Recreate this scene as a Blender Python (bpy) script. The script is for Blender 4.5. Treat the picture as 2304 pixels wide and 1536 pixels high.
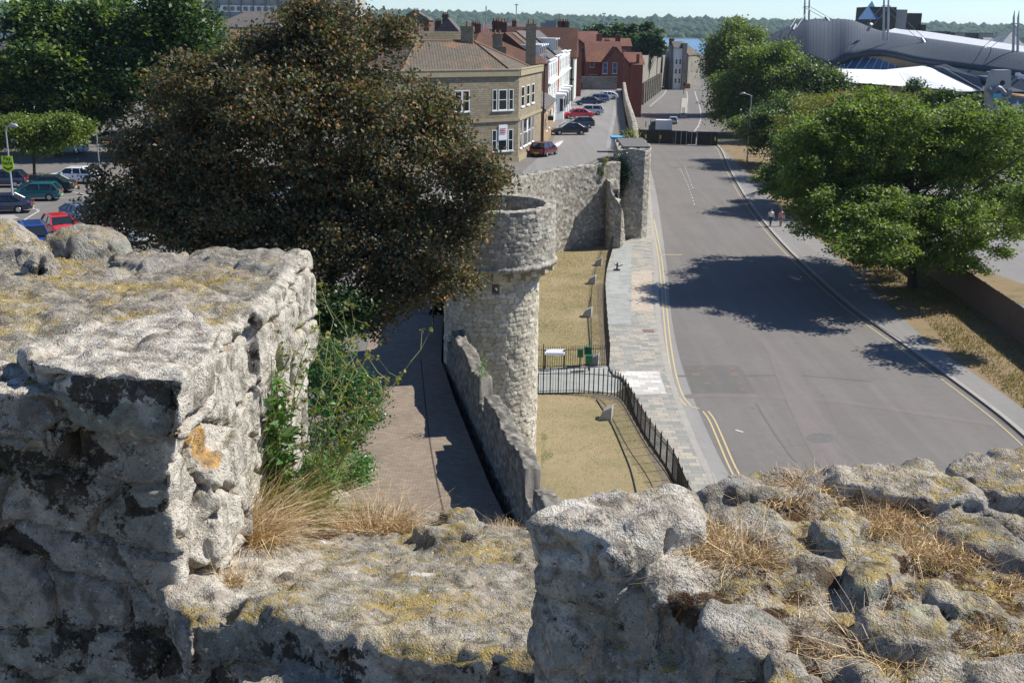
import bpy, math, random
import numpy as np
from mathutils import Vector, Matrix
R_ = math.radians
rng = np.random.default_rng(7); random.seed(7)
for o in list(bpy.data.objects): bpy.data.objects.remove(o)
S = bpy.context.scene
COL = S.collection
# ------------------------------------------------------------------ camera
CAMH = 19.0; PIT = R_(15.8); ROLL = 0.0145; FPX = 2500.0
fw = np.array([0, math.cos(PIT), -math.sin(PIT)]); _u = np.array([0, math.sin(PIT), math.cos(PIT)]); _r = np.array([1.0, 0, 0])
RT = _r*math.cos(ROLL)+_u*math.sin(ROLL); UP = -_r*math.sin(ROLL)+_u*math.cos(ROLL)
cd = bpy.data.cameras.new('camera'); cam = bpy.data.objects.new('camera', cd); COL.objects.link(cam); S.camera = cam
cam.matrix_world = Matrix(((RT[0], UP[0], -fw[0], 0), (RT[1], UP[1], -fw[1], 0), (RT[2], UP[2], -fw[2], CAMH), (0, 0, 0, 1)))
cd.sensor_width = 36; cd.lens = 36*FPX/2304; cd.clip_start = 0.05; cd.clip_end = 20000
def W(x, y, z=0.0):            # point of the photo on the level z
    d = fw*FPX+RT*(x-1152)-UP*(y-768); t = (z-CAMH)/d[2]; p = d*t; return (float(p[0]), float(p[1]), z)
def D(x, y, Y):                # point of the photo at the distance Y
    d = fw*FPX+RT*(x-1152)-UP*(y-768); t = Y/d[1]; p = d*t; return (float(p[0]), float(p[1]), float(p[2]+CAMH))
# ------------------------------------------------------------------ light
SUN_AZ = R_(72); SUN_EL = R_(46)            # azimuth clockwise from +Y (view direction)
w = bpy.data.worlds.new("World"); S.world = w; w.use_nodes = True
nt = w.node_tree; bg = nt.nodes['Background']; sk = nt.nodes.new('ShaderNodeTexSky'); sk.sky_type = 'NISHITA'; sk.sun_disc = False
sk.sun_elevation = SUN_EL; sk.sun_rotation = SUN_AZ; sk.air_density = 1.0; sk.dust_density = 0.0; sk.ozone_density = 2.5; sk.altitude = 1500
tm = nt.nodes.new('ShaderNodeMix'); tm.data_type = 'RGBA'; tm.blend_type = 'MULTIPLY'; tm.inputs[0].default_value = 1; tm.inputs[7].default_value = (.86, .98, 1.17, 1); nt.links.new(sk.outputs[0], tm.inputs[6]); nt.links.new(tm.outputs[2], bg.inputs[0]); bg.inputs[1].default_value = 0.085
sl = bpy.data.lights.new('sun', 'SUN'); sl.energy = 4.8; sl.angle = R_(0.5); sl.color = (1, .95, .86)
so = bpy.data.objects.new('sun', sl); COL.objects.link(so)
sd = Vector((math.sin(SUN_AZ)*math.cos(SUN_EL), math.cos(SUN_AZ)*math.cos(SUN_EL), math.sin(SUN_EL)))
so.rotation_euler = sd.to_track_quat('Z', 'Y').to_euler()
S.view_settings.view_transform = 'Standard'; S.view_settings.look = 'None'; S.view_settings.exposure = 0.55; S.view_settings.gamma = 1
S.render.engine = 'CYCLES'
# ------------------------------------------------------------------ numpy noise
def h3(ix, iy, iz, seed=0):
    n = (ix.astype(np.int64)*374761393+iy.astype(np.int64)*668265263+iz.astype(np.int64)*2147483647+seed*1274126177) & 0xffffffff
    n = ((n ^ (n >> 13))*1274126177) & 0xffffffff
    n = ((n ^ (n >> 16))*2246822519) & 0xffffffff
    return ((n ^ (n >> 15)) & 0xffffff)/float(0xffffff)
def vnoise(P, sc, seed=0):     # value noise in -1..1
    Q = P*sc; I = np.floor(Q).astype(np.int64); f = Q-I; f = f*f*(3-2*f); r = 0
    for a in (0, 1):
        for b in (0, 1):
            for c in (0, 1):
                wt = (f[:, 0] if a else 1-f[:, 0])*(f[:, 1] if b else 1-f[:, 1])*(f[:, 2] if c else 1-f[:, 2])
                r = r+wt*h3(I[:, 0]+a, I[:, 1]+b, I[:, 2]+c, seed)
    return r*2-1
def fbm(P, sc, n=3, seed=0, g=.5):
    r = 0; a = 1; t = 0
    for i in range(n): r = r+a*vnoise(P, sc*2**i, seed+i*17); t += a; a *= g
    return r/t
def voro3(P, sc, seed=0, jit=.8):     # F2-F1, id hash
    Q = P*np.array(sc); I = np.floor(Q).astype(np.int64); b1 = np.full(len(Q), 9.); b2 = b1.copy(); idh = np.zeros(len(Q))
    for a in (-1, 0, 1):
        for b in (-1, 0, 1):
            for c in (-1, 0, 1):
                J = I+np.array([a, b, c]); k = [J[:, 0], J[:, 1], J[:, 2]]
                px = J[:, 0]+.5+jit*(h3(*k, seed+1)-.5); py = J[:, 1]+.5+jit*(h3(*k, seed+2)-.5); pz = J[:, 2]+.5+jit*(h3(*k, seed+3)-.5)
                d = np.sqrt((Q[:, 0]-px)**2+(Q[:, 1]-py)**2+(Q[:, 2]-pz)**2); m = d < b1
                b2 = np.where(m, b1, np.minimum(b2, d)); idh = np.where(m, h3(*k, seed+4), idh); b1 = np.where(m, d, b1)
    return b2-b1, idh
def masonry(u, v, bw, bh, seed=0, jit=.55):   # coursed rubble: edge distance in cells, stone hash
    P = np.stack([u, v, 0*u], 1)
    u = u+.25*bw*vnoise(P, 1.3/bw, seed+9); v = v+.22*bh*vnoise(P, .9/bw, seed+8)
    qv = v/bh; r = np.floor(qv); b1 = np.full(len(u), 9.); b2 = b1.copy(); idh = np.zeros(len(u))
    for b in (-1, 0, 1):
        rr = r+b; off = h3(rr, rr*0, rr*0, seed)*3; ws = 0.75+.6*h3(rr, rr*0+1, rr*0, seed)
        qu = u/bw/ws+off; i0 = np.floor(qu)
        for a in (-1, 0, 1):
            ii = i0+a; cx = ii+.5+jit*(h3(ii, rr, rr*0, seed+1)-.5); cy = rr+.5+.35*jit*(h3(ii, rr, rr*0, seed+2)-.5)
            d = np.maximum(np.abs(qu-cx)*ws*bw/bh*.75, np.abs(qv-cy))+.15*np.hypot((qu-cx), (qv-cy)); m = d < b1
            b2 = np.where(m, b1, np.minimum(b2, d)); idh = np.where(m, h3(ii, rr, rr*0, seed+4), idh); b1 = np.where(m, d, b1)
    return b2-b1, idh
# ------------------------------------------------------------------ materials
def srgb(r, g, b): f = lambda c: (c/255/12.92 if c <= 10 else ((c/255+.055)/1.055)**2.4); return (f(r), f(g), f(b))
class N:
    def __init__(s, name, rough=.85, spec=.3):
        s.m = bpy.data.materials.new(name); s.m.use_nodes = True; s.t = s.m.node_tree; s.b = s.t.nodes['Principled BSDF']
        s.b.inputs['Roughness'].default_value = rough; s.b.inputs['Specular IOR Level'].default_value = spec
    def n(s, typ, **k):
        x = s.t.nodes.new('ShaderNode'+typ)
        for a, v in k.items():
            if a.startswith('i_'): x.inputs[a[2:].replace('_', ' ')].default_value = v
            else: setattr(x, a, v)
        return x
    def l(s, a, b): s.t.links.new(a, b)
    def co(s, kind='Object'): 
        if not hasattr(s, '_tc'): s._tc = s.n('TexCoord')
        return s._tc.outputs[kind]
    def noise(s, scale, detail=4, rough=.6, co=None, dist=0, fac=True):
        x = s.n('TexNoise', i_Scale=scale, i_Detail=detail, i_Roughness=rough, i_Distortion=dist); s.l(co if co is not None else s.co(), x.inputs['Vector']); return x.outputs[0 if fac else 1]
    def ramp(s, f, stops, mode='LINEAR'):
        x = s.n('ValToRGB'); e = x.color_ramp.elements; x.color_ramp.interpolation = mode
        while len(e) < len(stops): e.new(.5)
        for i, (p, c) in enumerate(stops): e[i].position = p; e[i].color = (*c, 1) if isinstance(c, tuple) else (c, c, c, 1)
        s.l(f, x.inputs[0]); return x.outputs[0]
    def mix(s, f, a, b, mode='MIX'):
        x = s.n('Mix', data_type='RGBA', blend_type=mode)
        for v, i in ((f, 0), (a, 6), (b, 7)):
            if isinstance(v, (int, float)): x.inputs[i].default_value = v if i == 0 else (v, v, v, 1)
            elif isinstance(v, tuple): x.inputs[i].default_value = (*v, 1)
            else: s.l(v, x.inputs[i])
        return x.outputs[2]
    def math(s, op, a, b=0, c=None, clamp=False):
        x = s.n('Math', operation=op, use_clamp=clamp)
        for v, i in ((a, 0), (b, 1), (c, 2)):
            if v is None: continue
            if isinstance(v, (int, float)): x.inputs[i].default_value = v
            else: s.l(v, x.inputs[i])
        return x.outputs[0]
    def attr(s, name): x = s.n('Attribute', attribute_name=name); return x.outputs['Fac']
    def rnd(s): return s.n('NewGeometry').outputs['Random Per Island']
    def color(s, c):
        if isinstance(c, tuple): s.b.inputs['Base Color'].default_value = (*c, 1)
        else: s.l(c, s.b.inputs['Base Color'])
    def bump(s, h, st=.5, dist=.02):
        x = s.n('Bump'); x.inputs['Strength'].default_value = st; x.inputs['Distance'].default_value = dist; s.l(h, x.inputs['Height']); s.l(x.outputs[0], s.b.inputs['Normal'])
M = {}
def simple(name, c, rough=.6, metal=0, var=.25, nscale=3.0, spec=.4, bump=0, coat=0):
    k = N(name, rough, spec); k.b.inputs['Metallic'].default_value = metal
    if coat: k.b.inputs['Coat Weight'].default_value = coat; k.b.inputs['Coat Roughness'].default_value = .05
    n = k.noise(nscale, 5)
    k.color(k.mix(n, tuple(x*(1-var) for x in c), tuple(min(1, x*(1+var)) for x in c)))
    if bump: k.bump(k.noise(nscale*6, 3), bump, .01)
    M[name] = k.m; return k.m
def leaves(name, cols, rough=.45, trans=.3, spec=.5):
    k = N(name, rough, spec); r = k.rnd(); c = k.ramp(r, [(i/(len(cols)-1), x) for i, x in enumerate(cols)])
    big = k.noise(.9, 2); c = k.mix(k.ramp(big, [(.35, 0.0), (.65, 1.0)]), c, k.mix(1.0, c, (1.25, 1.2, .85), 'MULTIPLY'))
    k.color(c); t = k.n('BsdfTranslucent'); k.l(k.mix(1.0, c, (1.3, 1.5, .6), 'MULTIPLY'), t.inputs[0]); ms = k.n('MixShader'); ms.inputs[0].default_value = trans
    k.l(k.b.outputs[0], ms.inputs[1]); k.l(t.outputs[0], ms.inputs[2]); k.l(ms.outputs[0], k.t.nodes['Material Output'].inputs[0]); M[name] = k.m; return k.m
def stonewall(name, tones, mortar, och=(.38, .28, .14)):     # used with baked masonry relief attributes
    k = N(name, .92, .15); n = k.noise(2.2, 5); f = k.noise(28, 4)
    c = k.ramp(k.attr('tone'), [(0, tones[0]), (.35, tones[1]), (.7, tones[2]), (.93, tones[3]), (1, och)])
    c = k.mix(k.ramp(n, [(.45, 0.0), (.75, .55)]), c, tuple(x*.5 for x in tones[0]))
    c = k.mix(k.attr('mort'), c, mortar); c = k.mix(k.ramp(f, [(.3, .45), (.62, 0.0)]), c, tuple(x*.35 for x in tones[0]))
    k.color(c); k.bump(f, .5, .03); M[name] = k.m; return k.m
def bricks(name, c1, c2, mort, bw=.225, bh=.075, msz=.01, stain=.3, off=.5, bump=.4, rough=.85, nz=1.2):
    k = N(name, rough, .25); uv = k.co('UV'); x = k.n('TexBrick'); x.offset = off
    x.inputs['Scale'].default_value = 1; x.inputs['Brick Width'].default_value = bw; x.inputs['Row Height'].default_value = bh; x.inputs['Mortar Size'].default_value = msz
    x.inputs['Color1'].default_value = (*c1, 1); x.inputs['Color2'].default_value = (*c2, 1); x.inputs['Mortar'].default_value = (*mort, 1); x.inputs['Bias'].default_value = 0
    k.l(uv, x.inputs['Vector']); n = k.noise(nz, 6)
    c = k.mix(k.ramp(n, [(.4, 0.0), (.75, stain)]), x.outputs[0], tuple(a*.45 for a in c1)); f = k.noise(25, 3); c = k.mix(.22, c, f, 'OVERLAY')
    k.color(c); k.bump(k.math('SUBTRACT', f, x.outputs[1]), bump, .015); M[name] = k.m; return k.m
def roof(name, c, c2, pitch=.3, lich=.35):
    k = N(name, .85, .25); uv = k.co('UV'); x = k.n('TexBrick'); x.inputs['Scale'].default_value = 1; x.inputs['Brick Width'].default_value = pitch; x.inputs['Row Height'].default_value = pitch*.9
    x.inputs['Mortar Size'].default_value = .035*pitch/.3; x.inputs['Color1'].default_value = (*c, 1); x.inputs['Color2'].default_value = (*c2, 1); x.inputs['Mortar'].default_value = (*[a*.3 for a in c], 1)
    k.l(uv, x.inputs['Vector']); n = k.noise(.35, 6, .65); cc = k.mix(k.ramp(n, [(.5, 0.0), (.7, lich)]), x.outputs[0], (.32, .15, .05)); n2 = k.noise(1.5, 5); cc = k.mix(k.ramp(n2, [(.45, 0.0), (.8, .45)]), cc, (.05, .045, .04))
    k.color(cc); k.bump(k.math('SUBTRACT', 1, x.outputs[1]), .6, .04); M[name] = k.m; return k.m
# ------------------------------------------------------------------ mesh helpers
def newobj(name, V, F, mat=None, parent=None, loc=(0, 0, 0), uv=None, attrs=None, smooth=False):
    me = bpy.data.meshes.new(name); V = np.asarray(V, dtype=np.float32).reshape(-1, 3)
    if isinstance(F, np.ndarray):
        k = F.shape[1]; me.vertices.add(len(V)); me.vertices.foreach_set('co', V.ravel()); me.loops.add(F.size); me.loops.foreach_set('vertex_index', F.astype(np.int32).ravel())
        me.polygons.add(len(F)); me.polygons.foreach_set('loop_start', np.arange(len(F), dtype=np.int32)*k); me.polygons.foreach_set('loop_total', np.full(len(F), k, dtype=np.int32)); me.update(calc_edges=True)
    else: me.from_pydata(V.tolist(), [], F); me.update()
    if uv is not None:
        ul = me.uv_layers.new(name='UVMap'); ul.data.foreach_set('uv', np.asarray(uv, dtype=np.float32).ravel())
    for k_, a in (attrs or {}).items():
        at = me.attributes.new(k_, 'FLOAT', 'POINT'); at.data.foreach_set('value', np.asarray(a, dtype=np.float32))
    if smooth: me.polygons.foreach_set('use_smooth', np.ones(len(me.polygons), dtype=bool))
    o = bpy.data.objects.new(name, me); COL.objects.link(o)
    if mat: me.materials.append(mat if not isinstance(mat, str) else M[mat])
    if parent: o.parent = parent
    o.location = loc; return o
def tag(o, label=None, cat=None, group=None, kind=None):
    if label: o['label'] = label
    if cat: o['category'] = cat
    if group: o['group'] = group
    if kind: o['kind'] = kind
    return o
def thing(name, label, cat, loc=(0, 0, 0), rz=0, group=None):
    o = bpy.data.objects.new(name, None); COL.objects.link(o); o.location = loc; o.rotation_euler = (0, 0, rz); o.empty_display_size = .3
    return tag(o, label, cat, group)
def copy_tree(o, parent=None):
    c = o.copy(); COL.objects.link(c)
    if parent: c.parent = parent
    for ch in o.children: copy_tree(ch, c)
    return c
class MB:
    def __init__(s): s.v = []; s.f = []
    def add(s, V, F): b = len(s.v); s.v += [tuple(map(float, p)) for p in V]; s.f += [tuple(i+b for i in f) for f in F]; return s
    def box(s, x0, y0, z0, x1, y1, z1):
        return s.add([(x0, y0, z0), (x1, y0, z0), (x1, y1, z0), (x0, y1, z0), (x0, y0, z1), (x1, y0, z1), (x1, y1, z1), (x0, y1, z1)], [(0, 3, 2, 1), (4, 5, 6, 7), (0, 1, 5, 4), (1, 2, 6, 5), (2, 3, 7, 6), (3, 0, 4, 7)])
    def obox(s, p0, p1, th, z0, z1, side=0):    # box along a ground line; side -1/1 shifts off the line
        p0 = np.array(p0[:2], float); p1 = np.array(p1[:2], float); d = p1-p0; L = np.linalg.norm(d); n = np.array([-d[1], d[0]])/max(L, 1e-6)
        a, b = (-th/2+side*th/2, th/2+side*th/2); q = [p0+n*a, p1+n*a, p1+n*b, p0+n*b]
        return s.prism(q, z0, z1)
    def prism(s, q, z0, z1):
        n = len(q); a = sum(q[i][0]*q[(i+1) % n][1]-q[(i+1) % n][0]*q[i][1] for i in range(n))
        if a < 0: q = q[::-1]
        return s.add([(p[0], p[1], z0) for p in q]+[(p[0], p[1], z1) for p in q], [tuple(range(n))[::-1], tuple(range(n, 2*n))]+[(i, (i+1) % n, (i+1) % n+n, i+n) for i in range(n)])
    def tube(s, pts, r, n=8, cap=True):
        pts = [Vector(p) for p in pts]; rr = r if isinstance(r, (list, tuple)) else [r]*len(pts); V = []; F = []
        for i, p in enumerate(pts):
            d = (pts[min(i+1, len(pts)-1)]-pts[max(i-1, 0)]).normalized(); a = d.orthogonal().normalized() if i == 0 else (a-d*a.dot(d)).normalized(); b = d.cross(a)
            V += [p+(a*math.cos(2*math.pi*k/n)+b*math.sin(2*math.pi*k/n))*rr[i] for k in range(n)]
        for i in range(len(pts)-1): F += [(i*n+k, i*n+(k+1) % n, (i+1)*n+(k+1) % n, (i+1)*n+k) for k in range(n)]
        if cap: F += [tuple(range(n))[::-1], tuple(range((len(pts)-1)*n, len(pts)*n))]
        return s.add(V, F)
    def build(s, name, mat, parent=None, off=None, loc=(0, 0, 0), bevel=0, smooth=False):
        V = np.array(s.v, dtype=float)
        if off is not None: V = V-np.array(off)
        uv = []
        for f in s.f:
            P = V[list(f)]; nn = np.cross(P[1]-P[0], P[2]-P[0]) if len(f) < 4 else np.cross(P[2]-P[0], P[3]-P[1]); l = np.linalg.norm(nn); nn = nn/l if l > 1e-12 else np.array([0, 0, 1.])
            t = np.array([1., 0, 0]) if abs(nn[2]) > .98 else np.cross([0, 0, 1.], nn); t /= np.linalg.norm(t); b = np.cross(nn, t)
            uv += [(p@t, p@b) for p in P]
        o = newobj(name, V, s.f, mat, parent, loc, uv=uv, smooth=smooth)
        if bevel: m = o.modifiers.new('b', 'BEVEL'); m.width = bevel; m.segments = 2; m.limit_method = 'ANGLE'
        return o
def sheet(name, poly, z, mat, kind='structure', parent=None):
    q = list(poly); n = len(q); a = sum(q[i][0]*q[(i+1) % n][1]-q[(i+1) % n][0]*q[i][1] for i in range(n))
    if a < 0: q = q[::-1]
    o = newobj(name, [(p[0], p[1], z) for p in q], [tuple(range(n))], mat, parent, uv=[(p[0], p[1]) for p in q])
    if kind: o['kind'] = kind
    return o
def raised(name, poly, z0, z1, mat, kind='structure'):
    b = MB().prism([p[:2] for p in poly], z0, z1); o = b.build(name, mat)
    if kind: o['kind'] = kind
    return o
def offset_line(pts, d):
    pts = [np.array(p[:2], float) for p in pts]; out = []
    for i, p in enumerate(pts):
        t = pts[min(i+1, len(pts)-1)]-pts[max(i-1, 0)]; t /= np.linalg.norm(t); out.append(p+np.array([t[1], -t[0]])*d)
    return out
def resample(pts, step):
    pts = [np.array(p[:2], float) for p in pts]; out = []
    for a, b in zip(pts[:-1], pts[1:]):
        n = max(1, int(np.linalg.norm(b-a)/step)); out += [a+(b-a)*i/n for i in range(n)]
    return out+[pts[-1]]
def smoothline(pts, n=6):     # Catmull-Rom
    P = [np.array(p[:2], float) for p in pts]; P = [2*P[0]-P[1]]+P+[2*P[-1]-P[-2]]; out = []
    for i in range(1, len(P)-2):
        for k in range(n):
            t = k/n; a, b, c, d = P[i-1:i+3]; out.append(.5*((2*b)+(-a+c)*t+(2*a-5*b+4*c-d)*t*t+(-a+3*b-3*c+d)*t**3))
    return out+[P[-2]]
def ribbon(name, L, Rr, z, mat, kind='structure'):
    if len(L) != len(Rr):
        def eq(Q, n=60):
            Q = np.array([q[:2] for q in Q], float); c = np.concatenate([[0], np.cumsum(np.linalg.norm(np.diff(Q, axis=0), axis=1))]); t = np.linspace(0, c[-1], n); return [(np.interp(a, c, Q[:, 0]), np.interp(a, c, Q[:, 1])) for a in t]
        L, Rr = eq(L), eq(Rr)
    L = [p[:2] for p in L]; Rr = [p[:2] for p in Rr]
    n = len(L); V = [(*p, z) for p in L]+[(*p, z) for p in Rr]; F = [(i, n+i, n+i+1, i+1) for i in range(n-1)]
    V = np.array(V); s = 0; uv = []; 
    for f in F: uv += [(V[k][0], V[k][1]) for k in f]
    o = newobj(name, V, F, mat, uv=uv)
    if kind: o['kind'] = kind
    return o
# ------------------------------------------------------------------ material library
simple('grey_metal', (.35, .36, .37), .45, .3, .1); simple('dark_iron', (.02, .02, .022), .5, 0, .2); simple('white_paint', (.72, .73, .72), .6, 0, .06)
simple('black_board', (.006, .006, .007), .55, 0, .3); simple('yellow_sticker', (.7, .5, .02), .6); simple('concrete', (.36, .35, .32), .9, 0, .25, 4, .2, .3)
simple('plaster', (.55, .55, .5), .85, 0, .12, 1.5); simple('whitewall', (.68, .68, .65), .8, 0, .1, 1.0); simple('dark_stone', (.07, .06, .05), .9, 0, .3)
simple('bark', (.07, .055, .04), .95, 0, .4, 6, .1, .8); simple('green_plastic', (.01, .12, .05), .4); simple('ridge_tile', (.17, .11, .07), .9); simple('black_paint', (.012, .012, .014), .4)
simple('chimney_pot', (.3, .14, .07), .9); simple('tyre', (.015, .015, .016), .9); simple('rim', (.5, .5, .52), .3, .8, .05); simple('lamp_red', (.45, .02, .01), .25); simple('lamp_clear', (.7, .7, .68), .15, .2)
simple('amber', (.7, .25, .02), .3); simple('plate_yellow', (.6, .5, .08), .5); simple('lead', (.2, .21, .23), .6, .2); simple('lime', (.55, .75, .02), .5); simple('signblack', (.01, .01, .01), .5)
simple('skin', (.5, .32, .23), .6); simple('hair', (.04, .025, .015), .7); simple('shirt_white', (.75, .76, .8), .8); simple('shirt_pink', (.6, .3, .3), .8); simple('trousers', (.04, .05, .1), .9); simple('trousers_tan', (.25, .2, .15), .9); simple('shoe', (.05, .04, .04), .6)
simple('red_tile_cap', (.25, .08, .04), .9); simple('membrane', (.9, .9, .88), .5, 0, .02); simple('sculpt', (.38, .37, .34), .7, 0, .2); simple('stain_rust', (.185, .13, .105), .95)
simple('stone_trim', (.33, .28, .185), .9, 0, .25, 2, .2, .4); simple('timber', (.14, .11, .085), .9, 0, .35, 3, .15, .4); simple('sign_white', (.75, .77, .8), .5, 0, .05); simple('sky_blue_sign', (.1, .4, .6), .5); simple('slab_dark', (.13, .125, .12), .9)
g = N('glass', .06, .8); g.color((.015, .02, .025)); M['glass'] = g.m
g = N('glass_blue', .12, .7); g.color((.06, .12, .22)); M['glass_blue'] = g.m
g = N('water', .25, .5); g.color((.06, .16, .26)); g.bump(g.noise(.08, 6), .4, 1.0); M['water'] = g.m
# asphalt
def asphalt(name, base, var=.2):
    k = N(name, .9, .25); n = k.noise(.16, 7, .62); n2 = k.noise(1.7, 5); f = k.noise(45, 3)
    c = k.mix(n, tuple(x*(1-var) for x in base), tuple(x*(1+var) for x in base)); c = k.mix(k.ramp(n2, [(.5, 0.0), (.8, .35)]), c, tuple(x*.65 for x in base))
    mp = k.n('Mapping'); mp.inputs['Scale'].default_value = (1.1, .05, 1); mp.inputs['Rotation'].default_value = (0, 0, -.06); k.l(k.co(), mp.inputs[0]); c = k.mix(k.ramp(k.noise(1.0, 4, .6, co=mp.outputs[0]), [(.42, .3), (.6, 0.0)]), c, tuple(x*.68 for x in base)); c = k.mix(k.ramp(k.noise(.9, 7, .75), [(.62, 0.0), (.7, .25)]), c, tuple(x*1.6 for x in base))
    ct = k.n('TexVoronoi', feature='DISTANCE_TO_EDGE', i_Scale=.13); wv = k.mix(.93, k.noise(.8, 4, fac=False), k.co()); k.l(wv, ct.inputs['Vector'])
    c = k.mix(k.ramp(ct.outputs[0], [(0.0, .28), (.0025, 0.0)]), c, tuple(x*.35 for x in base))
    c = k.mix(.3, c, f, 'OVERLAY'); k.color(c); k.bump(f, .3, .01); M[name] = k.m; return k.m
asphalt('asphalt', (.17, .158, .147)); asphalt('asphalt_pale', (.225, .215, .205), .15); asphalt('asphalt_red', (.185, .163, .156), .12); asphalt('asphalt_dark', (.145, .136, .128), .12); asphalt('gutter', (.27, .262, .25), .15)
simple('yellow_line', (.48, .39, .2), .8, 0, .3, 9); simple('white_line', (.6, .6, .58), .8, 0, .25, 8); simple('kerb', (.33, .31, .28), .9, 0, .25, 2, .2, .3); simple('pale_strip', (.3, .28, .26), .9)
bricks('paving', (.24, .25, .235), (.42, .375, .31), (.17, .16, .14), .62, .42, .012, .25, .37, .15); bricks('paving_warm', (.40, .34, .27), (.48, .41, .33), (.2, .18, .15), .6, .45, .008, .15, .5, .1)
bricks('paving_grey', (.30, .31, .29), (.36, .37, .35), (.2, .2, .19), 2.4, 3.2, .01, .45, .5, .1); bricks('paving_white', (.42, .4, .37), (.68, .66, .62), (.3, .28, .25), .62, .42, .012, .1, .5, .1)
bricks('paving_brick', (.225, .18, .135), (.30, .245, .19), (.15, .12, .1), .22, .11, .008, .35, .5, .3, nz=.8)
bricks('brick_red', (.22, .06, .04), (.29, .085, .05), (.25, .17, .13)); bricks('brick_dark', (.12, .05, .035), (.17, .07, .045), (.15, .11, .09)); bricks('brick_tan', (.3, .2, .11), (.38, .26, .15), (.3, .25, .18), .4, .15)
bricks('stone_block', (.25, .21, .14), (.36, .305, .215), (.2, .165, .11), .42, .19, .02, .35, .43, .5, nz=.5); bricks('stone_grey', (.24, .22, .18), (.36, .33, .27), (.2, .18, .15), .6, .3, .02, .6, .4, .6, nz=.4)
roof('roof_brown', (.14, .115, .09), (.20, .165, .125), .32, .6); roof('roof_red', (.19, .08, .058), (.235, .105, .078), .3, .35); roof('roof_dark', (.12, .06, .045), (.16, .075, .05), .28, .3); roof('roof_slate', (.14, .13, .13), (.19, .175, .165), .3, .25)
# lawn
k = N('lawn', 1, .1); n = k.noise(.22, 5, .7); n2 = k.noise(2.5, 5, .7); f = k.noise(50, 3)
c = k.ramp(n, [(.3, (.33, .265, .17)), (.5, (.28, .23, .135)), (.7, (.17, .175, .085))]); c = k.mix(k.ramp(n2, [(.4, .0), (.75, .6)]), c, (.36, .29, .17)); c = k.mix(.4, c, f, 'OVERLAY'); k.color(c); k.bump(f, .8, .03); M['lawn'] = k.m
k = N('verge', 1, .1); n = k.noise(.5, 5, .7); f = k.noise(30, 3)
c = k.ramp(n, [(.3, (.10, .11, .04)), (.45, (.22, .17, .10)), (.6, (.25, .18, .11)), (.7, (.16, .13, .09))]); c = k.mix(.4, c, f, 'OVERLAY'); k.color(c); k.bump(f, .8, .03); M['verge'] = k.m
k = N('ground', 1, .1); n = k.noise(.02, 6, .7); c = k.ramp(n, [(.35, (.06, .08, .03)), (.5, (.12, .11, .07)), (.65, (.2, .19, .17))]); k.color(c); M['ground'] = k.m
simple('earth', (.13, .10, .07), 1, 0, .35, 5, .1, .8); simple('gravel', (.2, .17, .13), 1, 0, .4, 12, .1, .8); simple('bright_grass', (.15, .22, .06), 1, 0, .4, 8)
stonewall('stone_cream', [(.42, .38, .30), (.56, .51, .41), (.64, .59, .48), (.70, .66, .56)], (.25, .215, .155)); stonewall('stone_grey_r', [(.26, .24, .20), (.38, .355, .30), (.46, .43, .37), (.60, .57, .51)], (.16, .145, .115)); stonewall('stone_parapet', [(.12, .11, .10), (.20, .185, .16), (.27, .25, .22), (.36, .34, .30)], (.14, .125, .105), (.3, .25, .17))
simple('mortar_top', (.3, .265, .22), 1, 0, .4, 9, .1, 1)
def ribmetal(name, c, pitch=1.1, rough=.45):
    k = N(name, rough, .5); k.b.inputs['Metallic'].default_value = .1; uv = k.n('SeparateXYZ'); k.l(k.co('UV'), uv.inputs[0]); x = k.math('FRACT', k.math('DIVIDE', uv.outputs[0], pitch)); st = k.math('LESS_THAN', x, .18)
    n = k.noise(.2, 4); k.color(k.mix(st, k.mix(n, tuple(a*.85 for a in c), tuple(a*1.15 for a in c)), tuple(a*.55 for a in c))); k.bump(st, .6, .08); M[name] = k.m
ribmetal('rib_roof', (.055, .07, .088), 1.0, .7); ribmetal('rib_white', (.8, .8, .78), .8, .5)
leaves('leaf_copper', [(.045, .058, .038), (.09, .115, .078), (.10, .068, .042), (.055, .075, .05), (.14, .075, .042), (.14, .17, .12), (.28, .125, .05), (.07, .09, .058), (.055, .045, .036)], .62, .24, .3)
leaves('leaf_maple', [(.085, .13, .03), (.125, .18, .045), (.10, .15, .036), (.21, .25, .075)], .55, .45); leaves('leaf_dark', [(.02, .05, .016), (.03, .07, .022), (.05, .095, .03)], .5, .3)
leaves('leaf_mid', [(.08, .12, .036), (.115, .16, .048), (.18, .215, .075)], .55, .42); leaves('leaf_olive', [(.12, .14, .035), (.17, .18, .045), (.22, .20, .07)], .55, .38); leaves('leaf_orange', [(.16, .09, .03), (.2, .1, .03), (.13, .11, .03)], .6, .3)
leaves('leaf_weed', [(.05, .13, .025), (.09, .2, .04), (.16, .24, .09)], .5, .35); leaves('leaf_hedge', [(.02, .09, .02), (.04, .15, .03), (.09, .2, .05)], .4, .3); leaves('straw', [(.42, .30, .19), (.56, .42, .29), (.70, .56, .42), (.24, .15, .09), (.5, .33, .2)], .8, .06, .2)
leaves('straw_green', [(.12, .15, .04), (.28, .24, .09), (.42, .28, .14)], .8, .12, .2); leaves('leaf_light', [(.08, .13, .025), (.12, .17, .035), (.16, .2, .06)], .5, .35); leaves('stem', [(.22, .28, .10), (.30, .30, .14)], .7, .1)
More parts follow.
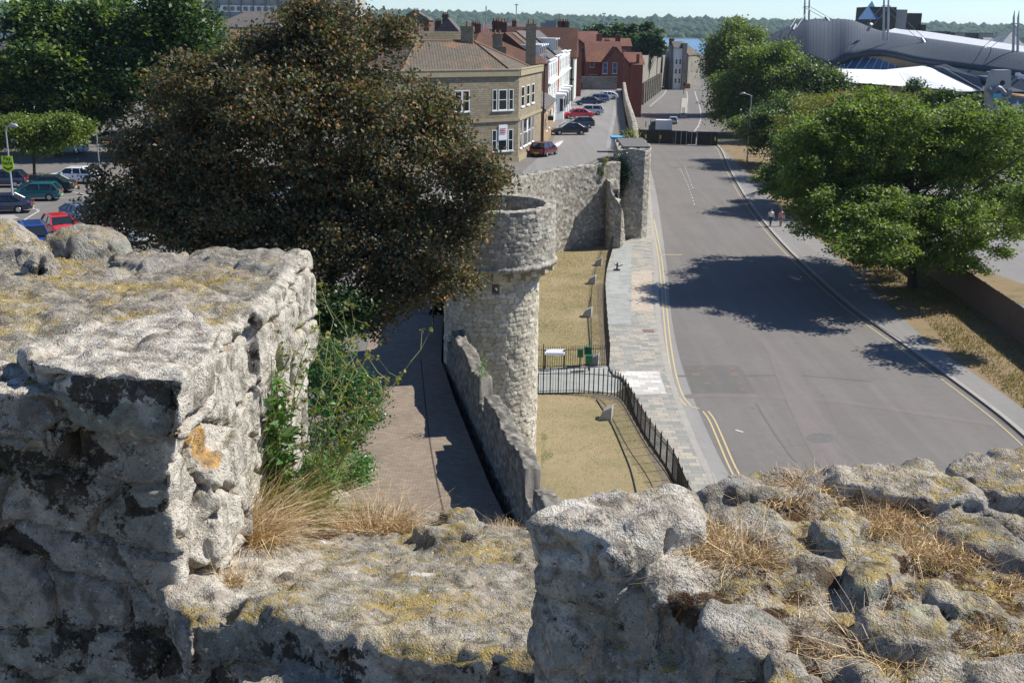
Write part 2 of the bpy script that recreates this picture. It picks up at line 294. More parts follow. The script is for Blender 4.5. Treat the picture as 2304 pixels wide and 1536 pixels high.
# ================================================================== GROUND
ZI = 6.5
kerbL = smoothline([W(1418, 270), W(1430, 300), W(1443, 340), W(1462, 430), W(1470, 500), W(1480, 600), W(1485, 700), W(1500, 800), W(1530, 900), W(1570, 1000), W(1612, 1085), (9.4, 38), (11, 28), (14, 5)])
kerbR = smoothline([(33.0, 205), W(1615, 330), W(1640, 380), W(1680, 450), W(1760, 550), W(1900, 680), W(2050, 790), W(2200, 900), W(2304, 985), (24.5, 42), (23.5, 25), (24, 5)])
xs = np.concatenate([np.linspace(-9000, -800, 12), np.linspace(-700, 1500, 70), np.linspace(1700, 9000, 12)]); ys = np.concatenate([[-300, 0, 300, 600, 850, 900, 940], np.linspace(960, 2440, 8), np.linspace(2480, 4600, 60), [5500, 7000, 12000]])
X, Y = np.meshgrid(xs, ys); P = np.stack([X.ravel(), Y.ravel(), 0*X.ravel()], 1); Z = np.zeros(len(P)); yy = P[:, 1]
Z = np.where((yy > 945) & (yy < 2470), -4.0, Z)
hh = 41-.006*P[:, 0]+10*fbm(P, 1/700, 3, 5)+5*fbm(P, 1/160, 2, 6); tt = np.clip((yy-2480)/1500, 0, 1); Z = np.where(yy >= 2470, .6+hh*tt*tt*(3-2*tt)*(.92-.22*np.clip((yy-4300)/4000, 0, 1)), Z)
P[:, 2] = Z-.02; ny, nx = X.shape; I = np.arange(ny*nx).reshape(ny, nx); F = np.stack([I[:-1, :-1], I[:-1, 1:], I[1:, 1:], I[1:, :-1]], -1).reshape(-1, 4)
tag(newobj('ground', P, F, 'ground'), kind='structure')
tag(newobj('water', [(-9000, 930, -1), (9000, 930, -1), (9000, 2600, -1), (-9000, 2600, -1)], [(0, 1, 2, 3)], 'water'), kind='structure')
# main road, continuing away
farL = smoothline([W(1418, 270), W(1440, 240), W(1458, 215), W(1490, 196), W(1540, 181), (75, 520), (95, 640)], 5); farR = smoothline([(33, 205), (44, 226), (54, 290), (62, 350), (76, 430), (96, 520), (118, 640)], 5)
ribbon('road', list(farL[::-1])+list(kerbL[1:]), list(farR[::-1])+list(kerbR[1:]), 0.004, 'asphalt')
# pavements: left (paved), right (pale asphalt)
pl_in = smoothline([W(1405, 300), (19.0, 182), (14.0, 135), (12.6, 108), W(1385, 553), W(1372, 570), W(1362, 640), W(1362, 700), W(1370, 825), W(1400, 855), W(1410, 875), W(1440, 960), W(1512, 1072), (7.6, 40), (9, 28), (12, 5)])
pL = resample(pl_in, 2.0); pK = resample(kerbL, 2.0)
def poly_between(a, b, y0, y1): 
    a = [p for p in a if y0 <= p[1] <= y1]; b = [p for p in b if y0 <= p[1] <= y1]; return a+b[::-1]
raised('pavement', poly_between(pL, pK, 5, 212), -.05, .11, 'paving')
tag(ribbon('pavement', list(offset_line(kerbL, .06)) and [p for p in offset_line(kerbL, .34)], [p for p in offset_line(kerbL, .02)], .116, 'kerb'), kind='structure')
ribbon('gutter', kerbL, offset_line(kerbL, -.75), .008, 'gutter')
# repaired / differently paved lengths of the pavement
sheet('paving_patch', [W(1368, 730, .115), W(1362, 640, .115), W(1376, 590, .115), W(1420, 588, .115), W(1420, 730, .115)], .116, 'paving_grey'); sheet('paving_patch', [W(1388, 552, .115), W(1376, 588, .115), W(1420, 588, .115), W(1423, 540, .115)], .116, 'paving_grey')
sheet('paving_patch', [W(1421, 610, .115), W(1466, 610, .115), W(1470, 700, .115), W(1420, 700, .115)], .116, 'paving_warm'); sheet('paving_patch', [W(1385, 835, .115), W(1483, 835, .115), W(1500, 885, .115), W(1432, 888, .115)], .116, 'paving_white')
sheet('drain_cover', [W(1446, 741, .115), W(1471, 741, .115), W(1472, 748, .115), W(1448, 748, .115)], .121, 'stain_rust')
# cross path between the lawns + lawns
sheet('path', [W(1150, 832), W(1222, 828), W(1370, 822), W(1392, 842), W(1408, 872), W(1385, 884), W(1330, 882), W(1150, 884)], .012, 'paving_grey')
lawn_far = [(-2, 60.6), W(1222, 829), W(1368, 824), W(1362, 700), W(1360, 640), W(1372, 570), W(1380, 553), (9.0, 100.5), (7.4, 100), (3, 97), (-2, 90)]
sheet('lawn', lawn_far, .006, 'lawn')
lawn_near = [(-3, 57.2), W(1222, 888), W(1330, 885), W(1385, 890), W(1408, 905), W(1440, 975), W(1505, 1078), (7.2, 40), (8.5, 28), (11, 8), (-1, 8)]
sheet('lawn', lawn_near, .006, 'lawn')
e1 = smoothline([W(1342, 640), W(1345, 700), W(1350, 760), W(1352, 822)]); e2 = smoothline([W(1360, 640), W(1361, 700), W(1364, 760), W(1368, 822)])
ribbon('gravel_edge', e1, e2, .011, 'gravel'); e1 = smoothline([W(1330, 893), W(1385, 905), W(1425, 960), W(1462, 1030), W(1490, 1085), (6.6, 38)]); e2 = smoothline([W(1335, 886), W(1390, 889), W(1432, 955), W(1470, 1010), W(1508, 1078), (7.3, 39)])
ribbon('gravel_edge', e1, e2, .011, 'gravel')
# right side: footway, verge, car park
pathR = smoothline([(35.5, 205), W(1672, 380), W(1702, 415), W(1760, 470), W(1880, 575), W(2000, 690), W(2100, 780), W(2200, 850), W(2304, 925), (26.5, 42), (25.6, 25), (26.1, 5)])
kr = resample(kerbR, 2.0); pr = resample(pathR, 2.0)
raised('footway', poly_between(kr, pr, 5, 200), -.05, .10, 'asphalt_pale'); ribbon('footway_kerb', offset_line(kerbR, -.02), offset_line(kerbR, -.28), .106, 'kerb')
ribbon('gutter', offset_line(kerbR, .16), kerbR, .0085, 'asphalt_dark'); ribbon('yellow_line', offset_line(kerbR, .50), offset_line(kerbR, .43), .009, 'yellow_line')
fenceA, fenceB = W(2078, 612), W(2304, 782)
fd = np.array(fenceB[:2])-np.array(fenceA[:2]); fd /= np.linalg.norm(fd); fA = np.array(fenceA[:2])-fd*14; fB = np.array(fenceB[:2])+fd*22
sheet('verge', [p for p in pr if 20 < p[1] < 200]+[tuple(fB), tuple(fA), (40, 115), (46, 150), (50, 200)][0:5], .06, 'verge')
sheet('car_park', [tuple(fB), tuple(fA), (40, 115), (46, 150), (50, 200), (60, 260), (160, 300), (260, 240), (160, 60), (60, 20)], .03, 'asphalt_pale')
sheet('dry_verge', [W(2106, 590), W(2200, 655), W(2310, 690), W(2330, 650), W(2200, 605), W(2130, 575)], .05, 'verge')
# road markings and repairs
def mark(name, pts, wdt, mat, z, dash=None):
    L = resample(pts, .5)
    if dash:
        cum = 0; i = 0; n_on = max(1, int(dash[0]/.5)); n_p = int((dash[0]+dash[1])/.5); k = 0
        while k+n_on < len(L): ribbon(name, offset_line(L[k:k+n_on+1], wdt/2), offset_line(L[k:k+n_on+1], -wdt/2), z, mat); k += n_p
    else: ribbon(name, offset_line(L, wdt/2), offset_line(L, -wdt/2), z, mat)
dy = smoothline([W(1469, 494), W(1484, 573), W(1492, 640), W(1497, 700), W(1505, 775), W(1517, 845), W(1532, 890), W(1549, 912)]); mark('yellow_line', offset_line(dy, .14), .09, 'yellow_line', .0125); mark('yellow_line', offset_line(dy, -.12), .09, 'yellow_line', .0125)
mark('yellow_line', [W(1553, 914), W(1574, 919)], .1, 'yellow_line', .0125)
dy = smoothline([W(1588, 925), W(1602, 945), W(1620, 985), W(1648, 1050), W(1690, 1130), (9.9, 36), (12, 22)]); mark('yellow_line', offset_line(dy, .15), .09, 'yellow_line', .0125); mark('yellow_line', offset_line(dy, -.13), .09, 'yellow_line', .0125)
mark('pale_mark', [W(1486, 573), W(1535, 573)], .22, 'yellow_line', .0125)
mark('white_line', smoothline([W(1530, 380), W(1545, 410), W(1556, 440), W(1563, 462)]), .1, 'white_line', .012, (.5, 1.5)); mark('white_line', smoothline([W(1541, 375), W(1552, 405), W(1560, 425)]), .1, 'white_line', .012, (.5, 1.5))
mark('white_line', smoothline([W(1562, 297), W(1573, 280), W(1577, 260), W(1574, 240), W(1568, 222), W(1563, 205)]), .3, 'white_line', .012, (2, 2.2))
mark('white_line', smoothline([W(1546, 233), W(1547, 220), W(1545, 205)]), .25, 'white_line', .012, (3, 2)); mark('pale_strip', smoothline([W(1462, 240), W(1478, 226), W(1494, 212), W(1500, 200)]), .5, 'pale_strip', .012)
mark('asphalt_band', smoothline([W(1540, 893), W(1600, 889), W(1760, 893), W(1900, 905), W(2040, 925), W(2240, 955)]), .65, 'asphalt_red', .009)
mark('asphalt_band', smoothline([W(1735, 765), W(1757, 800), W(1790, 880), W(1850, 1000), W(1900, 1070), (16, 38)]), 1.5, 'asphalt_red', .0105)
mark('asphalt_band', [W(1525, 846), W(1800, 844), W(1960, 858)], .3, 'asphalt_dark', .0095); mark('asphalt_band', smoothline([W(1700, 905), W(1740, 970), W(1790, 1040)]), .12, 'asphalt_dark', .0115)
sheet('asphalt_patch', [W(1540, 822), W(1665, 822), W(1700, 885), W(1560, 887)], .0088, 'asphalt_dark')
for px, py, r in [(1566, 842, 12), (1582, 828, 7), (1590, 862, 8), (1582, 880, 6), (1652, 842, 12), (1646, 828, 8), (1664, 862, 7), (1668, 876, 7), (1695, 917, 7), (1548, 829, 5)]:
    sheet('asphalt_scar', [W(px+r*math.cos(t)*(.7+.5*random.random()), py+r*.33*math.sin(t)) for t in np.linspace(0, 6.1, 9)], .0135, 'stain_rust')
sheet('asphalt_patch', [W(1845+32*math.cos(t), 985+12*math.sin(t)) for t in np.linspace(0, 6.1, 14)], .0125, 'slab_dark')
mark('white_scuff', [W(1655, 967), W(1672, 972)], .1, 'white_line', .0125)
raised('traffic_island', [W(1530, 265), W(1546, 266), W(1547, 222), W(1534, 222)], 0, .13, 'kerb'); sheet('island_paving', [W(1533, 260, .13), W(1541, 260, .13), W(1542, 242, .13), W(1534, 242, .13)], .135, 'asphalt')
# inner town level (behind the town wall)
def in_edge(): return [(-6.6, 5), (-5.0, 35), (-4.6, 50), (-4.3, 58), (-4, 75), (-2, 88), (3, 95.6), (7.6, 99.9), (11.4, 107), (13.6, 135), (17.4, 182), (21.8, 235), (24, 262)]
def inz(x, y): 
    t = min(max((x+24)/18, 0), 1); z = 5+1.5*t
    if y < 85: z = min(z, 4.5+max(0, (y-60))/25*2 if y > 60 else 4.5) if x > -22 else z
    return z
E_ = resample(in_edge(), 4.0); V = []; F = []; rows = []
offs = [0, 1.5, 4, 8, 12, 16, 20, 24, 28, 40, 80, 200, 500]
for p in E_:
    r = []
    for d in offs: x = p[0]-d; y = p[1]; r.append(len(V)); V.append((x, y, inz(x, y)))
    rows.append(r)
for i in range(len(rows)-1):
    for j in range(len(offs)-1): F.append((rows[i][j], rows[i+1][j], rows[i+1][j+1], rows[i][j+1]))
nb = len(V); V += [(-476, 262, 5.5), (24, 262, 6.5), (34, 300, 0), (-476, 330, 0)]; F.append((nb+1, nb+2, nb+3, nb)); 
tag(newobj('upper_ground', V, F, 'asphalt'), kind='structure')
# inner street surface, car park strips
sheet('street', [W(1165, 396, ZI), W(1240, 330, ZI), W(1250, 300, ZI), W(1300, 215, ZI), W(1325, 198, ZI), W(1400, 195, ZI), W(1372, 330, ZI), W(1366, 350, ZI), (3.3, 97.5), (0, 94)], ZI+.012, 'asphalt_pale')
sheet('street_footway', [W(1362, 335, ZI), W(1372, 335, ZI), W(1398, 196, ZI), W(1390, 196, ZI)], ZI+.03, 'gutter')
mark('white_line', [W(1250, 330, ZI), W(1262, 318, ZI)], .6, 'white_line', ZI+.02); mark('kerb_line', [W(1243, 325, ZI), W(1260, 318, ZI), W(1268, 316, ZI)], .4, 'kerb', ZI+.024)
for a, b in [((40, 467, 5), (90, 472, 5)), ((60, 462, 5), (88, 475, 5)), ((120, 448, 5), (205, 440, 5)), ((88, 475, 5), (50, 498, 5)), ((130, 425, 5), (200, 440, 5))]: mark('bay_line', [W(*a), W(*b)], .1, 'white_line', 5.02)
sheet('island_kerb', [W(0, 485, 5), W(30, 484, 5), W(45, 492, 5), (W(0, 498, 5))], 5.03, 'kerb')
# wall walk paving in brick
sheet('wall_walk', [(-6.0, 5), (-5.9, 30), (-6.1, 40), (-7.2, 56), (-3.6, 56), (-3.2, 48), (-2.2, 42), (-.7, 34), (.3, 29.3), (1.8, 20), (4.6, 5)], 4.52, 'paving_brick')
MB().prism([(-6.0, 5), (-5.9, 30), (-6.1, 40), (-7.2, 56), (-3.6, 56), (-3.2, 48), (-2.2, 42), (-.7, 34), (.3, 29.3), (1.8, 20), (4.6, 5)], 0, 4.5).build('wall_walk_base', 'stone_grey')['kind'] = 'structure'
mark('walk_joint', smoothline([(-4.1, 48), (-3.2, 40), (-2.55, 35), (-1.5, 28), (-.5, 20)]), .05, 'dark_stone', 4.527)
# ================================================================== STONE WALLS WITH RELIEF
def relief_wall(name, line, z0, ztop, thick, mat, bw=.4, bh=.2, step=.05, depth=.05, seed=1, z0i=None, lump=.06, parent=None, smooth_n=6, inner=True, zstep=None, inner_mat=None):
    """line runs so that the outer face lies on its right-hand side"""
    P2 = np.array(resample(smoothline(line, smooth_n), step)); T = np.gradient(P2, axis=0); T /= np.linalg.norm(T, axis=1)[:, None]; Nn = np.stack([T[:, 1], -T[:, 0]], 1)
    s = np.concatenate([[0], np.cumsum(np.linalg.norm(np.diff(P2, axis=0), axis=1))]); zt = np.array([ztop(a) if callable(ztop) else ztop for a in s]); z0a = np.array([z0(a) if callable(z0) else z0 for a in s])
    zi = z0i if z0i is not None else z0a.min(); zs = zstep or step
    n1 = max(3, int((zt.max()-z0a.min())/zs)); n2 = max(3, int(thick/zs)); n3 = max(2, int((zt.max()-zi)/zs)) if inner else 2
    rows = []
    for t in np.linspace(0, 1, n1): rows.append((0*t+0*s, z0a+(zt-z0a)*t, 0*s+0, t))
    for t in np.linspace(0, 1, n2+1)[1:]: rows.append((0*s-thick*t, zt, 0*s+1, 1+t))
    for t in np.linspace(0, 1, n3)[1:]: rows.append((0*s-thick, zt+(zi-zt)*t, 0*s+2, 2+t))
    off = np.array([r[0] for r in rows]); zz = np.array([r[1] for r in rows]); kd = np.array([r[2] for r in rows]); nr, nc = off.shape
    x = P2[None, :, 0]+Nn[None, :, 0]*off; y = P2[None, :, 1]+Nn[None, :, 1]*off
    ss = np.broadcast_to(s, off.shape).ravel(); kk = kd.ravel(); vv = np.where(kk == 1, -off.ravel()+50, zz.ravel()+kk*30)
    e, idh = masonry(ss, vv, bw, bh, seed); PP = np.stack([x.ravel(), y.ravel(), zz.ravel()], 1); nz = fbm(PP, 6, 3, seed)
    m = np.clip(1-e/.16, 0, 1); rel = (1-m)**.5*depth*(.5+idh)+nz*depth*.6-depth
    topw = (kk == 1); rel = np.where(topw, lump*(vnoise(PP, 4.5, seed)*.7+.5*vnoise(PP, 11, seed+3)), rel)
    nx_ = np.where(kk == 0, 1, np.where(kk == 2, -1, 0)); NX = np.broadcast_to(Nn[None, :, 0], off.shape).ravel()*nx_; NY = np.broadcast_to(Nn[None, :, 1], off.shape).ravel()*nx_
    Vv = np.stack([PP[:, 0]+NX*rel, PP[:, 1]+NY*rel, PP[:, 2]+np.where(topw, rel, 0)], 1)
    I = np.arange(nr*nc).reshape(nr, nc); F = np.stack([I[:-1, :-1], I[:-1, 1:], I[1:, 1:], I[1:, :-1]], -1).reshape(-1, 4)
    o = newobj(name, Vv, F, mat, parent, attrs={'tone': idh*.92, 'mort': m*np.where(topw, .3, 1)}, smooth=False); return o
def rev_masonry(name, cx, cy, prof, nth, mat, bw, bh, depth, parent, seed=3, hole=None, th0=0, th1=2*math.pi, zorg=0):
    """prof: list of (r, z, outward normal r, normal z); revolved with stone relief"""
    pr_ = np.array(prof); th = np.linspace(th0, th1, nth); R2 = pr_[:, 0:1]+0*th; Z2 = pr_[:, 1:2]+0*th; d = np.concatenate([[0], np.cumsum(np.hypot(np.diff(pr_[:, 0]), np.diff(pr_[:, 1])))])
    TH = np.broadcast_to(th, R2.shape); r0 = pr_[:, 0].max(); u = (TH*r0).ravel(); v = np.broadcast_to(d[:, None], R2.shape).ravel(); e, idh = masonry(u, v, bw, bh, seed)
    x = R2*np.cos(TH); y = R2*np.sin(TH); PP = np.stack([x.ravel(), y.ravel(), Z2.ravel()], 1); nz = fbm(PP, 7, 3, seed)
    m = np.clip(1-e/.15, 0, 1); rel = (1-m)**.5*depth*(.5+idh)+nz*depth*.7-depth; rel += .05*fbm(PP, .8, 2, seed+5)
    if hole is not None:
        ht, hw, hz0, hz1 = hole; inh = (np.abs(TH.ravel()-ht)*r0 < hw) & (Z2.ravel() > hz0) & (Z2.ravel() < hz1); rel = np.where(inh, -.5, rel); m = np.where(inh, .2, m); idh = np.where(inh, 0, idh)
    nr_ = np.broadcast_to(pr_[:, 2:3], R2.shape).ravel(); nz_ = np.broadcast_to(pr_[:, 3:4], R2.shape).ravel(); c, s_ = np.cos(TH).ravel(), np.sin(TH).ravel()
    V = np.stack([PP[:, 0]+c*nr_*rel, PP[:, 1]+s_*nr_*rel, PP[:, 2]+nz_*rel], 1); a, b = R2.shape; I = np.arange(a*b).reshape(a, b); F = np.stack([I[:-1, :-1], I[:-1, 1:], I[1:, 1:], I[1:, :-1]], -1).reshape(-1, 4)
    return newobj(name, V, F, mat, parent, attrs={'tone': idh*.92, 'mort': m})
# round tower
TX, TY = -0.95, 48.3
tw = thing('round_tower', 'round cream stone tower with a projecting open-topped parapet, rising beside the lawn', 'tower', (TX, TY, 0))
zz = np.arange(0, 8.95, .035); rev_masonry('shaft', 0, 0, [(2.12+.06*(1-z/9)*0+.0*z, z, 1, 0) for z in zz], 420, 'stone_cream', .36, .21, .045, tw, 3, hole=(R_(-84), .17, 8.0, 8.45), th0=-math.pi*1.5, th1=math.pi*.5)
po, pi_ = 2.78, 2.32
prof = [(2.1, 9.0, 0, -1), (2.5, 9.02, 0, -1), (2.86, 9.05, .7, -.7), (2.88, 9.22, 1, 0), (po, 9.26, 1, 0)]+[(po, z, 1, 0) for z in np.arange(9.3, 11.6, .035)]+[(r, 11.62, 0, 1) for r in np.arange(po, pi_, -.05)]+[(pi_, z, -1, 0) for z in np.arange(11.6, 10.4, -.04)]+[(r, 10.4, 0, 1) for r in (pi_-.1, 1.5, .8, .02)]
rev_masonry('parapet', 0, 0, prof, 440, 'stone_grey_r', .3, .19, .04, tw, 11, th0=-math.pi*1.5, th1=math.pi*.5)
cb = MB()
for k in range(20):
    a = 2*math.pi*k/20+.1; c, s_ = math.cos(a), math.sin(a); t = np.array([-s_, c]); 
    for (r0, r1, za, zb, hw) in [(2.05, 2.42, 8.52, 8.78, .14), (2.05, 2.78, 8.78, 9.03, .16)]:
        q = [np.array([c, s_])*r0-t*hw, np.array([c, s_])*r1-t*hw, np.array([c, s_])*r1+t*hw, np.array([c, s_])*r0+t*hw]; cb.prism([tuple(p) for p in q], za, zb)
simple('cream_plain', (.42, .37, .28), .9, 0, .3, 4, .1, .5); cb.build('corbels', 'cream_plain', tw, bevel=.03)
# battlemented parapet of the wall walk
bl = [(5.0, 4), (2.1, 20), (.62, 29.3), (-.32, 34), (-1.85, 42), (-2.85, 46.9)]
def crens(s):
    k = s % 8.4; base = 6.5
    return base-(.8 if k < 1.35 else 0)+.10*math.sin(s*1.7)
pw = thing('battlement_wall', 'low crenellated rubble wall running from the battlements to the round tower', 'wall', (0, 30, 0))
o = relief_wall('masonry', bl[::-1], 0, crens, .52, 'stone_parapet', .34, .16, .055, .05, 21, z0i=4.5, lump=.09); o.parent = pw; o.location = (0, -30, 0)
for sx in (.6, 9.0, 17.4):
    L = resample(smoothline(bl[::-1], 6), .1); i = int(sx/.1); p = L[min(i, len(L)-1)]; q = L[min(i+5, len(L)-1)]; t = (q-p)/np.linalg.norm(q-p); n = np.array([-t[1], t[0]])
    MB().prism([tuple(p-t*.35-n*.02), tuple(p+t*.25-n*.02), tuple(p+t*.25+n*.62), tuple(p-t*.35+n*.62)], 5.9, 6.02).build('coping_slab', 'concrete', pw, loc=(0, -30, 0), bevel=.02)
# curving town wall with the buttress tower at its end
cw = thing('town_wall', 'high grey rubble town wall curving behind the far lawn', 'wall', (0, 80, 0))
wl = [(-3.0, 49.5), (-3.3, 58), (-3.2, 70), (-1.6, 84), (3.4, 95.0), (9.6, 101.2)]
L_ = 56.0
o = relief_wall('masonry', wl, 0, lambda s: 7.35+.05*math.sin(s*3)+.04*math.sin(s*7.3), .7, 'stone_grey_r', .42, .22, .09, .06, 31, z0i=5.5, lump=.08); o.parent = cw; o.location = (0, -80, 0)
bt = thing('buttress_tower', 'rectangular ruined wall tower with ivy and a broken sloping top beside the road', 'tower', (11, 104, 0))
def at(o, root): o.parent = root; o.location = -Vector(root.location); return o
A, B, C_, Dd = W(1362, 556), W(1392, 553), W(1444, 522), (12.9, 113)
at(relief_wall('masonry', [(9.9, 112), (9.6, 106), (9.55, 103.4), (11.2, 102.6), (12.55, 103.6), (12.9, 108), (12.9, 113)][::1], 0, lambda s: 8.3+.1*math.sin(s*2), 1.0, 'stone_grey_r', .4, .2, .09, .06, 41, z0i=5, lump=.1, smooth_n=2), bt)
at(MB().prism([(9.9, 103.9), (12.2, 103.6), (12.5, 112.5), (10.1, 112)], 6, 8.1).build('infill', 'dark_stone'), bt)
at(MB().prism([(10.0, 104.0), (12.6, 104.2), (12.8, 112.6), (10.1, 112)], 8.25, 8.5).build('cap', 'slab_dark', bevel=.05), bt)
# stepped broken spur in front of it
def spur():
    V = []; ln = [(8.6, 97.6), (9.8, 103.5)]; return ln
at(relief_wall('spur', [(8.2, 103.5), (8.35, 98.6), (9.0, 97.8), (9.8, 98.3), (10.6, 104)], 0, lambda s: max(.6, 5.6-1.25*abs(s-5.2)) if s > 5.2 else 5.9+.1*math.sin(s*4), .8, 'stone_grey_r', .35, .2, .09, .07, 47, z0i=0, lump=.15, smooth_n=3), bt)
# thin wall running away between the street and the lower road
tl = [(11.6, 110), (14.2, 138), (17.8, 185), (22.3, 238)]
rw = thing('boundary_wall', 'long narrow stone wall running away between the parked cars and the lower road', 'wall', (12, 110, 0))
at(relief_wall('masonry', tl[::-1], 0, lambda s: 7.9+(.25 if (s % 3) < 1.7 else 0), .6, 'stone_grey_r', .5, .3, .3, .05, 51, z0i=6.4, lump=.1, zstep=.3), rw)
# ================================================================== FOREGROUND BATTLEMENTS (stone solids polygonised from distance fields)
def lat(sh, org, h, sc, seed):     # smooth noise on a regular grid
    ax = [(org[i]+np.arange(sh[i])*h)*sc for i in range(3)]; I0 = [np.floor(a).astype(int) for a in ax]; f = [a-i for a, i in zip(ax, I0)]; f = [a*a*(3-2*a) for a in f]; lo = [i.min() for i in I0]; n = [i.max()-l+2 for i, l in zip(I0, lo)]
    g = np.meshgrid(*[np.arange(n[i])+lo[i] for i in range(3)], indexing='ij'); L = (h3(g[0], g[1], g[2], seed)*2-1).astype(np.float32); I = [i-l for i, l in zip(I0, lo)]
    A_ = L[I[0]]*(1-f[0])[:, None, None].astype(np.float32)+L[I[0]+1]*f[0][:, None, None].astype(np.float32)
    A_ = A_[:, I[1]]*(1-f[1])[None, :, None].astype(np.float32)+A_[:, I[1]+1]*f[1][None, :, None].astype(np.float32)
    return A_[:, :, I[2]]*(1-f[2])[None, None].astype(np.float32)+A_[:, :, I[2]+1]*f[2][None, None].astype(np.float32)
def sd_poly(X, Y, q):
    q = np.array(q, float); d = np.full(X.shape, 1e9); s = np.ones(X.shape)
    for i in range(len(q)):
        a = q[i]; b = q[i-1]; e = b-a; wx, wy = X-a[0], Y-a[1]; t = np.clip((wx*e[0]+wy*e[1])/(e@e), 0, 1); d = np.minimum(d, (wx-e[0]*t)**2+(wy-e[1]*t)**2)
        c1 = Y >= a[1]; c2 = Y < b[1]; c3 = e[0]*wy > e[1]*wx; fl = (c1 & c2 & c3) | (~c1 & ~c2 & ~c3); s = np.where(fl, -s, s)
    return s*np.sqrt(d)
class Field:
    def __init__(s, lo, hi, h=.008):
        s.lo = np.array(lo, float); s.h = h; s.n = [int((b-a)/h)+1 for a, b in zip(lo, hi)]; s.F = np.full(s.n, 1.0, np.float32)
        s.ax = [lo[i]+np.arange(s.n[i])*h for i in range(3)]
    def _sl(s, lo, hi): return tuple(slice(max(0, int((lo[i]-s.lo[i])/s.h)), max(1, min(s.n[i], int((hi[i]-s.lo[i])/s.h)+2))) for i in range(3))
    def prism(s, q, z0, z1, r=.02, sx=0, sy=0, tap=0, sm=.0, op='add'):     # top plane z1 at centroid with slope sx, sy; tap widens downwards
        q = np.array([p[:2] for p in q], float); c = q.mean(0); m = .08+abs(tap)*.5; zl = z1+abs(sx)*np.ptp(q[:, 0])+abs(sy)*np.ptp(q[:, 1])
        sl = s._sl((q[:, 0].min()-m, q[:, 1].min()-m, z0-m), (q[:, 0].max()+m, q[:, 1].max()+m, zl+m)); x, y, z = s.ax[0][sl[0]], s.ax[1][sl[1]], s.ax[2][sl[2]]
        if min(len(x), len(y), len(z)) == 0: return s
        X, Y = np.meshgrid(x, y, indexing='ij'); d2 = sd_poly(X, Y, q)[:, :, None]+0*z; zt = (z1+sx*(X-c[0])+sy*(Y-c[1]))[:, :, None]; d2 = d2-tap*np.maximum(zt-z, 0)
        dz = np.maximum(z[None, None]-zt, z0-z[None, None]); a, b = d2+r, dz+r; D_ = (np.minimum(np.maximum(a, b), 0)+np.sqrt(np.maximum(a, 0)**2+np.maximum(b, 0)**2)-r).astype(np.float32)
        o = s.F[sl]
        if op == 'cut': s.F[sl] = np.maximum(o, -D_)
        elif sm: hh_ = np.clip(.5+.5*(o-D_)/sm, 0, 1); s.F[sl] = o*(1-hh_)+D_*hh_-sm*hh_*(1-hh_)
        else: s.F[sl] = np.minimum(o, D_)
        return s
    def ell(s, c, r, rz=0, sm=.01):
        sl = s._sl([c[i]-max(r)-.05 for i in range(3)], [c[i]+max(r)+.05 for i in range(3)]); x, y, z = [s.ax[i][sl[i]]-c[i] for i in range(3)]; X, Y, Z_ = np.meshgrid(x, y, z, indexing='ij')
        if X.size == 0: return s
        ca, sa = math.cos(rz), math.sin(rz); X, Y = X*ca+Y*sa, -X*sa+Y*ca; k = np.sqrt((X/r[0])**2+(Y/r[1])**2+(Z_/r[2])**2); D_ = ((k-1)*min(r)).astype(np.float32); o = s.F[sl]
        hh_ = np.clip(.5+.5*(o-D_)/sm, 0, 1); s.F[sl] = o*(1-hh_)+D_*hh_-sm*hh_*(1-hh_); return s
    def noise(s, amps, seed=0):
        for i, (sc, a) in enumerate(amps): s.F += a*lat(s.n, s.lo, s.h, sc, seed+i*7)
        return s
    def mesh(s):
        F = s.F; F[0] = F[-1] = 1; F[:, 0] = 1; F[:, -1] = 1; F[:, :, 0] = 1; F[:, :, -1] = 1
        ins = F < 0; cs = [ins[a:F.shape[0]-1+a, b:F.shape[1]-1+b, c:F.shape[2]-1+c] for a in (0, 1) for b in (0, 1) for c in (0, 1)]
        cnt = sum(c.astype(np.int8) for c in cs); act = (cnt > 0) & (cnt < 8); idx = np.argwhere(act); idm = np.full(act.shape, -1, np.int32); idm[act] = np.arange(len(idx))
        cv = {(a, b, c): F[idx[:, 0]+a, idx[:, 1]+b, idx[:, 2]+c] for a in (0, 1) for b in (0, 1) for c in (0, 1)}; acc = np.zeros((len(idx), 3)); k = np.zeros(len(idx))
        for ax in range(3):
            for a in (0, 1):
                for b in (0, 1):
                    c0 = [a, b]; c0.insert(ax, 0); c1 = [a, b]; c1.insert(ax, 1); v0, v1 = cv[tuple(c0)], cv[tuple(c1)]; m = (v0 < 0) != (v1 < 0); t = np.where(m, v0/np.where(v0 == v1, 1, v0-v1), 0); p = np.array(c0, float)[None]+0*acc; p[:, ax] += t; acc += p*m[:, None]; k += m
        V = (idx+acc/k[:, None])*s.h+s.lo; FA = []
        for ax in range(3):
            o1, o2 = [i for i in range(3) if i != ax]; sl0 = [slice(1, -1)]*3; sl0[ax] = slice(0, -1); sl1 = [slice(1, -1)]*3; sl1[ax] = slice(1, None); A_, B_ = ins[tuple(sl0)], ins[tuple(sl1)]; ch = np.argwhere(A_ != B_)
            g_ = ch.copy(); g_[:, o1] += 1; g_[:, o2] += 1; fl = A_[ch[:, 0], ch[:, 1], ch[:, 2]]
            def gi(d1, d2): q = g_.copy(); q[:, o1] += d1; q[:, o2] += d2; return idm[q[:, 0], q[:, 1], q[:, 2]]
            f = np.stack([gi(-1, -1), gi(0, -1), gi(0, 0), gi(-1, 0)], 1); 
            if ax == 1: fl = ~fl
            f[~fl] = f[~fl][:, ::-1]; FA.append(f)
        Fc = np.concatenate(FA); return V, Fc[(Fc >= 0).all(1)]
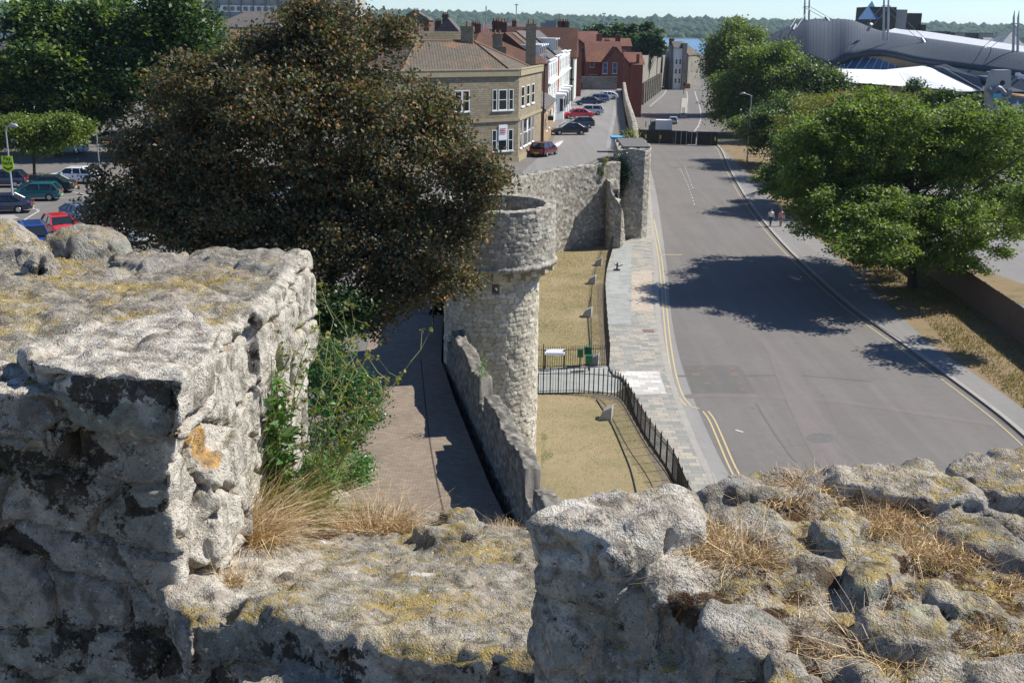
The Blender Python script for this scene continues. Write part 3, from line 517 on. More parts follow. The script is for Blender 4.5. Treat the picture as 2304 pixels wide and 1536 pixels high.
def vnormals(V, F):
    n = np.cross(V[F[:, 2]]-V[F[:, 0]], V[F[:, 3]]-V[F[:, 1]]); vn = np.zeros_like(V)
    for i in range(4): np.add.at(vn, F[:, i], n)
    return vn/np.maximum(np.linalg.norm(vn, axis=1), 1e-12)[:, None]
def blobmask(V, lst, seed=0, sc=25, amp=.4):
    r = np.zeros(len(V)); nz = fbm(V, sc, 3, seed)
    for (c, rad) in lst: r = np.maximum(r, np.clip((1-np.linalg.norm((V-np.array(c))/np.array(rad), axis=1)+amp*nz)*1.5, 0, 1))
    return r
# weathered stone with lichen; the attributes say where mortar, moss, ochre stone and black lichen are
def oldstone(name, q):
    k = N(name, .93, .12); co = k.co(); n1 = k.noise(7, 6, .65); n2 = k.noise(26, 5, .7); n3 = k.noise(110, 4, .75); n4 = k.noise(320, 2, .6)
    c = k.ramp(k.attr('tone'), [(0, (.20, .21, .22)), (.25, (.36, .37, .375)), (.5, (.27, .30, .275)), (.75, (.46, .46, .45)), (1, (.40, .36, .31))]); c = k.mix(k.ramp(n1, [(.35, 0.0), (.7, .6)]), c, (.60, .59, .565))
    c = k.mix(k.attr('pal'), c, k.mix(n2, (.62, .59, .53), (.88, .87, .84))); c = k.mix(k.ramp(n2, [(.34, .6), (.5, 0.0)]), c, (.24, .22, .19))
    c = k.mix(k.attr('mort'), c, k.mix(n3, (.38, .29, .22), (.74, .63, .52))); c = k.mix(k.ramp(k.attr('och'), [(.15, 0.0), (.4, 1.0)]), c, k.mix(n2, (.50, .28, .09), (.78, .52, .22)))
    g = k.n('SeparateXYZ'); k.l(k.n('NewGeometry').outputs['Normal'], g.inputs[0]); upf = k.ramp(g.outputs[2], [(.45, 0.0), (.8, 1.0)]); l1 = k.noise(4.2, 5, .7, dist=.3); l2 = k.noise(55, 6, .8)
    c = k.mix(k.math('MULTIPLY', k.math('MULTIPLY', upf, k.attr('lich')), k.ramp(k.noise(11, 6, .75), [(.4, 0.0), (.62, .7)])), c, k.mix(n3, (.30, .26, .19), (.60, .54, .43)))
    ly = k.math('MULTIPLY', k.ramp(k.math('ADD', k.math('MULTIPLY', l1, .6), k.math('MULTIPLY', l2, .5)), [(.545, 0.0), (.60, .85)]), k.math('MULTIPLY', upf, k.attr('lich'))); c = k.mix(ly, c, k.mix(n3, (.50, .35, .06), (.40, .34, .14)))
    lm = k.math('MULTIPLY', k.ramp(k.noise(3.1, 6, .75), [(.60, 0.0), (.64, .7)]), k.attr('lich')); c = k.mix(lm, c, (.42, .46, .38))
    sp = k.ramp(n3, [(.36, .9), (.42, 0.0)]); c = k.mix(k.math('MULTIPLY', sp, .55), c, (.09, .08, .07)); wh = k.ramp(k.noise(80, 3, .6), [(.64, 0.0), (.67, .85)]); c = k.mix(wh, c, (.75, .73, .69))
    vt = k.n('TexVoronoi', feature='F1', i_Scale=30.0); mp = k.n('Mapping'); mp.inputs['Scale'].default_value = (1, 1, .45); k.l(co, mp.inputs[0]); k.l(k.mix(.75, k.noise(30, 2, fac=False), mp.outputs[0]), vt.inputs['Vector']); pit = k.math('MULTIPLY', k.ramp(vt.outputs[0], [(.10, 1.0), (.16, 0.0)]), k.ramp(n1, [(.35, 0.0), (.5, .85)])); c = k.mix(pit, c, (.03, .027, .024))
    pk = k.ramp(k.noise(60, 2, .5), [(.69, 0.0), (.72, .7)]); c = k.mix(pk, c, (.36, .22, .15)); pb = k.attr('peb'); c = k.mix(k.math('MULTIPLY', pb, .8), c, k.mix(n1, (.16, .14, .13), (.66, .6, .54)))
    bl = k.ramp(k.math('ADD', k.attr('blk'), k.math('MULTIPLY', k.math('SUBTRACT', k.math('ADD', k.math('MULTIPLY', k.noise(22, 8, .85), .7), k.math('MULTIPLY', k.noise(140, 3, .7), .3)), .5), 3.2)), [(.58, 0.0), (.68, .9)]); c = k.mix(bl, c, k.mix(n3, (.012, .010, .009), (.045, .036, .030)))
    c = k.mix(k.ramp(k.math('ADD', k.attr('moss'), k.math('MULTIPLY', k.math('SUBTRACT', k.noise(34, 7, .85), .5), 3.4)), [(.55, 0.0), (.75, .95)]), c, k.mix(k.noise(60, 4, .7), (.02, .013, .008), (.13, .055, .018))); c = k.mix(k.attr('whi'), c, (.8, .78, .74)); c = k.mix(.22, c, n4, 'OVERLAY')
    cr = k.n('TexVoronoi', feature='DISTANCE_TO_EDGE', i_Scale=8.0); k.l(k.mix(.86, k.noise(9, 6, .7, fac=False), co), cr.inputs['Vector']); crk = k.math('MULTIPLY', k.ramp(cr.outputs[0], [(.004, 1.0), (.013, 0.0)]), k.ramp(k.noise(5, 3), [(.45, 0.0), (.55, .85)])); c = k.mix(crk, c, (.05, .042, .035))
    mid = k.noise(17, 7, .72, dist=.4); c = k.mix(k.ramp(mid, [(.38, .7), (.50, 0.0)]), c, (.15, .135, .11)); c = k.mix(k.ramp(mid, [(.56, 0.0), (.66, .45)]), c, (.80, .77, .71))
    c = k.mix(1.0, c, (.80, .765, .705), 'MULTIPLY'); k.color(c); k.bump(k.math('SUBTRACT', k.math('ADD', k.math('MULTIPLY', n3, .8), k.math('ADD', k.math('MULTIPLY', n4, .5), k.math('MULTIPLY', n2, 1.6))), k.math('MULTIPLY', pit, .8)), .8, .014); M[name] = k.m
oldstone('old_stone', 1.0)
def finish(fl, name, parent, bw=.2, bh=.105, depth=.012, seed=0, moss=None, och=None, blk=None, whi=None, lich=1.0, mossz=None, fine=.008, blkn=.3, pal=None, topv=4.5, peb=.72):
    V, F = fl.mesh(); Nn = vnormals(V, F); up = np.clip((Nn[:, 2]-.35)/.4, 0, 1); Q = V+.03*np.stack([vnoise(V, 5, seed+50), vnoise(V, 5, seed+60), vnoise(V, 5, seed+70)], 1)
    fr = np.abs(Nn[:, 1]) > np.abs(Nn[:, 0]); u = np.where(fr, Q[:, 0], Q[:, 1]+7.3); e1, id1 = masonry(u, Q[:, 2], bw, bh, seed, .45); e2, id2 = voro3(Q*[1, 1, .6], (topv,)*3, seed, .9); j1 = np.clip(1-e1/.13, 0, 1); j2 = np.clip(1-e2/.10, 0, 1)
    joint = j1*(1-up)+j2*up*.55; idh = np.where(up > .5, id2, id1); e3, id3 = voro3(V, (30, 30, 30), seed+5, .9); e4, id4 = voro3(V+.01*vnoise(V, 30, 3)[:, None], (13, 13, 17), seed+6, .9)
    pb = np.clip(e3*3, 0, 1)*(id3 > peb)*up; dsp = -depth*(1.8-.8*up)*joint**1.3+(idh-.5)*depth*.8*(1-up*.8)+fine*fbm(V, 40, 3, seed+3)+fine*.8*fbm(V, 14, 2, seed+4)+pb*.006+(id4-.5)*.008*(1-.4*up)-np.clip(fbm(V, 24, 2, seed+9)-.25, 0, 1)*fine*2.5
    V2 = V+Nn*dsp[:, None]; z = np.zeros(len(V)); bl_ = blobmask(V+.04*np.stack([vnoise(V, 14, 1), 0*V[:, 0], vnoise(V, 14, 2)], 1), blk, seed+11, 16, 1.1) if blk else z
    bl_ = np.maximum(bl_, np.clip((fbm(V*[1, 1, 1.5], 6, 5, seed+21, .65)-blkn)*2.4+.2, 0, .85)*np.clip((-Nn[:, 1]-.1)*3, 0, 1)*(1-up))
    ms = blobmask(V, moss, seed+13, 14, .5) if moss else z
    if mossz is not None: ms = np.maximum(ms, mossz(V, Nn))
    pl = pal(V, Nn) if pal else z
    newobj(name, V2-np.array(parent.location), F, 'old_stone', parent, attrs={'tone': idh, 'mort': np.clip(joint*1.5-.2, 0, 1)*(1-up*.5), 'moss': ms, 'och': blobmask(V, och, seed+12, 9, .4) if och else z, 'blk': bl_, 'whi': blobmask(V, whi, seed+14, 60, .9) if whi else z, 'lich': lich*(1-.92*np.clip(pl, 0, 1)), 'pal': np.clip(pl, 0, 1), 'peb': pb}, smooth=False)
fg = thing('stone_battlements', 'weathered lichen-covered stone battlements in the foreground, two merlons with a sloping gap between', 'wall', (0, 1.8, 17.6))
# body with the sill of the embrasure
fl = Field((-1.75, 1.25, 17.35), (.62, 2.95, 18.16), .0068)
fl.prism([(-1.9, 2.06), (-.95, 1.89), (-.60, 1.85), (-.47, 1.76), (-.33, 1.64), (-.17, 1.555), (.0, 1.50), (.7, 1.42), (.7, 2.55), (.05, 2.42), (-.3, 2.72), (-.5, 2.9), (-1.9, 2.9)], 17.0, 17.93, .035, sy=-.24, tap=.0)
fl.prism([W(525, 1400, 18), W(560, 1330, 18), W(640, 1260, 18), W(800, 1250, 18), W(860, 1290, 18), W(840, 1400, 18), W(900, 1490, 18), W(730, 1440, 18)], 17.85, 17.997, .02, sy=-.12, sm=.02)
fl.prism([W(355, 1330, 18), W(430, 1290, 18), W(500, 1300, 18), W(505, 1400, 18), W(420, 1420, 18)], 17.9, 18.01, .02, sm=.02)
fl.prism([W(870, 1300, 17.95), W(960, 1260, 17.95), W(1060, 1275, 17.95), W(1075, 1340, 17.95), W(960, 1370, 17.95), W(880, 1350, 17.95)], 17.8, 17.968, .02, sy=-.18, sm=.02)
fl.prism([W(935, 1215, 17.9), W(1040, 1195, 17.9), W(1075, 1235, 17.9), W(980, 1245, 17.9)], 17.7, 17.93, .025, sy=-.2, sm=.02)
fl.prism([W(985, 1150, 17.86), W(1050, 1140, 17.86), W(1070, 1170, 17.86), W(1000, 1180, 17.86)], 17.7, 17.87, .02, sy=-.2, sm=.02)
fl.prism([W(650, 1440, 18), W(900, 1560, 18), W(700, 1640, 18), W(520, 1500, 18)], 17.6, 17.96, .03, sm=.03)
fl.noise([(3.5, .010), (9, .009), (24, .005)], 3)
gpx = lambda x, y, Y: D(x, y, Y)
finish(fl, 'embrasure_sill', fg, .2, .11, .012, 5, blkn=-.02, fine=.007, topv=5, pal=lambda V, Nn: .85*np.exp(-((V[:, 0]+.52)/.10)**2)*(V[:, 1] > 1.78)+.5*(fbm(V, 5, 3, 61) > .22)+.8*np.clip((V[:, 0]-.0)*-1, 0, 0), whi=[(W(940, 1305, 17.97), (.05, .015, .03)), (W(1020, 1300, 17.96), (.018, .014, .03)), (W(735, 1215, 17.9), (.03, .02, .03)), (W(935, 1345, 17.98), (.01, .01, .03))], moss=[(W(700, 1180, 17.9), (.22, .09, .06))], lich=1.0)
# left merlon
fl = Field((-1.85, 1.62, 17.8), (-.44, 3.12, 18.66), .0068)
fl.prism([(-1.95, 1.98), (-1.2, 1.9), (-.93, 1.87), (-.60, 1.83), (-.585, 2.1), (-.57, 2.5), (-.58, 3.0), (-.9, 3.01), (-1.4, 3.0), (-1.95, 3.03)], 17.6, 18.392, .028, sx=.0, sy=.0)
fl.prism([W(60, 822, 18.41), W(180, 765, 18.41), W(330, 737, 18.41), (-.66, 2.17), W(502, 772, 18.41), W(478, 838, 18.41), W(400, 905, 18.41), W(250, 900, 18.41), W(150, 885, 18.41), W(75, 850, 18.41)], 18.335, 18.445, .006, sx=.015, sy=-.02, sm=.002)
fl.prism([W(-160, 900, 18.38), W(-80, 830, 18.38), W(20, 838, 18.38), W(120, 860, 18.38), W(130, 915, 18.38), W(0, 920, 18.38)], 18.31, 18.405, .006, sm=.002)
fl.prism([W(500, 690, 18.4), W(610, 640, 18.4), W(610, 590, 18.4), W(690, 585, 18.4), (-.555, 2.7), (-.555, 2.35)], 18.2, 18.398, .02, sm=.03)
fl.prism([(-.62, 2.75), (-.56, 2.72), (-.55, 3.0), (-.85, 3.01), (-.85, 2.88)], 18.1, 18.408, .02, sm=.02)
fl.prism([(-.62, 1.9), (-.555, 1.96), (-.545, 2.16), (-.62, 2.2)], 17.95, 18.2, .02, sm=.02)
fl.ell((-1.16, 2.96, 18.375), (.12, .10, .095), .3).ell((-1.33, 2.84, 18.37), (.12, .11, .125), -.3).ell((-1.18, 2.72, 18.385), (.045, .04, .06), .2).ell((-1.75, 2.9, 18.38), (.14, .14, .10), .2)
fl.prism([W(245, 575, 18.42), W(250, 558, 18.42), W(400, 556, 18.42), W(405, 572, 18.42), W(330, 590, 18.42)], 18.3, 18.412, .02, sm=.015)
rs = random.Random(4)
for i in range(46): x = rs.uniform(-1.7, -.66); y = rs.uniform(2.12, 2.9); fl.ell((x, y, 18.37), (rs.uniform(.015, .05), rs.uniform(.015, .05), rs.uniform(.012, .028)), rs.uniform(0, 3), .012)
fl.noise([(3.5, .007), (10, .005), (26, .003)], 13)
finish(fl, 'merlon', fg, .22, .12, .017, 15, blkn=.02, fine=.006, pal=lambda V, Nn: np.clip(np.clip((V[:, 0]+.68)*14, 0, 1)*np.clip(Nn[:, 0]*3+.25*(V[:, 0] > -.64), 0, 1)+np.clip((fbm(V, 4, 3, 62)+.05)*4, 0, 1)*.0+1.0*((V[:, 2] > 18.405)&(V[:, 1] < 2.22+.02*vnoise(V, 14, 4))&(V[:, 0] > -.93)), 0, 1), blk=[(D(180, 960, 1.87), (.10, .12, .06)), (D(235, 1020, 1.87), (.07, .1, .045)), (D(130, 920, 1.87), (.05, .1, .03)), (D(80, 1090, 1.87), (.09, .1, .04)), (D(300, 1110, 1.87), (.06, .1, .02)), (D(30, 1250, 1.87), (.10, .1, .05))],
       och=[((-.57, 1.97, 18.30), (.08, .075, .08)), ((-.57, 1.99, 18.22), (.06, .05, .05))], whi=[(W(315, 812, 18.41), (.03, .008, .03)), (W(190, 755, 18.4), (.0, .0, .0) if 0 else (.004, .004, .01))], lich=1.0)
# right merlon
fl = Field((-.07, .55, 17.75), (1.32, 2.02, 18.52), .0065); Zr = 18.33
core = [(.05, 1.44), (.10, 1.36), (.2, 1.27), (.27, 1.18), (.34, 1.05), (.40, .85), (.5, .5), (1.5, .5), (1.5, 1.92), (.84, 1.745), (.5, 1.65), (.28, 1.57)]
fl.prism(core, 17.5, 18.311, .04, tap=.05)
def st(px, z, th, r=.007, sx=0, sy=0, sm=.004, tap=0):
    if px[0][0] > 1300: z = 18.334+(z-18.334)*.75
    fl.prism([W(x, y, z) for x, y in px], z-th, z, r, sx=sx, sy=sy, sm=sm, tap=tap)
st([(1183, 1160), (1230, 1118), (1300, 1098), (1420, 1090), (1500, 1072), (1560, 1074), (1588, 1120), (1590, 1165), (1520, 1180), (1440, 1215), (1380, 1230), (1290, 1190), (1215, 1180)], 18.365, .125, .03, sy=-.05, tap=-.12)
st([(1620, 1090), (1700, 1058), (1845, 1046), (1870, 1080), (1800, 1110), (1660, 1110)], 18.335, .05); st([(1850, 1046), (1960, 1030), (2085, 1022), (2120, 1045), (2230, 1110), (2215, 1122), (2090, 1125), (1960, 1100), (1870, 1075)], 18.35, .055)
st([(2125, 1040), (2200, 1020), (2280, 1060), (2340, 1090), (2340, 1125), (2240, 1110)], 18.35, .06, sx=.03); st([(2225, 1012), (2420, 985), (2440, 1070), (2300, 1075)], 18.36, .06)
st([(1825, 1180), (1870, 1110), (1920, 1130), (1960, 1170), (1900, 1225), (1850, 1215)], 18.335, .06, .02, sy=-.1); st([(1615, 1130), (1720, 1130), (1800, 1190), (1830, 1240), (1720, 1215), (1620, 1180)], 18.32, .05, .02)
st([(1900, 1260), (1950, 1215), (2020, 1200), (2060, 1225), (2010, 1290), (1960, 1330), (1905, 1310)], 18.345, .08, .025, sy=-.12); st([(2080, 1140), (2190, 1140), (2300, 1220), (2360, 1280), (2200, 1240), (2080, 1190)], 18.325, .06, .02)
st([(1920, 1370), (2010, 1350), (2105, 1345), (2140, 1390), (2165, 1440), (2060, 1450), (1950, 1420)], 18.345, .08, .02, sx=.05, sy=-.05); st([(2030, 1290), (2130, 1290), (2230, 1330), (2360, 1400), (2260, 1400), (2110, 1350)], 18.325, .06, .02)
st([(1560, 1345), (1640, 1335), (1720, 1350), (1790, 1390), (1770, 1440), (1700, 1460), (1620, 1440), (1570, 1400)], 18.33, .14, .03); st([(1740, 1450), (1790, 1445), (1850, 1500), (1880, 1560), (1760, 1600), (1730, 1520)], 18.33, .15, .02, sx=-.1)
st([(1420, 1225), (1520, 1200), (1600, 1250), (1580, 1310), (1480, 1330), (1420, 1290)], 18.315, .12, .03); st([(2200, 1130), (2360, 1160), (2400, 1260), (2290, 1200)], 18.33, .06, .02); st([(2150, 1470), (2300, 1450), (2400, 1500), (2380, 1600), (2200, 1600)], 18.33, .08, .03); st([(1640, 1480), (1720, 1470), (1740, 1560), (1650, 1600)], 18.26, .2, .03)
# face stones below, towards the gap
fl.prism([(.035, 1.45), (.06, 1.37), (.135, 1.31), (.20, 1.30), (.22, 1.5)], 18.06, 18.245, .05, sm=.008); fl.prism([(.01, 1.47), (.045, 1.36), (.13, 1.31), (.2, 1.32), (.2, 1.5)], 17.85, 18.055, .05, sm=.008); fl.prism([(.17, 1.27), (.26, 1.17), (.32, 1.3), (.24, 1.4)], 18.0, 18.24, .04, sm=.008)
rs = random.Random(9)
for i in range(50): x = rs.uniform(.3, 1.2); y = rs.uniform(.8, 1.6); fl.ell((x, y, 18.312), (rs.uniform(.01, .03), rs.uniform(.01, .03), rs.uniform(.01, .02)), rs.uniform(0, 3), .01)
fl.noise([(5, .005), (12, .005), (30, .0045)], 23)
finish(fl, 'merlon', fg, .17, .1, .007, 25, blkn=.0, fine=.0055, topv=7, pal=lambda V, Nn: .7*((V[:, 0] < .27+.02*vnoise(V, 12, 8))&(V[:, 1] > 1.25)&(V[:, 2] > 18.30))+.45*(fbm(V, 6, 3, 63) > .2), moss=[(W(x, y, 18.32), (a, b, .05)) for x, y, a, b in [(1850, 1290, .035, .04), (2060, 1275, .05, .02), (1960, 1300, .03, .02), (2180, 1300, .04, .02), (1740, 1370, .03, .03), (2210, 1400, .05, .03), (1600, 1330, .03, .025), (1880, 1400, .03, .03), (2250, 1480, .04, .03), (1800, 1330, .04, .03), (2020, 1330, .03, .02), (2300, 1290, .04, .02)]], mossz=lambda V, Nn: np.clip((18.317+.010*fbm(V, 12, 2, 77)-V[:, 2])*70, 0, 1)*np.clip((Nn[:, 2]-.05)*3, 0, 1)*(V[:, 0] > .2)*np.clip((fbm(V, 5, 3, 88)+.12)*8, 0, 1), whi=[(W(1290, 1140, 18.36), (.025, .02, .03)), (W(1330, 1145, 18.36), (.015, .012, .03)), (W(2195, 1430, 18.34), (.02, .008, .03)), (W(2145, 1132, 18.34), (.008, .005, .02))], lich=1.0)
fb = MB(); fb.prism([(-4, 2.5), (-1.9, 2.12), (-.95, 1.93), (-.2, 1.62), (.7, 1.5), (1.5, .9), (3.5, .2), (3.5, 1.6), (1.5, 1.75), (.7, 2.3), (.0, 2.38), (-.5, 2.8), (-4, 2.9)], 0, 17.45); fb.prism([(-4, -3), (3.5, -3), (3.5, .2), (1.5, .9), (.7, 1.5), (-.2, 1.62), (-.95, 1.93), (-1.9, 2.12), (-4, 2.5)], 0, 17.2); o = fb.build('tower_body', 'stone_grey', fg); o.location = -Vector(fg.location)
# ================================================================== VEGETATION
def leaf_mesh(name, C, size, mat, parent, up=.35, seed=0, asp=.62, jit=.35, off=(0, 0, 0), dirs=None):
    r = np.random.default_rng(seed); n = len(C); N_ = r.normal(size=(n, 3)); N_[:, 2] = np.abs(N_[:, 2])*(1+up)+up; N_ /= np.linalg.norm(N_, axis=1)[:, None]
    T = r.normal(size=(n, 3)) if dirs is None else dirs; T -= (T*N_).sum(1)[:, None]*N_; T /= np.maximum(np.linalg.norm(T, axis=1), 1e-6)[:, None]; B = np.cross(N_, T); s = size*(1+jit*r.uniform(-1, 1, n))[:, None]
    V = np.stack([C-T*s*.5, C-B*s*asp*.5+N_*s*.08, C+T*s*.5, C+B*s*asp*.5+N_*s*.08], 1).reshape(-1, 3)-np.array(off); F = np.arange(4*n).reshape(n, 4)
    return newobj(name, V, F, mat, parent)
def limb_path(a, b, sag, r): 
    a, b = np.array(a), np.array(b); m = (a+b)/2+r.normal(size=3)*np.linalg.norm(b-a)*.07+np.array([0, 0, sag*np.linalg.norm(b-a)]); return [tuple(a), tuple((a+m)/2+r.normal(size=3)*.05), tuple(m), tuple(b)]
def tree(name, label, cat, base, lobes, n, leaf, mat, trunk_r=.25, fork=.35, group=None, seed=0, clump=.5, nclump=None, mats2=None, spread=.9, inner=.25, twig=True, up=.35, trunk_top=None, asp=.62, shellp=.5, lowcut=-.55, sublob=1.0, fill=.72):
    """lobes: (x,y,z,rx,ry,rz) in world coordinates; the crown is clumps of leaves on and in the lobes"""
    r = np.random.default_rng(seed+100); root = thing(name, label, cat, base, 0, group); L0 = np.array(lobes, float); sub = []
    for l_ in L0:
        q_ = max(3, int(5.5*sublob)); sub.append([*l_[:3], *(l_[3:]*fill)])
        for _ in range(q_):
            d_ = r.normal(size=3); d_[2] = abs(d_[2])*.8 if r.random() < .75 else d_[2]*.6; d_ /= np.linalg.norm(d_); f_ = r.uniform(.26, .46); sub.append([*(l_[:3]+d_*l_[3:]*r.uniform(.62, .86)), *(l_[3:]*f_*r.uniform(.85, 1.2, 3))])
    L = np.array(sub); vol = (L[:, 3]*L[:, 4]*L[:, 5])**(2/3); pr = vol/vol.sum(); nc = nclump or int(n/70)
    li = r.choice(len(L), nc, p=pr); d = r.normal(size=(nc, 3)); d /= np.linalg.norm(d, axis=1)[:, None]; d[:, 2] = np.where(d[:, 2] < lowcut, -d[:, 2], d[:, 2]); rad = np.where(r.random(nc) < inner, r.uniform(.3, .8, nc), 1-.22*r.random(nc)**1.5+.12*(r.random(nc) < .12))
    CC = L[li, :3]+d*rad[:, None]*L[li, 3:]; cs = clump*r.uniform(.5, 1.35, nc); ci = r.choice(nc, n, p=cs**2/(cs**2).sum()); P_ = CC[ci]+r.normal(size=(n, 3))*cs[ci][:, None]*np.array([1, 1, .55])*.6
    P_ = P_[P_[:, 2] > base[2]+.3]; k2 = int(len(P_)*(mats2[1] if mats2 else 0)); off = np.array(base)
    if mats2:
        sel = r.permutation(nc)[:int(nc*mats2[1])]; msk = np.isin(ci[:len(P_)], sel) if len(P_) == n else r.random(len(P_)) < mats2[1]
        leaf_mesh('crown', P_[~msk], leaf, mat, root, up, seed, off=off, asp=asp); leaf_mesh('crown', P_[msk], leaf, mats2[0], root, up, seed+1, off=off, asp=asp)
    else: leaf_mesh('crown', P_, leaf, mat, root, up, seed, off=off, asp=asp)
    cz = np.average(L[:, 2], weights=vol); cx, cy = np.average(L[:, 0], weights=vol), np.average(L[:, 1], weights=vol); b = np.array(base, float); h = cz-b[2]; fk = b+np.array([(cx-b[0])*.15, (cy-b[1])*.15, h*fork]); top = np.array([cx*.6+fk[0]*.4, cy*.6+fk[1]*.4, b[2]+h*1.35])
    m = MB(); m.tube([b-[0, 0, .15], b+[0, 0, .25], fk, (fk+top)/2+r.normal(size=3)*.1*h*.2, top], [trunk_r*1.35, trunk_r, trunk_r*.8, trunk_r*.45, trunk_r*.12], 9)
    for j in range(min(nc, 34 if twig else 12)):
        t = CC[r.integers(nc)]; s0 = fk+(top-fk)*r.uniform(0, .75); pth = limb_path(s0, b+(t-b)*.97, .06, r); m.tube(pth, [trunk_r*.35, trunk_r*.24, trunk_r*.15, trunk_r*.03], 5, False)
    o = m.build('trunk', 'bark', root, off=off, smooth=True); return root
def lobes_px(lst): return [(*D(x, y, Y), rx, ry, rz) for x, y, Y, rx, ry, rz in lst]
# the copper tree in front of the wall walk
kx = 40/2500
tree('copper_tree', 'large copper-leaved tree with bronze and grey-green leaves in front of the round tower', 'tree', (-6.6, 41, 4.5), lobes_px([(620, 330, 41, 4.3, 4.2, 3.8), (760, 150, 41, 2.5, 2.6, 2.3), (480, 280, 41, 3.1, 3, 2.4), (330, 430, 41, 2.3, 2.5, 1.7), (260, 490, 41, 1.4, 2, 1.1), (880, 330, 40, 2.7, 2.6, 2.6), (1000, 400, 40, 2.0, 2.0, 1.7), (960, 560, 39.5, 1.9, 2.2, 1.6), (800, 600, 39, 2.2, 2.4, 2.3), (620, 560, 40, 3.2, 3, 2.2), (450, 470, 41, 2.8, 2.6, 2.0), (900, 90, 41, .8, 1, .8), (700, 60, 41, 1.1, 1.3, .9), (1075, 400, 40, 1.2, 1.2, .7), (1010, 640, 39.5, 1.1, 1.3, .7), (860, 700, 39, 1.5, 1.5, .9), (330, 330, 41.5, 1.5, 1.6, 1.0), (960, 250, 40.5, 1.0, 1.2, .9), (600, 120, 41, 1.3, 1.5, .8), (1060, 470, 39, .9, 1.0, .7), (1000, 520, 39, 1.4, 1.4, 1.2), (560, 530, 39, 2.2, 2, 1.5), (420, 530, 40, 1.8, 2, 1.1), (700, 640, 38, 1.8, 1.8, 1.4), (900, 640, 39, 1.6, 1.6, 1.2), (1090, 400, 39, .8, .8, .5), (800, 430, 40, 1.9, 1.8, 1.4), (690, 420, 40.5, 1.8, 1.8, 1.2), (790, 730, 38.5, 1.3, 1.3, .9), (880, 480, 39.5, 1.6, 1.6, 1.2)]),
     205000, .145, 'leaf_copper', .34, .3, seed=3, clump=.5, nclump=2700, inner=.42, shellp=.5, up=.1, fill=.95)
# maple beside the road on the right
tree('maple_tree', 'broad bright green tree standing on the verge between the footway and the board fence', 'tree', W(2052, 650), lobes_px([(2010, 400, 83, 7.6, 5.2, 5.4), (1870, 430, 83, 4.6, 4.5, 4.6), (2180, 380, 84, 5.2, 5, 4.8), (2000, 290, 83, 4.6, 4, 3.0), (2230, 480, 84, 3.6, 4, 2.8), (1810, 390, 83, 2.6, 3, 2.8), (1900, 520, 82, 3.4, 3.5, 2.6), (2060, 520, 82, 3.8, 3.6, 2.4), (2150, 280, 84, 3.4, 3.4, 2.4), (2210, 560, 84, 2.2, 2.4, 1.4), (1880, 300, 83, 2.8, 3, 2.0), (2290, 420, 84, 3, 3, 3), (2040, 520, 77, 4.5, 4, 3.2), (1930, 500, 77, 3.5, 3.5, 3), (2060, 400, 90, 6, 5, 5), (1900, 420, 90, 4, 4, 4), (2140, 500, 78, 3.5, 3.5, 2.6), (1990, 560, 74, 3.2, 3, 2.0), (1890, 560, 76, 2.6, 3, 1.8), (2080, 590, 77, 3.0, 3, 1.6), (2100, 380, 93, 5, 5, 4), (1790, 430, 82, 2.2, 2.6, 2.2), (2250, 330, 82, 3.2, 3.2, 3.2), (2270, 520, 80, 2.6, 3, 2.2), (2170, 560, 78, 2.6, 2.6, 1.6), (1850, 500, 79, 2.4, 2.6, 2.0), (1840, 400, 94, 4, 4, 3.6), (1880, 470, 94, 4, 4, 3.2), (1950, 350, 94, 4, 4, 4), (2330, 500, 69, 2.6, 3, 2.4), (2400, 470, 67, 3.2, 3.2, 2.8), (1830, 450, 88, 3.5, 3.5, 3.2), (1880, 380, 88, 4, 4, 3.5), (1980, 590, 80, 2.4, 2.4, 1.4), (2140, 605, 80, 2.2, 2.2, 1.2), (1900, 440, 86, 4, 4, 3)]), 230000, .245, 'leaf_maple', .38, .3, seed=9, clump=.66, nclump=1900, up=.5)
# trees further along the right-hand side
gr = 'trees lining the right side of the road'
tree('roadside_tree', 'tall pale-topped green tree leaning over the far end of the road', 'tree', (47, 262, 0), lobes_px([(1655, 130, 262, 6, 7, 7), (1640, 180, 262, 6, 6, 6), (1660, 88, 262, 4.5, 5, 4), (1685, 160, 262, 5.5, 6, 6), (1625, 130, 262, 3.5, 5, 6)]), 42000, .58, 'leaf_mid', .4, group=gr, seed=21, clump=1.8)
tree('roadside_tree', 'rounded green tree just beyond the taller road lamp', 'tree', (44, 214, 0), lobes_px([(1700, 220, 214, 7.5, 7, 7.5), (1640, 250, 214, 4.5, 5, 4), (1750, 170, 214, 6, 6, 5), (1700, 145, 214, 4, 5, 3.4), (1780, 230, 214, 6, 6, 6)]), 50000, .48, 'leaf_maple', .4, group=gr, seed=22, clump=1.6, mats2=('leaf_mid', .4))
tree('roadside_tree', 'dark green tree behind the willow, in front of the curved metal roof', 'tree', (62, 200, 0), lobes_px([(1830, 180, 200, 5, 5, 3.2), (1800, 200, 200, 5, 5, 4), (1850, 215, 200, 5, 5, 5)]), 22000, .48, 'leaf_dark', .35, group=gr, seed=23, clump=1.4, mats2=('leaf_mid', .5))
tree('roadside_tree', 'low dark tree shading the footway below the taller road lamp', 'tree', W(1745, 385), lobes_px([(1740, 320, 163, 5, 5, 4.5), (1800, 330, 160, 5.5, 5, 5), (1700, 300, 168, 3.8, 5, 4), (1780, 270, 165, 5, 5, 4)]), 36000, .40, 'leaf_dark', .3, group=gr, seed=24, clump=1.2, mats2=('leaf_mid', .45))
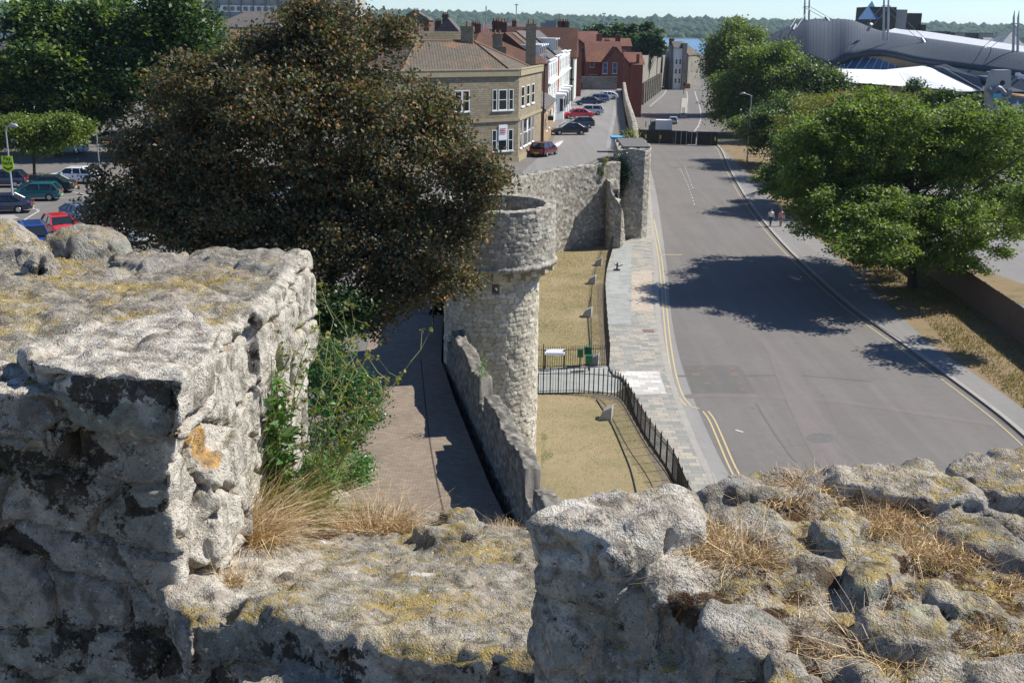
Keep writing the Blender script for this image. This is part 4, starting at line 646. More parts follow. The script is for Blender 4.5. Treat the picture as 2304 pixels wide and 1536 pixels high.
tree('willow_tree', 'feathery yellow-green tree with a patch of orange-brown leaves, behind the maple', 'tree', (60, 150, 0), lobes_px([(1900, 260, 150, 6, 6, 4.2), (1960, 240, 150, 5, 5, 3.2), (1840, 280, 150, 4.5, 5, 5), (1990, 270, 150, 3.6, 4, 3.4), (1810, 330, 148, 4.5, 5, 4), (1920, 330, 148, 6, 5, 5)]), 34000, .36, 'leaf_olive', .35, seed=25, clump=1.0, up=.1, asp=.3)
tree('roadside_bush', 'patch of orange-brown foliage among the yellow-green tree tops', 'bush', (58, 143, 0), lobes_px([(1920, 225, 143.5, 2.4, 2, 1.1), (1960, 232, 143.5, 2.0, 2, 1.0), (1900, 245, 143.5, 1.8, 2, .9)]), 4000, .34, 'leaf_orange', .1, seed=26, clump=.7)
tree('roadside_bush', 'low green bush at the foot of the road lamps', 'bush', W(1725, 425), lobes_px([(1725, 400, 128, 1.6, 1.6, 1.2), (1765, 405, 128, 1.8, 1.6, 1.4)]), 5000, .3, 'leaf_mid', .08, seed=27, clump=.5)
tree('roadside_bush', 'small green bush by the bend of the footway, in front of the maple', 'bush', W(1748, 445), lobes_px([(1745, 428, 119, 1.6, 1.5, 1.0), (1790, 420, 118, 2, 1.6, 1.8)]), 5000, .26, 'leaf_maple', .08, seed=28, clump=.5)
tree('roadside_tree', 'dark tree overhanging the footway behind the two walkers', 'tree', (33.5, 122, 0), lobes_px([(1790, 380, 122, 4.2, 4, 3.8), (1830, 440, 118, 3.6, 3.5, 3.4), (1840, 350, 124, 4, 4, 3)]), 22000, .36, 'leaf_dark', .25, group=gr, seed=29, clump=1.0, mats2=('leaf_mid', .3))
tree('slim_tree', 'slim young tree in the car park beside the brick wall with the star', 'tree', (83, 172, 0), lobes_px([(2260, 268, 172, 1.2, 1.2, 3.4)]), 3500, .35, 'leaf_dark', .1, seed=30, clump=.6)
tree('slim_tree', 'bushy green tree below the round-holed sculpture tower', 'tree', (76, 172, 0), lobes_px([(2190, 250, 172, 3.4, 3, 2.4), (2120, 235, 176, 3.4, 3, 3.2), (2060, 230, 180, 3, 3, 3.2)]), 9000, .42, 'leaf_dark', .15, seed=31, clump=.9, mats2=('leaf_mid', .4))
tree('slim_tree', 'rounded green tree at the far right edge in front of the parked car', 'tree', (85, 160, 0), lobes_px([(2270, 320, 160, 3, 3, 2.2), (2230, 330, 160, 3, 3, 2.2)]), 8000, .4, 'leaf_mid', .15, seed=32, clump=.9)
# car park trees, left
gl = 'tall trees behind the car park'
tree('tall_tree', 'tall dark green tree left of the office block, its top above the skyline', 'tree', (-36, 122, 5), lobes_px([(370, 130, 122, 5.2, 6, 6.2), (300, 190, 122, 5, 5, 5), (430, 120, 122, 3.4, 4, 4.6), (360, 50, 122, 3.6, 4, 3.0), (400, 220, 122, 4, 4, 4)]), 42000, .5, 'leaf_dark', .5, .3, gl, 41, clump=1.25, mats2=('leaf_maple', .35))
tree('tall_tree', 'tall spreading green tree behind the white hatchback', 'tree', (-49, 120, 5), lobes_px([(150, 140, 120, 6.5, 6, 5), (110, 70, 120, 4, 4, 3), (60, 200, 120, 4.5, 5, 3.6), (200, 230, 120, 5, 5, 4.5), (240, 100, 120, 3.6, 4, 4), (120, 250, 120, 5, 5, 3)]), 42000, .5, 'leaf_dark', .5, .3, gl, 42, clump=1.25, mats2=('leaf_maple', .3))
tree('tall_tree', 'dark tree crown cut by the left edge of the picture', 'tree', (-62, 124, 5), lobes_px([(-60, 220, 124, 6, 6, 6), (-10, 280, 124, 3, 4, 3), (-160, 200, 124, 7, 6, 7)]), 18000, .55, 'leaf_dark', .4, .3, gl, 43, clump=1.3, mats2=('leaf_maple', .3))
tree('tall_tree', 'hidden green tree between the two tallest car park trees', 'tree', (-42, 135, 5), lobes_px([(250, 60, 135, 4, 5, 3.4), (480, 170, 135, 3, 4, 4), (200, 40, 135, 2.4, 3, 1.6)]), 14000, .5, 'leaf_dark', .35, .3, gl, 44, clump=1.2, mats2=('leaf_maple', .4))
tree('small_tree', 'small light green tree with a thin trunk beside the pay-here lamp post', 'tree', W(78, 392, 5), lobes_px([(70, 300, 103, 3.8, 3.4, 1.7), (130, 290, 103, 2.6, 2.6, 1.4), (25, 310, 103, 2.6, 3, 1.5), (165, 310, 103, 1.6, 2, .9), (100, 330, 103, 3, 3, 1.3)]), 22000, .28, 'leaf_light', .14, .5, seed=45, clump=.7)
# shrubs between the battlements and the wall walk
gh = 'shrubs on the left side of the wall walk'
tree('hedge_shrub', 'light green shrub low on the left side of the wall walk', 'shrub', (-4.6, 27, 4.5), lobes_px([(740, 1070, 25, .9, 1.2, .45), (690, 1090, 24, .8, 1.2, .5), (800, 1060, 25, .42, 1, .35), (600, 1100, 23, 1.0, 1.0, .5)]), 15000, .07, 'leaf_weed', .06, .5, gh, 51, clump=.22, mats2=('leaf_hedge', .4))
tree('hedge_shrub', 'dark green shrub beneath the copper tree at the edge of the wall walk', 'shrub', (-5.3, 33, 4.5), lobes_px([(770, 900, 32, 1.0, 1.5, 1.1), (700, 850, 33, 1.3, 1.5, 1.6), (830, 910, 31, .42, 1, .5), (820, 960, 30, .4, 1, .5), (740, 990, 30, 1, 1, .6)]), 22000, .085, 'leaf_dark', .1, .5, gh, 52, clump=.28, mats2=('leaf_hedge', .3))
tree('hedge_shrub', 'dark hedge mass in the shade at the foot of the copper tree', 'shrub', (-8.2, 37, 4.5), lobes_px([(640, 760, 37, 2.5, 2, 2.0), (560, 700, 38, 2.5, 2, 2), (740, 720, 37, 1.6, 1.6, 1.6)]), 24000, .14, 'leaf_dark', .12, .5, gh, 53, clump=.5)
# far trees and woods
gf = 'trees among the far houses'
for i, (x, y, Y, r_, h_, lb) in enumerate([(1378, 74, 330, 9, 4.0, 'dark rounded tree on the skyline left of the water'), (1440, 80, 330, 5, 4.2, 'tall dark tree beside the left end of the water'), (1462, 95, 320, 4, 3, 'lower tree below the left end of the water'), (1255, 84, 262, 2, 1.6, 'small yellow-green tree among the red roofs')]):
    p = D(x, y, Y); tree('far_tree', lb, 'tree', (p[0], Y, 0), [(p[0], Y, p[2]-h_*.3, r_, r_, h_*1.3), (p[0]+r_*.3, Y, p[2]-h_*.8, r_*.9, r_, h_*1.4)], 6000, .9, 'leaf_dark' if i < 3 else 'leaf_olive', .3, .4, gf, 60+i, clump=r_*.17, twig=False)
r = np.random.default_rng(5); n = 15000; th = r.uniform(-.62, .62, n); dd = 2500+2100*r.random(n)**.8; cx = dd*np.tan(th)*.95; fx = (cx-xs[0]); 
from mathutils.bvhtree import BVHTree
gz = []; gm = bpy.data.objects['ground'].data; bv = BVHTree.FromObject(bpy.data.objects['ground'], bpy.context.evaluated_depsgraph_get())
V = []; F = []; ico = [(0, 0, 1), (.9, 0, .35), (.28, .85, .35), (-.73, .53, .35), (-.73, -.53, .35), (.28, -.85, .35), (1, 0, -.4), (.3, .95, -.4), (-.8, .6, -.4), (-.8, -.6, -.4), (.3, -.95, -.4)]
icf = [(0, 1, 2), (0, 2, 3), (0, 3, 4), (0, 4, 5), (0, 5, 1), (1, 6, 7), (1, 7, 2), (2, 7, 8), (2, 8, 3), (3, 8, 9), (3, 9, 4), (4, 9, 10), (4, 10, 5), (5, 10, 6), (5, 6, 1)]; VV = []; FF = []
pn = fbm(np.stack([cx, dd, 0*cx], 1), 1/260, 3, 3)
for i in range(n):
    if pn[i] < -.28: continue
    hit = bv.ray_cast(Vector((cx[i], dd[i], 500)), Vector((0, 0, -1)))[0]
    if not hit: continue
    s_ = r.uniform(8, 17)*(1.6 if dd[i] > 3600 else 1); hz = s_*r.uniform(.55, .9); b = len(VV); j = r.uniform(.75, 1.25, (11, 3)); VV += [(cx[i]+q[0]*s_*a[0], dd[i]+q[1]*s_*a[1], hit.z+hz*.3+q[2]*hz*a[2]) for q, a in zip(ico, j)]; FF += [(f[0]+b, f[1]+b, f[2]+b) for f in icf]
k = N('wood_far', 1, .05); k.color(k.mix(k.rnd(), (.025, .05, .02), (.06, .09, .035))); M['wood_far'] = k.m
tag(newobj('far_woods', np.array(VV), np.array(FF), 'wood_far'), 'dark wooded ridge on the far shore of the water', 'woods', kind='stuff')
# grasses and weeds on the battlements
def blades(name, label, base, R0, n, ln, mat, parent=None, lean=(0, 0), spread=1.0, wd=.0017, seed=0, cat='grass tuft', group=None, upb=.9, droop=.5, flat=1.0):
    n = int(n*1.5); r = np.random.default_rng(seed+500); a = r.uniform(0, 2*math.pi, n); rr = R0*np.sqrt(r.random(n)); d = np.stack([np.cos(a)*spread*r.random(n)+lean[0]+.15*r.normal(size=n), np.sin(a)*spread*r.random(n)+lean[1]+.15*r.normal(size=n), upb*r.uniform(.4, 1, n)], 1); d /= np.linalg.norm(d, axis=1)[:, None]
    L = ln*r.uniform(.45, 1.1, n); P0 = np.stack([np.cos(a)*rr, np.sin(a)*rr*flat, -.012+0*a], 1); side = np.cross(d, r.normal(size=(n, 3))); side /= np.linalg.norm(side, axis=1)[:, None]; V = []; K = 4; bend = r.normal(size=(n, 3))*[1, 1, .3]
    for k_ in range(K+1):
        t = k_/K; p = P0+d*(L*t)[:, None]+np.array([0, 0, -1])*(droop*L*t*t*.6)[:, None]+(r.normal(size=(n, 3))*.012*t if k_ in (2, 4) else 0)+bend*(t*t*L[:, None]*.45); w_ = wd*(1-t*.85); V += [p-side*w_/2, p+side*w_/2]
    V = np.stack(V, 1).reshape(-1, 3); b = (np.arange(n)*(2*K+2))[:, None]; F = np.concatenate([np.stack([b+2*i, b+2*i+1, b+2*i+3, b+2*i+2], -1).reshape(-1, 4) for i in range(K)])
    o = newobj(name, V, F, mat, parent, base); 
    if label: tag(o, label, cat, group)
    return o
gt = 'dry grass tufts on the battlements'
def tuft(label, px, py, z, R0, n, ln, mat='straw', **k): return blades('grass_tuft', label, W(px, py, z), R0, n, ln, mat, group=gt, seed=px, **k)
tuft('big brown tuft of grass at the foot of the left merlon', 560, 1200, 17.94, .045, 560, .18, lean=(.45, .2), spread=.9, droop=.7)
tuft('green and straw grass leaning right from the foot of the left merlon', 580, 1160, 17.92, .07, 380, .21, 'straw_green', lean=(.6, .35), spread=.7, droop=.5)
tuft('thin upright straw grass against the right-hand face of the left merlon', 500, 1190, 17.95, .05, 90, .24, 'straw_green', lean=(.0, .1), spread=.3, droop=.2, upb=1.3)
tuft('broad tawny tuft in the middle of the sill', 840, 1190, 17.85, .085, 650, .12, lean=(.05, .1), spread=.8, droop=.4, flat=.5)
tuft('small rusty tuft low on the sill corner', 520, 1300, 18.0, .018, 130, .05, spread=1.0)
tuft('small pale tuft near the far edge of the sill, left of the round boulder', 1130, 1190, 17.83, .03, 190, .055, spread=1.1, flat=.6)
tuft('low dry tuft on the sill above the flat grey stone', 1070, 1232, 17.87, .035, 170, .05, spread=1.1, flat=.5)
tuft('large spiky straw tuft on the right merlon beside the pale boulder', 1650, 1250, 18.31, .03, 620, .095, spread=1.5, droop=.5, upb=.6)
tuft('round straw tuft nearest the bottom edge on the right', 1985, 1490, 18.31, .025, 520, .085, spread=1.5, droop=.6, upb=.7)
tuft('straw tuft at the bottom left of the round bottom-edge tuft', 1810, 1440, 18.31, .03, 240, .06, spread=1.4, upb=.5)
tuft('dense straw tuft near the far edge of the right merlon', 1825, 1090, 18.33, .03, 330, .05, spread=1.3, flat=.7)
tuft('flat straw tuft left of the dense far-edge tuft', 1700, 1112, 18.32, .04, 260, .035, spread=1.4, flat=.5)
tuft('straw tuft under the long lichen slab', 2000, 1130, 18.32, .05, 330, .04, spread=1.3, flat=.5)
tuft('straw tuft between the two yellow-lichened stones', 1985, 1180, 18.32, .03, 300, .045, spread=1.3, flat=.6)
tuft('short straw tuft on the back of the pale boulder', 1570, 1190, 18.33, .035, 230, .035, spread=1.3, flat=.5)
tuft('small pale tuft beside the round lichened stone', 2045, 1235, 18.33, .01, 90, .05, spread=1.4)
tuft('thin pale tuft right of the round lichened stone', 2150, 1250, 18.325, .03, 150, .035, spread=1.4, flat=.4)
tuft('small tuft under the end of the long lichen slab', 2080, 1205, 18.32, .02, 130, .035, spread=1.4); tuft('straw tuft at the lower right corner', 2260, 1440, 18.32, .03, 160, .04, spread=1.4)
tuft('thin tuft by the near edge of the right merlon', 1760, 1290, 18.3, .03, 160, .05, spread=1.5)
for i, (px, py, z, R0, n, ln) in enumerate([(1745, 1105, 18.33, .04, 240, .035), (1900, 1100, 18.33, .05, 260, .035), (2060, 1150, 18.33, .05, 260, .035), (1900, 1165, 18.33, .03, 200, .035), (2110, 1225, 18.33, .04, 200, .03), (1690, 1200, 18.31, .04, 200, .04), (1850, 1330, 18.31, .04, 180, .035), (1880, 1460, 18.31, .03, 200, .05), (2120, 1500, 18.31, .04, 160, .035), (1620, 1300, 18.30, .03, 200, .05), (1545, 1215, 18.33, .03, 200, .03), (1790, 1220, 18.32, .03, 150, .03), (2240, 1300, 18.32, .04, 150, .03)]):
    blades('grass_tuft', 'thin scattered dry grass between the stones of the right merlon, low and sparse', W(px, py, z), R0, n, ln, 'straw', seed=1000+i, spread=1.5, upb=.5, flat=.6, group='thin scattered grass on the right merlon')
# leafy weed with tall branching stems
def weed(label, base, stems, leafn, leafs, group=None, seed=0, mat='leaf_weed', heads=True, hgt=1.0):
    r = np.random.default_rng(seed+900); root = thing('weed_plant', label, 'plant', base, 0, group); m = MB(); C = []; Dr = []; H = []
    for (dx, dy, h, w_) in stems:
        p = np.array([r.normal()*.02, r.normal()*.02, -.02]); d = np.array([dx, dy, 1.0]); d /= np.linalg.norm(d); pts = [p]; q = p.copy(); k_ = 9
        for i in range(k_): d = d+r.normal(size=3)*.10; d[2] = abs(d[2]); d /= np.linalg.norm(d); q = q+d*h/k_; pts.append(q.copy())
        m.tube([tuple(x) for x in pts], [w_*(1-.07*i) for i in range(len(pts))], 5, False)
        for i in range(2, k_+1):
            for b in range(2 if i > 4 else 1):
                if r.random() < .75:
                    a = r.uniform(0, 6.28); bd = np.array([math.cos(a)*.7, math.sin(a)*.7, .75]); e = pts[i]+bd*h*r.uniform(.07, .22); md = (pts[i]+e)/2+[0, 0, -.01]; m.tube([tuple(pts[i]), tuple(md), tuple(e)], [w_*.45, w_*.35, w_*.2], 4, False); H += [e]
                    if r.random() < .5: e2 = e+r.normal(size=3)*.025; H.append(e2); m.tube([tuple(md), tuple(e2)], [w_*.3, w_*.15], 4, False)
        nl = int(leafn/len(stems))
        for _ in range(nl): t = r.random()**1.6*.85*(len(pts)-1); i = int(t); c = pts[i]+(pts[i+1]-pts[i])*(t-i); a = r.uniform(0, 6.28); dv = np.array([math.cos(a), math.sin(a), r.uniform(-.2, .7)]); C.append(c+dv*leafs*.5); Dr.append(dv)
    m.build('stem', 'stem', root); C = np.array(C); leaf_mesh('leaves', C, leafs, mat, root, up=.4, seed=seed, asp=.28, dirs=np.array(Dr))
    if heads and H:
        Hh = np.array(H); Hp = np.repeat(Hh, 5, 0)+r.normal(size=(len(Hh)*5, 3))*.0035; leaf_mesh('seed_heads', Hp, .012, 'leaf_olive', root, up=.3, seed=seed+2, asp=.6)['kind'] = 'stuff'
    return root
gw = 'weeds growing in the gap beside the left merlon'
weed('tall branching weed with seed heads rising in front of the copper tree', W(700, 1150, 17.86), [(.05, .1, .50, .0022), (.18, .05, .44, .0022), (-.05, .15, .42, .002), (.32, .1, .38, .002), (.12, .2, .46, .002), (.45, .1, .3, .0018), (.08, .1, .48, .0022), (.22, .15, .5, .0022), (.0, .1, .45, .002), (.15, .0, .40, .002), (.28, .2, .42, .002)], 260, .03, gw, 1)
weed('broad-leaved green weed growing close to the right-hand face of the left merlon', W(610, 1130, 17.9), [(-.02, .12, .36, .0025), (-.12, .1, .30, .0025), (.1, .1, .30, .0022), (.0, .05, .4, .002), (.08, .15, .36, .002)], 420, .045, gw, 2, heads=False)
weed('bushy fine-leaved green weed at the far edge of the sill', W(700, 1110, 17.82), [(.2, .3, .13, .002), (.5, .25, .14, .002), (-.2, .3, .13, .002), (.8, .3, .15, .0018), (.4, .1, .12, .002), (.1, .4, .14, .002), (.6, .5, .13, .002)], 700, .020, gw, 3, heads=False)
weed('low bright green weed between the two brown grass tufts', W(735, 1165, 17.86), [(.1, -.1, .10, .002), (-.2, 0, .09, .002), (.3, .1, .09, .002)], 60, .035, gw, 4, heads=False)
weed('thin tall weed with spiky leaves in the crack of the left merlon', W(640, 1060, 17.95), [(.0, .06, .36, .002), (.05, .12, .33, .002), (-.05, .1, .3, .002)], 260, .03, gw, 5)
def cover(name, label, poly, z, n, ln, mat, seed, dens=None):
    q = np.array([p[:2] for p in poly]); r = np.random.default_rng(seed); lo, hi = q.min(0), q.max(0); P_ = r.uniform(lo, hi, (n*3, 2)); ins = sd_poly(P_[:, 0], P_[:, 1], q) < -.05; P_ = P_[ins]
    nn = fbm(np.concatenate([P_, 0*P_[:, :1]], 1), .45, 3, seed); P_ = P_[nn+r.uniform(-.5, .5, len(nn)) > (dens or -.3)][:n]; C = np.concatenate([P_, np.full((len(P_), 1), z+ln*.3)], 1); m = len(C); d = r.normal(size=(m, 3))*[.6, .6, .2]+[0, 0, 1.0]; sd_ = np.cross(d, r.normal(size=(m, 3))); sd_ /= np.linalg.norm(sd_, axis=1)[:, None]; L = (ln*r.uniform(.4, 1.2, m))[:, None]; d /= np.linalg.norm(d, axis=1)[:, None]
    V = np.stack([C-sd_*ln*.18-[0, 0, ln*.4], C+sd_*ln*.18-[0, 0, ln*.4], C+d*L], 1).reshape(-1, 3); tag(newobj(name, V, np.arange(3*m).reshape(m, 3), mat), label, 'grass', kind='stuff')
leaves('lawn_blades', [(.32, .25, .16), (.26, .215, .12), (.40, .32, .21), (.19, .19, .095)], .9, .2, .1); leaves('verge_blades', [(.30, .20, .10), (.20, .15, .08), (.16, .17, .06), (.36, .26, .14), (.12, .14, .05)], .9, .2, .1)
cover('grass', 'short sun-dried grass of the near lawn', [p for p in lawn_near], .006, 60000, .05, 'lawn_blades', 3); cover('grass', 'short sun-dried grass of the far lawn', lawn_far, .006, 60000, .06, 'lawn_blades', 4)
cover('grass', 'small patch of fresh green grass beside the round tower', [W(1216+(22+12*math.sin(t*5))*math.cos(t), 1012+40*math.sin(t)) for t in np.linspace(-1.6, 1.6, 15)], .006, 900, .045, 'leaf_weed', 8, -.1)
cover('grass', 'rough brown grass and weeds of the verge on the right', [(26.8, 50), (27.3, 66), (28.4, 76), (29.8, 98), (32.5, 128), (36, 160), (44, 160), (40, 115), tuple(fA), tuple(fB)], .06, 60000, .16, 'verge_blades', 5, -.1)
# ferns and weeds on the old walls
gi = 'small plants growing out of the town wall'
for i, (x, y, s_) in enumerate([(1170, 405, .5), (1200, 400, .5), (1232, 400, .6), (1245, 398, .4), (1275, 415, .6), (1297, 392, .45), (1317, 398, .35), (1360, 365, .7), (1346, 383, .4), (1355, 390, .5)]):
    Y = 96+(x-1170)/190*4.0 ; p = D(x, y, Y-.35); r = np.random.default_rng(i); C = r.normal(size=(260, 3))*np.array([.3, .14, .35])*s_
    o = leaf_mesh('wall_plant', C, .14, 'leaf_olive', None, seed=i, asp=.4); o.location = p; tag(o, ['yellow-green tuft growing on the town wall, first from the left', 'second yellow-green tuft from the left on the town wall', 'third tuft from the left on the town wall', 'fourth tuft from the left on the town wall', 'fifth tuft from the left on the town wall', 'sixth tuft from the left on the town wall', 'seventh tuft from the left on the town wall', 'largest tuft, high in the corner of wall and buttress tower', 'small tuft below the corner tuft', 'lowest tuft in the wall corner'][i], 'wall plant', gi)
r = np.random.default_rng(77); C = np.array(D(1392, 395, 102.6))+r.normal(size=(2600, 3))*np.array([.45, .18, .8]); o = leaf_mesh('ivy', C-np.array(D(1392, 395, 102.6)), .2, 'leaf_dark', None, seed=78); o.location = D(1392, 395, 102.6); tag(o, 'dark ivy covering the shaded side of the buttress tower', 'ivy')
C = r.normal(size=(1300, 3))*np.array([.45, .4, .6]); o = leaf_mesh('bush', C, .2, 'leaf_olive', None, seed=79); o.location = D(1420, 318, 113); tag(o, 'yellow-green bush on top of the buttress tower by the hoarding', 'bush')
C = r.normal(size=(1500, 3))*np.array([.10, .2, .35]); o = leaf_mesh('tower_weed', C[:600], .05, 'leaf_weed', None, seed=80); o.location = D(1085, 840, 39); tag(o, 'fine green weeds between the crenellated wall and the round tower', 'plant')
C = r.normal(size=(160, 3))*np.array([.15, .12, .1]); o = leaf_mesh('tower_weed', C, .09, 'leaf_weed', None, seed=81); o.location = W(1436, 519, .2); tag(o, 'small green weed at the pavement foot of the buttress tower', 'plant')
# ================================================================== BUILDINGS
def win(root, p0, p1, s, z0, w_, h, mat='glass', frame='white_paint', sill='concrete', bars=1, sub=True, proud=.03):
    """window on the wall line p0->p1 (outer face on the right-hand side), s metres along"""
    p0 = np.array(p0[:2], float); p1 = np.array(p1[:2], float); t = (p1-p0)/np.linalg.norm(p1-p0); n = np.array([t[1], -t[0]]); a = p0+t*(s-w_/2); b = p0+t*(s+w_/2); f = MB(); fr = min(.08, w_*.12)
    for (q0, q1, za, zb) in [(a, a+t*fr, z0, z0+h), (b-t*fr, b, z0, z0+h), (a+t*fr, b-t*fr, z0, z0+fr), (a+t*fr, b-t*fr, z0+h-fr, z0+h)]+([(a+t*fr, b-t*fr, z0+h*.5-fr*.4, z0+h*.5+fr*.4)] if bars else []):
        f.prism([tuple(q0-n*.05), tuple(q1-n*.05), tuple(q1+n*proud), tuple(q0+n*proud)], za, zb)
    if sill: f.prism([tuple(a-t*.08-n*.05), tuple(b+t*.08-n*.05), tuple(b+t*.08+n*(proud+.08)), tuple(a-t*.08+n*(proud+.08))], z0-.1, z0-.002)
    o = at(f.build('window', frame), root)
    g_ = MB().prism([tuple(a+t*.01-n*.04), tuple(b-t*.01-n*.04), tuple(b-t*.01+n*.012), tuple(a+t*.01+n*.012)], z0+.01, z0+h-.01).build('pane', mat); g_.parent = o
    return o
def roofm(q, ze, zr, hip=(0, 0), over=.3):
    """pitched roof over the rectangle q0..q3, ridge parallel to q0->q1; hip insets at both ends"""
    q = [np.array(p[:2], float) for p in q]; t = (q[1]-q[0])/np.linalg.norm(q[1]-q[0]); d = (q[3]-q[0])/np.linalg.norm(q[3]-q[0]); q = [q[0]-t*over-d*over, q[1]+t*over-d*over, q[2]+t*over+d*over, q[3]-t*over+d*over]
    r0 = (q[0]+q[3])/2+t*hip[0]; r1 = (q[1]+q[2])/2-t*hip[1]; m = MB(); V = [(*p, ze) for p in q]+[(*r0, zr), (*r1, zr)]+[(*p, ze-.18) for p in q]
    return m.add(V, [(0, 1, 5, 4), (1, 2, 5), (2, 3, 4, 5), (3, 0, 4), (6, 7, 1, 0), (7, 8, 2, 1), (8, 9, 3, 2), (9, 6, 0, 3), (9, 8, 7, 6)])
def rect(cx, cy, l, d, rot): c, s_ = math.cos(rot), math.sin(rot); return [(cx+c*x-s_*y, cy+s_*x+c*y) for x, y in [(-l/2, -d/2), (l/2, -d/2), (l/2, d/2), (-l/2, d/2)]]
def chimney(root, x, y, z0, z1, mat='brick_red', w_=.8, d_=.6, pots=2, parent=None):
    m = MB(); m.box(x-w_/2, y-d_/2, z0, x+w_/2, y+d_/2, z1); m.box(x-w_/2-.08, y-d_/2-.08, z1-.35, x+w_/2+.08, y+d_/2+.08, z1-.15); m.box(x-w_/2-.06, y-d_/2-.06, z1+.001, x+w_/2+.06, y+d_/2+.06, z1+.1); o = m.build('chimney', mat)
    if parent is not None: o.parent = parent
    else: at(o, root)
    for i in range(pots): px_ = x-w_/2+w_*(i+.5)/pots; c = MB().tube([(px_, y, z1+.1), (px_, y, z1+.55)], [.13, .10], 8).build('chimney_pot', 'chimney_pot'); c.parent = o
    return o
def house(label, cx, cy, l, d, rot, ze, zr, wall='brick_red', roof='roof_red', z0=0, hip=(0, 0), wins=(), chims=(), cat='house', group=None, name='house', along=0, wmat='glass'):
    root = thing(name, label, cat, (cx, cy, z0), 0, group); q = rect(cx, cy, l, d, rot); m = MB(); m.prism(q, z0, ze-.02)
    qq = q if not along else [q[1], q[2], q[3], q[0]]
    A_ = [np.array(p) for p in qq]; r0, r1 = (A_[0]+A_[3])/2, (A_[1]+A_[2])/2
    if not hip[0]: m.add([(*A_[3], ze-.02), (*A_[0], ze-.02), (*r0, zr-.12)], [(0, 1, 2)])
    if not hip[1]: m.add([(*A_[1], ze-.02), (*A_[2], ze-.02), (*r1, zr-.12)], [(0, 1, 2)])
    at(m.build('wall', wall), root); ro = at(roofm(qq, ze, zr, hip).build('roof', roof), root)
    for (side, s, zz, ww, wh) in wins: a, b = q[side], q[(side+1) % 4]; win(root, a, b, s, z0+zz, ww, wh, bars=0, sill=None, mat=wmat)
    for c in chims: chimney(root, c[0], c[1], c[2], c[3], *c[4:], parent=ro)
    return root
def grid_wins(l, d, z, front=2, side=1, w_=1.1, h=1.4, lv=(1.0, 3.9)):
    o = []
    for zz in lv[:z]:
        for i in range(front): o.append((0, l*(i+.5)/front, zz, w_, h))
        for i in range(side): o += [(1, d*(i+.5)/side, zz, w_, h), (3, d*(i+.5)/side, zz, w_, h)]
    return o
# --- corner stone building with hipped roof
ca, cb_, cc = (-10.8, 99.0), (.3, 107.5), (2.75, 120.5); dv = np.array(cb_)-np.array(ca); dv /= np.linalg.norm(dv)
cb1 = tuple(np.array(cb_)+np.array([1.15, 2.2])); sb = thing('corner_building', 'two-storey yellow stone corner building with a hipped tiled roof and white sash windows', 'building', (-4, 112, ZI))
q_out = [ca, cb_, cc, (-3.0, 129), (-17, 112)]; ze = 14.55
at(MB().prism(q_out, ZI-.5, ze).build('wall', 'stone_block'), sb)
par = MB(); 
for a, b in [(ca, cb_), (cb_, cc), (ca, (-17, 112))]: 
    if a == ca and b != cb_: a, b = b, a
    par.obox(a, b, .35, ze+.002, ze+.55, -.0); par.obox(a, b, .45, ze+.56, ze+.66); par.obox(a, b, .12, ZI+3.9, ZI+4.15, -1); par.obox(a, b, .10, ZI-.4, ZI+.5, -1)
at(par.build('parapet', 'stone_trim'), sb)
# hipped roof: ridge parallel to the long side
rz = ze+3.0; V = [(-10.2, 99.9, ze+.15), (-.1, 107.9, ze+.15), (2.1, 120.0, ze+.15), (-3.2, 127.8, ze+.15), (-16, 112, ze+.15), (-9.6, 111.5, rz), (-4.3, 115.2, rz)]
at(MB().add(V, [(0, 1, 6, 5), (1, 2, 6), (2, 3, 6), (3, 4, 5, 6), (4, 0, 5)]).build('roof', 'roof_brown'), sb)
rt_ = MB()
for a, b in [(0, 5), (1, 6), (5, 6), (2, 6)]: rt_.tube([V[a], V[b]], .14, 6)
at(rt_.build('ridge_tiles', 'ridge_tile'), sb)
def wl_(p): return np.linalg.norm(np.array(p[1])-np.array(p[0]))
L1 = wl_((ca, cb_))
def s_for(px, y, a, b):     # distance along a wall where a photo column crosses it
    a = np.array(a[:2]); b = np.array(b[:2]); L = np.linalg.norm(b-a); best = min(np.linspace(0, 1, 400), key=lambda t: abs((lambda p: (FPX*((np.array([p[0], p[1], ze-2-CAMH]))@RT)/((np.array([p[0], p[1], ze-2-CAMH]))@fw)+1152)-px)(a+(b-a)*t))); return best*L
for px, w_ in [(976, .75), (993, .7), (1031, .8), (1048, .8), (1113, .5), (1131, 1.0), (1150, .55)]:
    s = s_for(px, 0, ca, cb_); win(sb, ca, cb_, s, ZI+4.95, w_, 1.9)
for px, w_ in [(1000, .8), (1040, .8), (1113, .55), (1131, 1.1), (1150, .6)]: s = s_for(px, 0, ca, cb_); win(sb, ca, cb_, s, ZI+1.15, w_, 2.0)
for px in (1176, 1188, 1199): s = s_for(px, 0, cb_, cc); win(sb, cb_, cc, s, ZI+5.1, 1.5, 1.9)
for px, w_ in ((1173, .9), (1183, 2.2), (1192, 1.6), (1200, .9)): s = s_for(px, 0, cb_, cc); win(sb, cb_, cc, s, ZI+1.2, w_, 2.7)
chimney(sb, -4.9, 114.6, rz-.8, rz+1.35, 'stone_block', 1.2, .8, 1); chimney(sb, -12.6, 115, rz-1.5, rz+2.2, 'stone_block', 1.3, .9, 2); chimney(sb, 1.6, 127, ze-1, rz+1.7, 'stone_block', 1.1, .9, 2)
at(MB().prism([(-12.4, 113), (-4.5, 118.5), (-5, 119.5), (-13, 114)], ze, rz+.9).build('end_wall', 'stone_block'), sb)
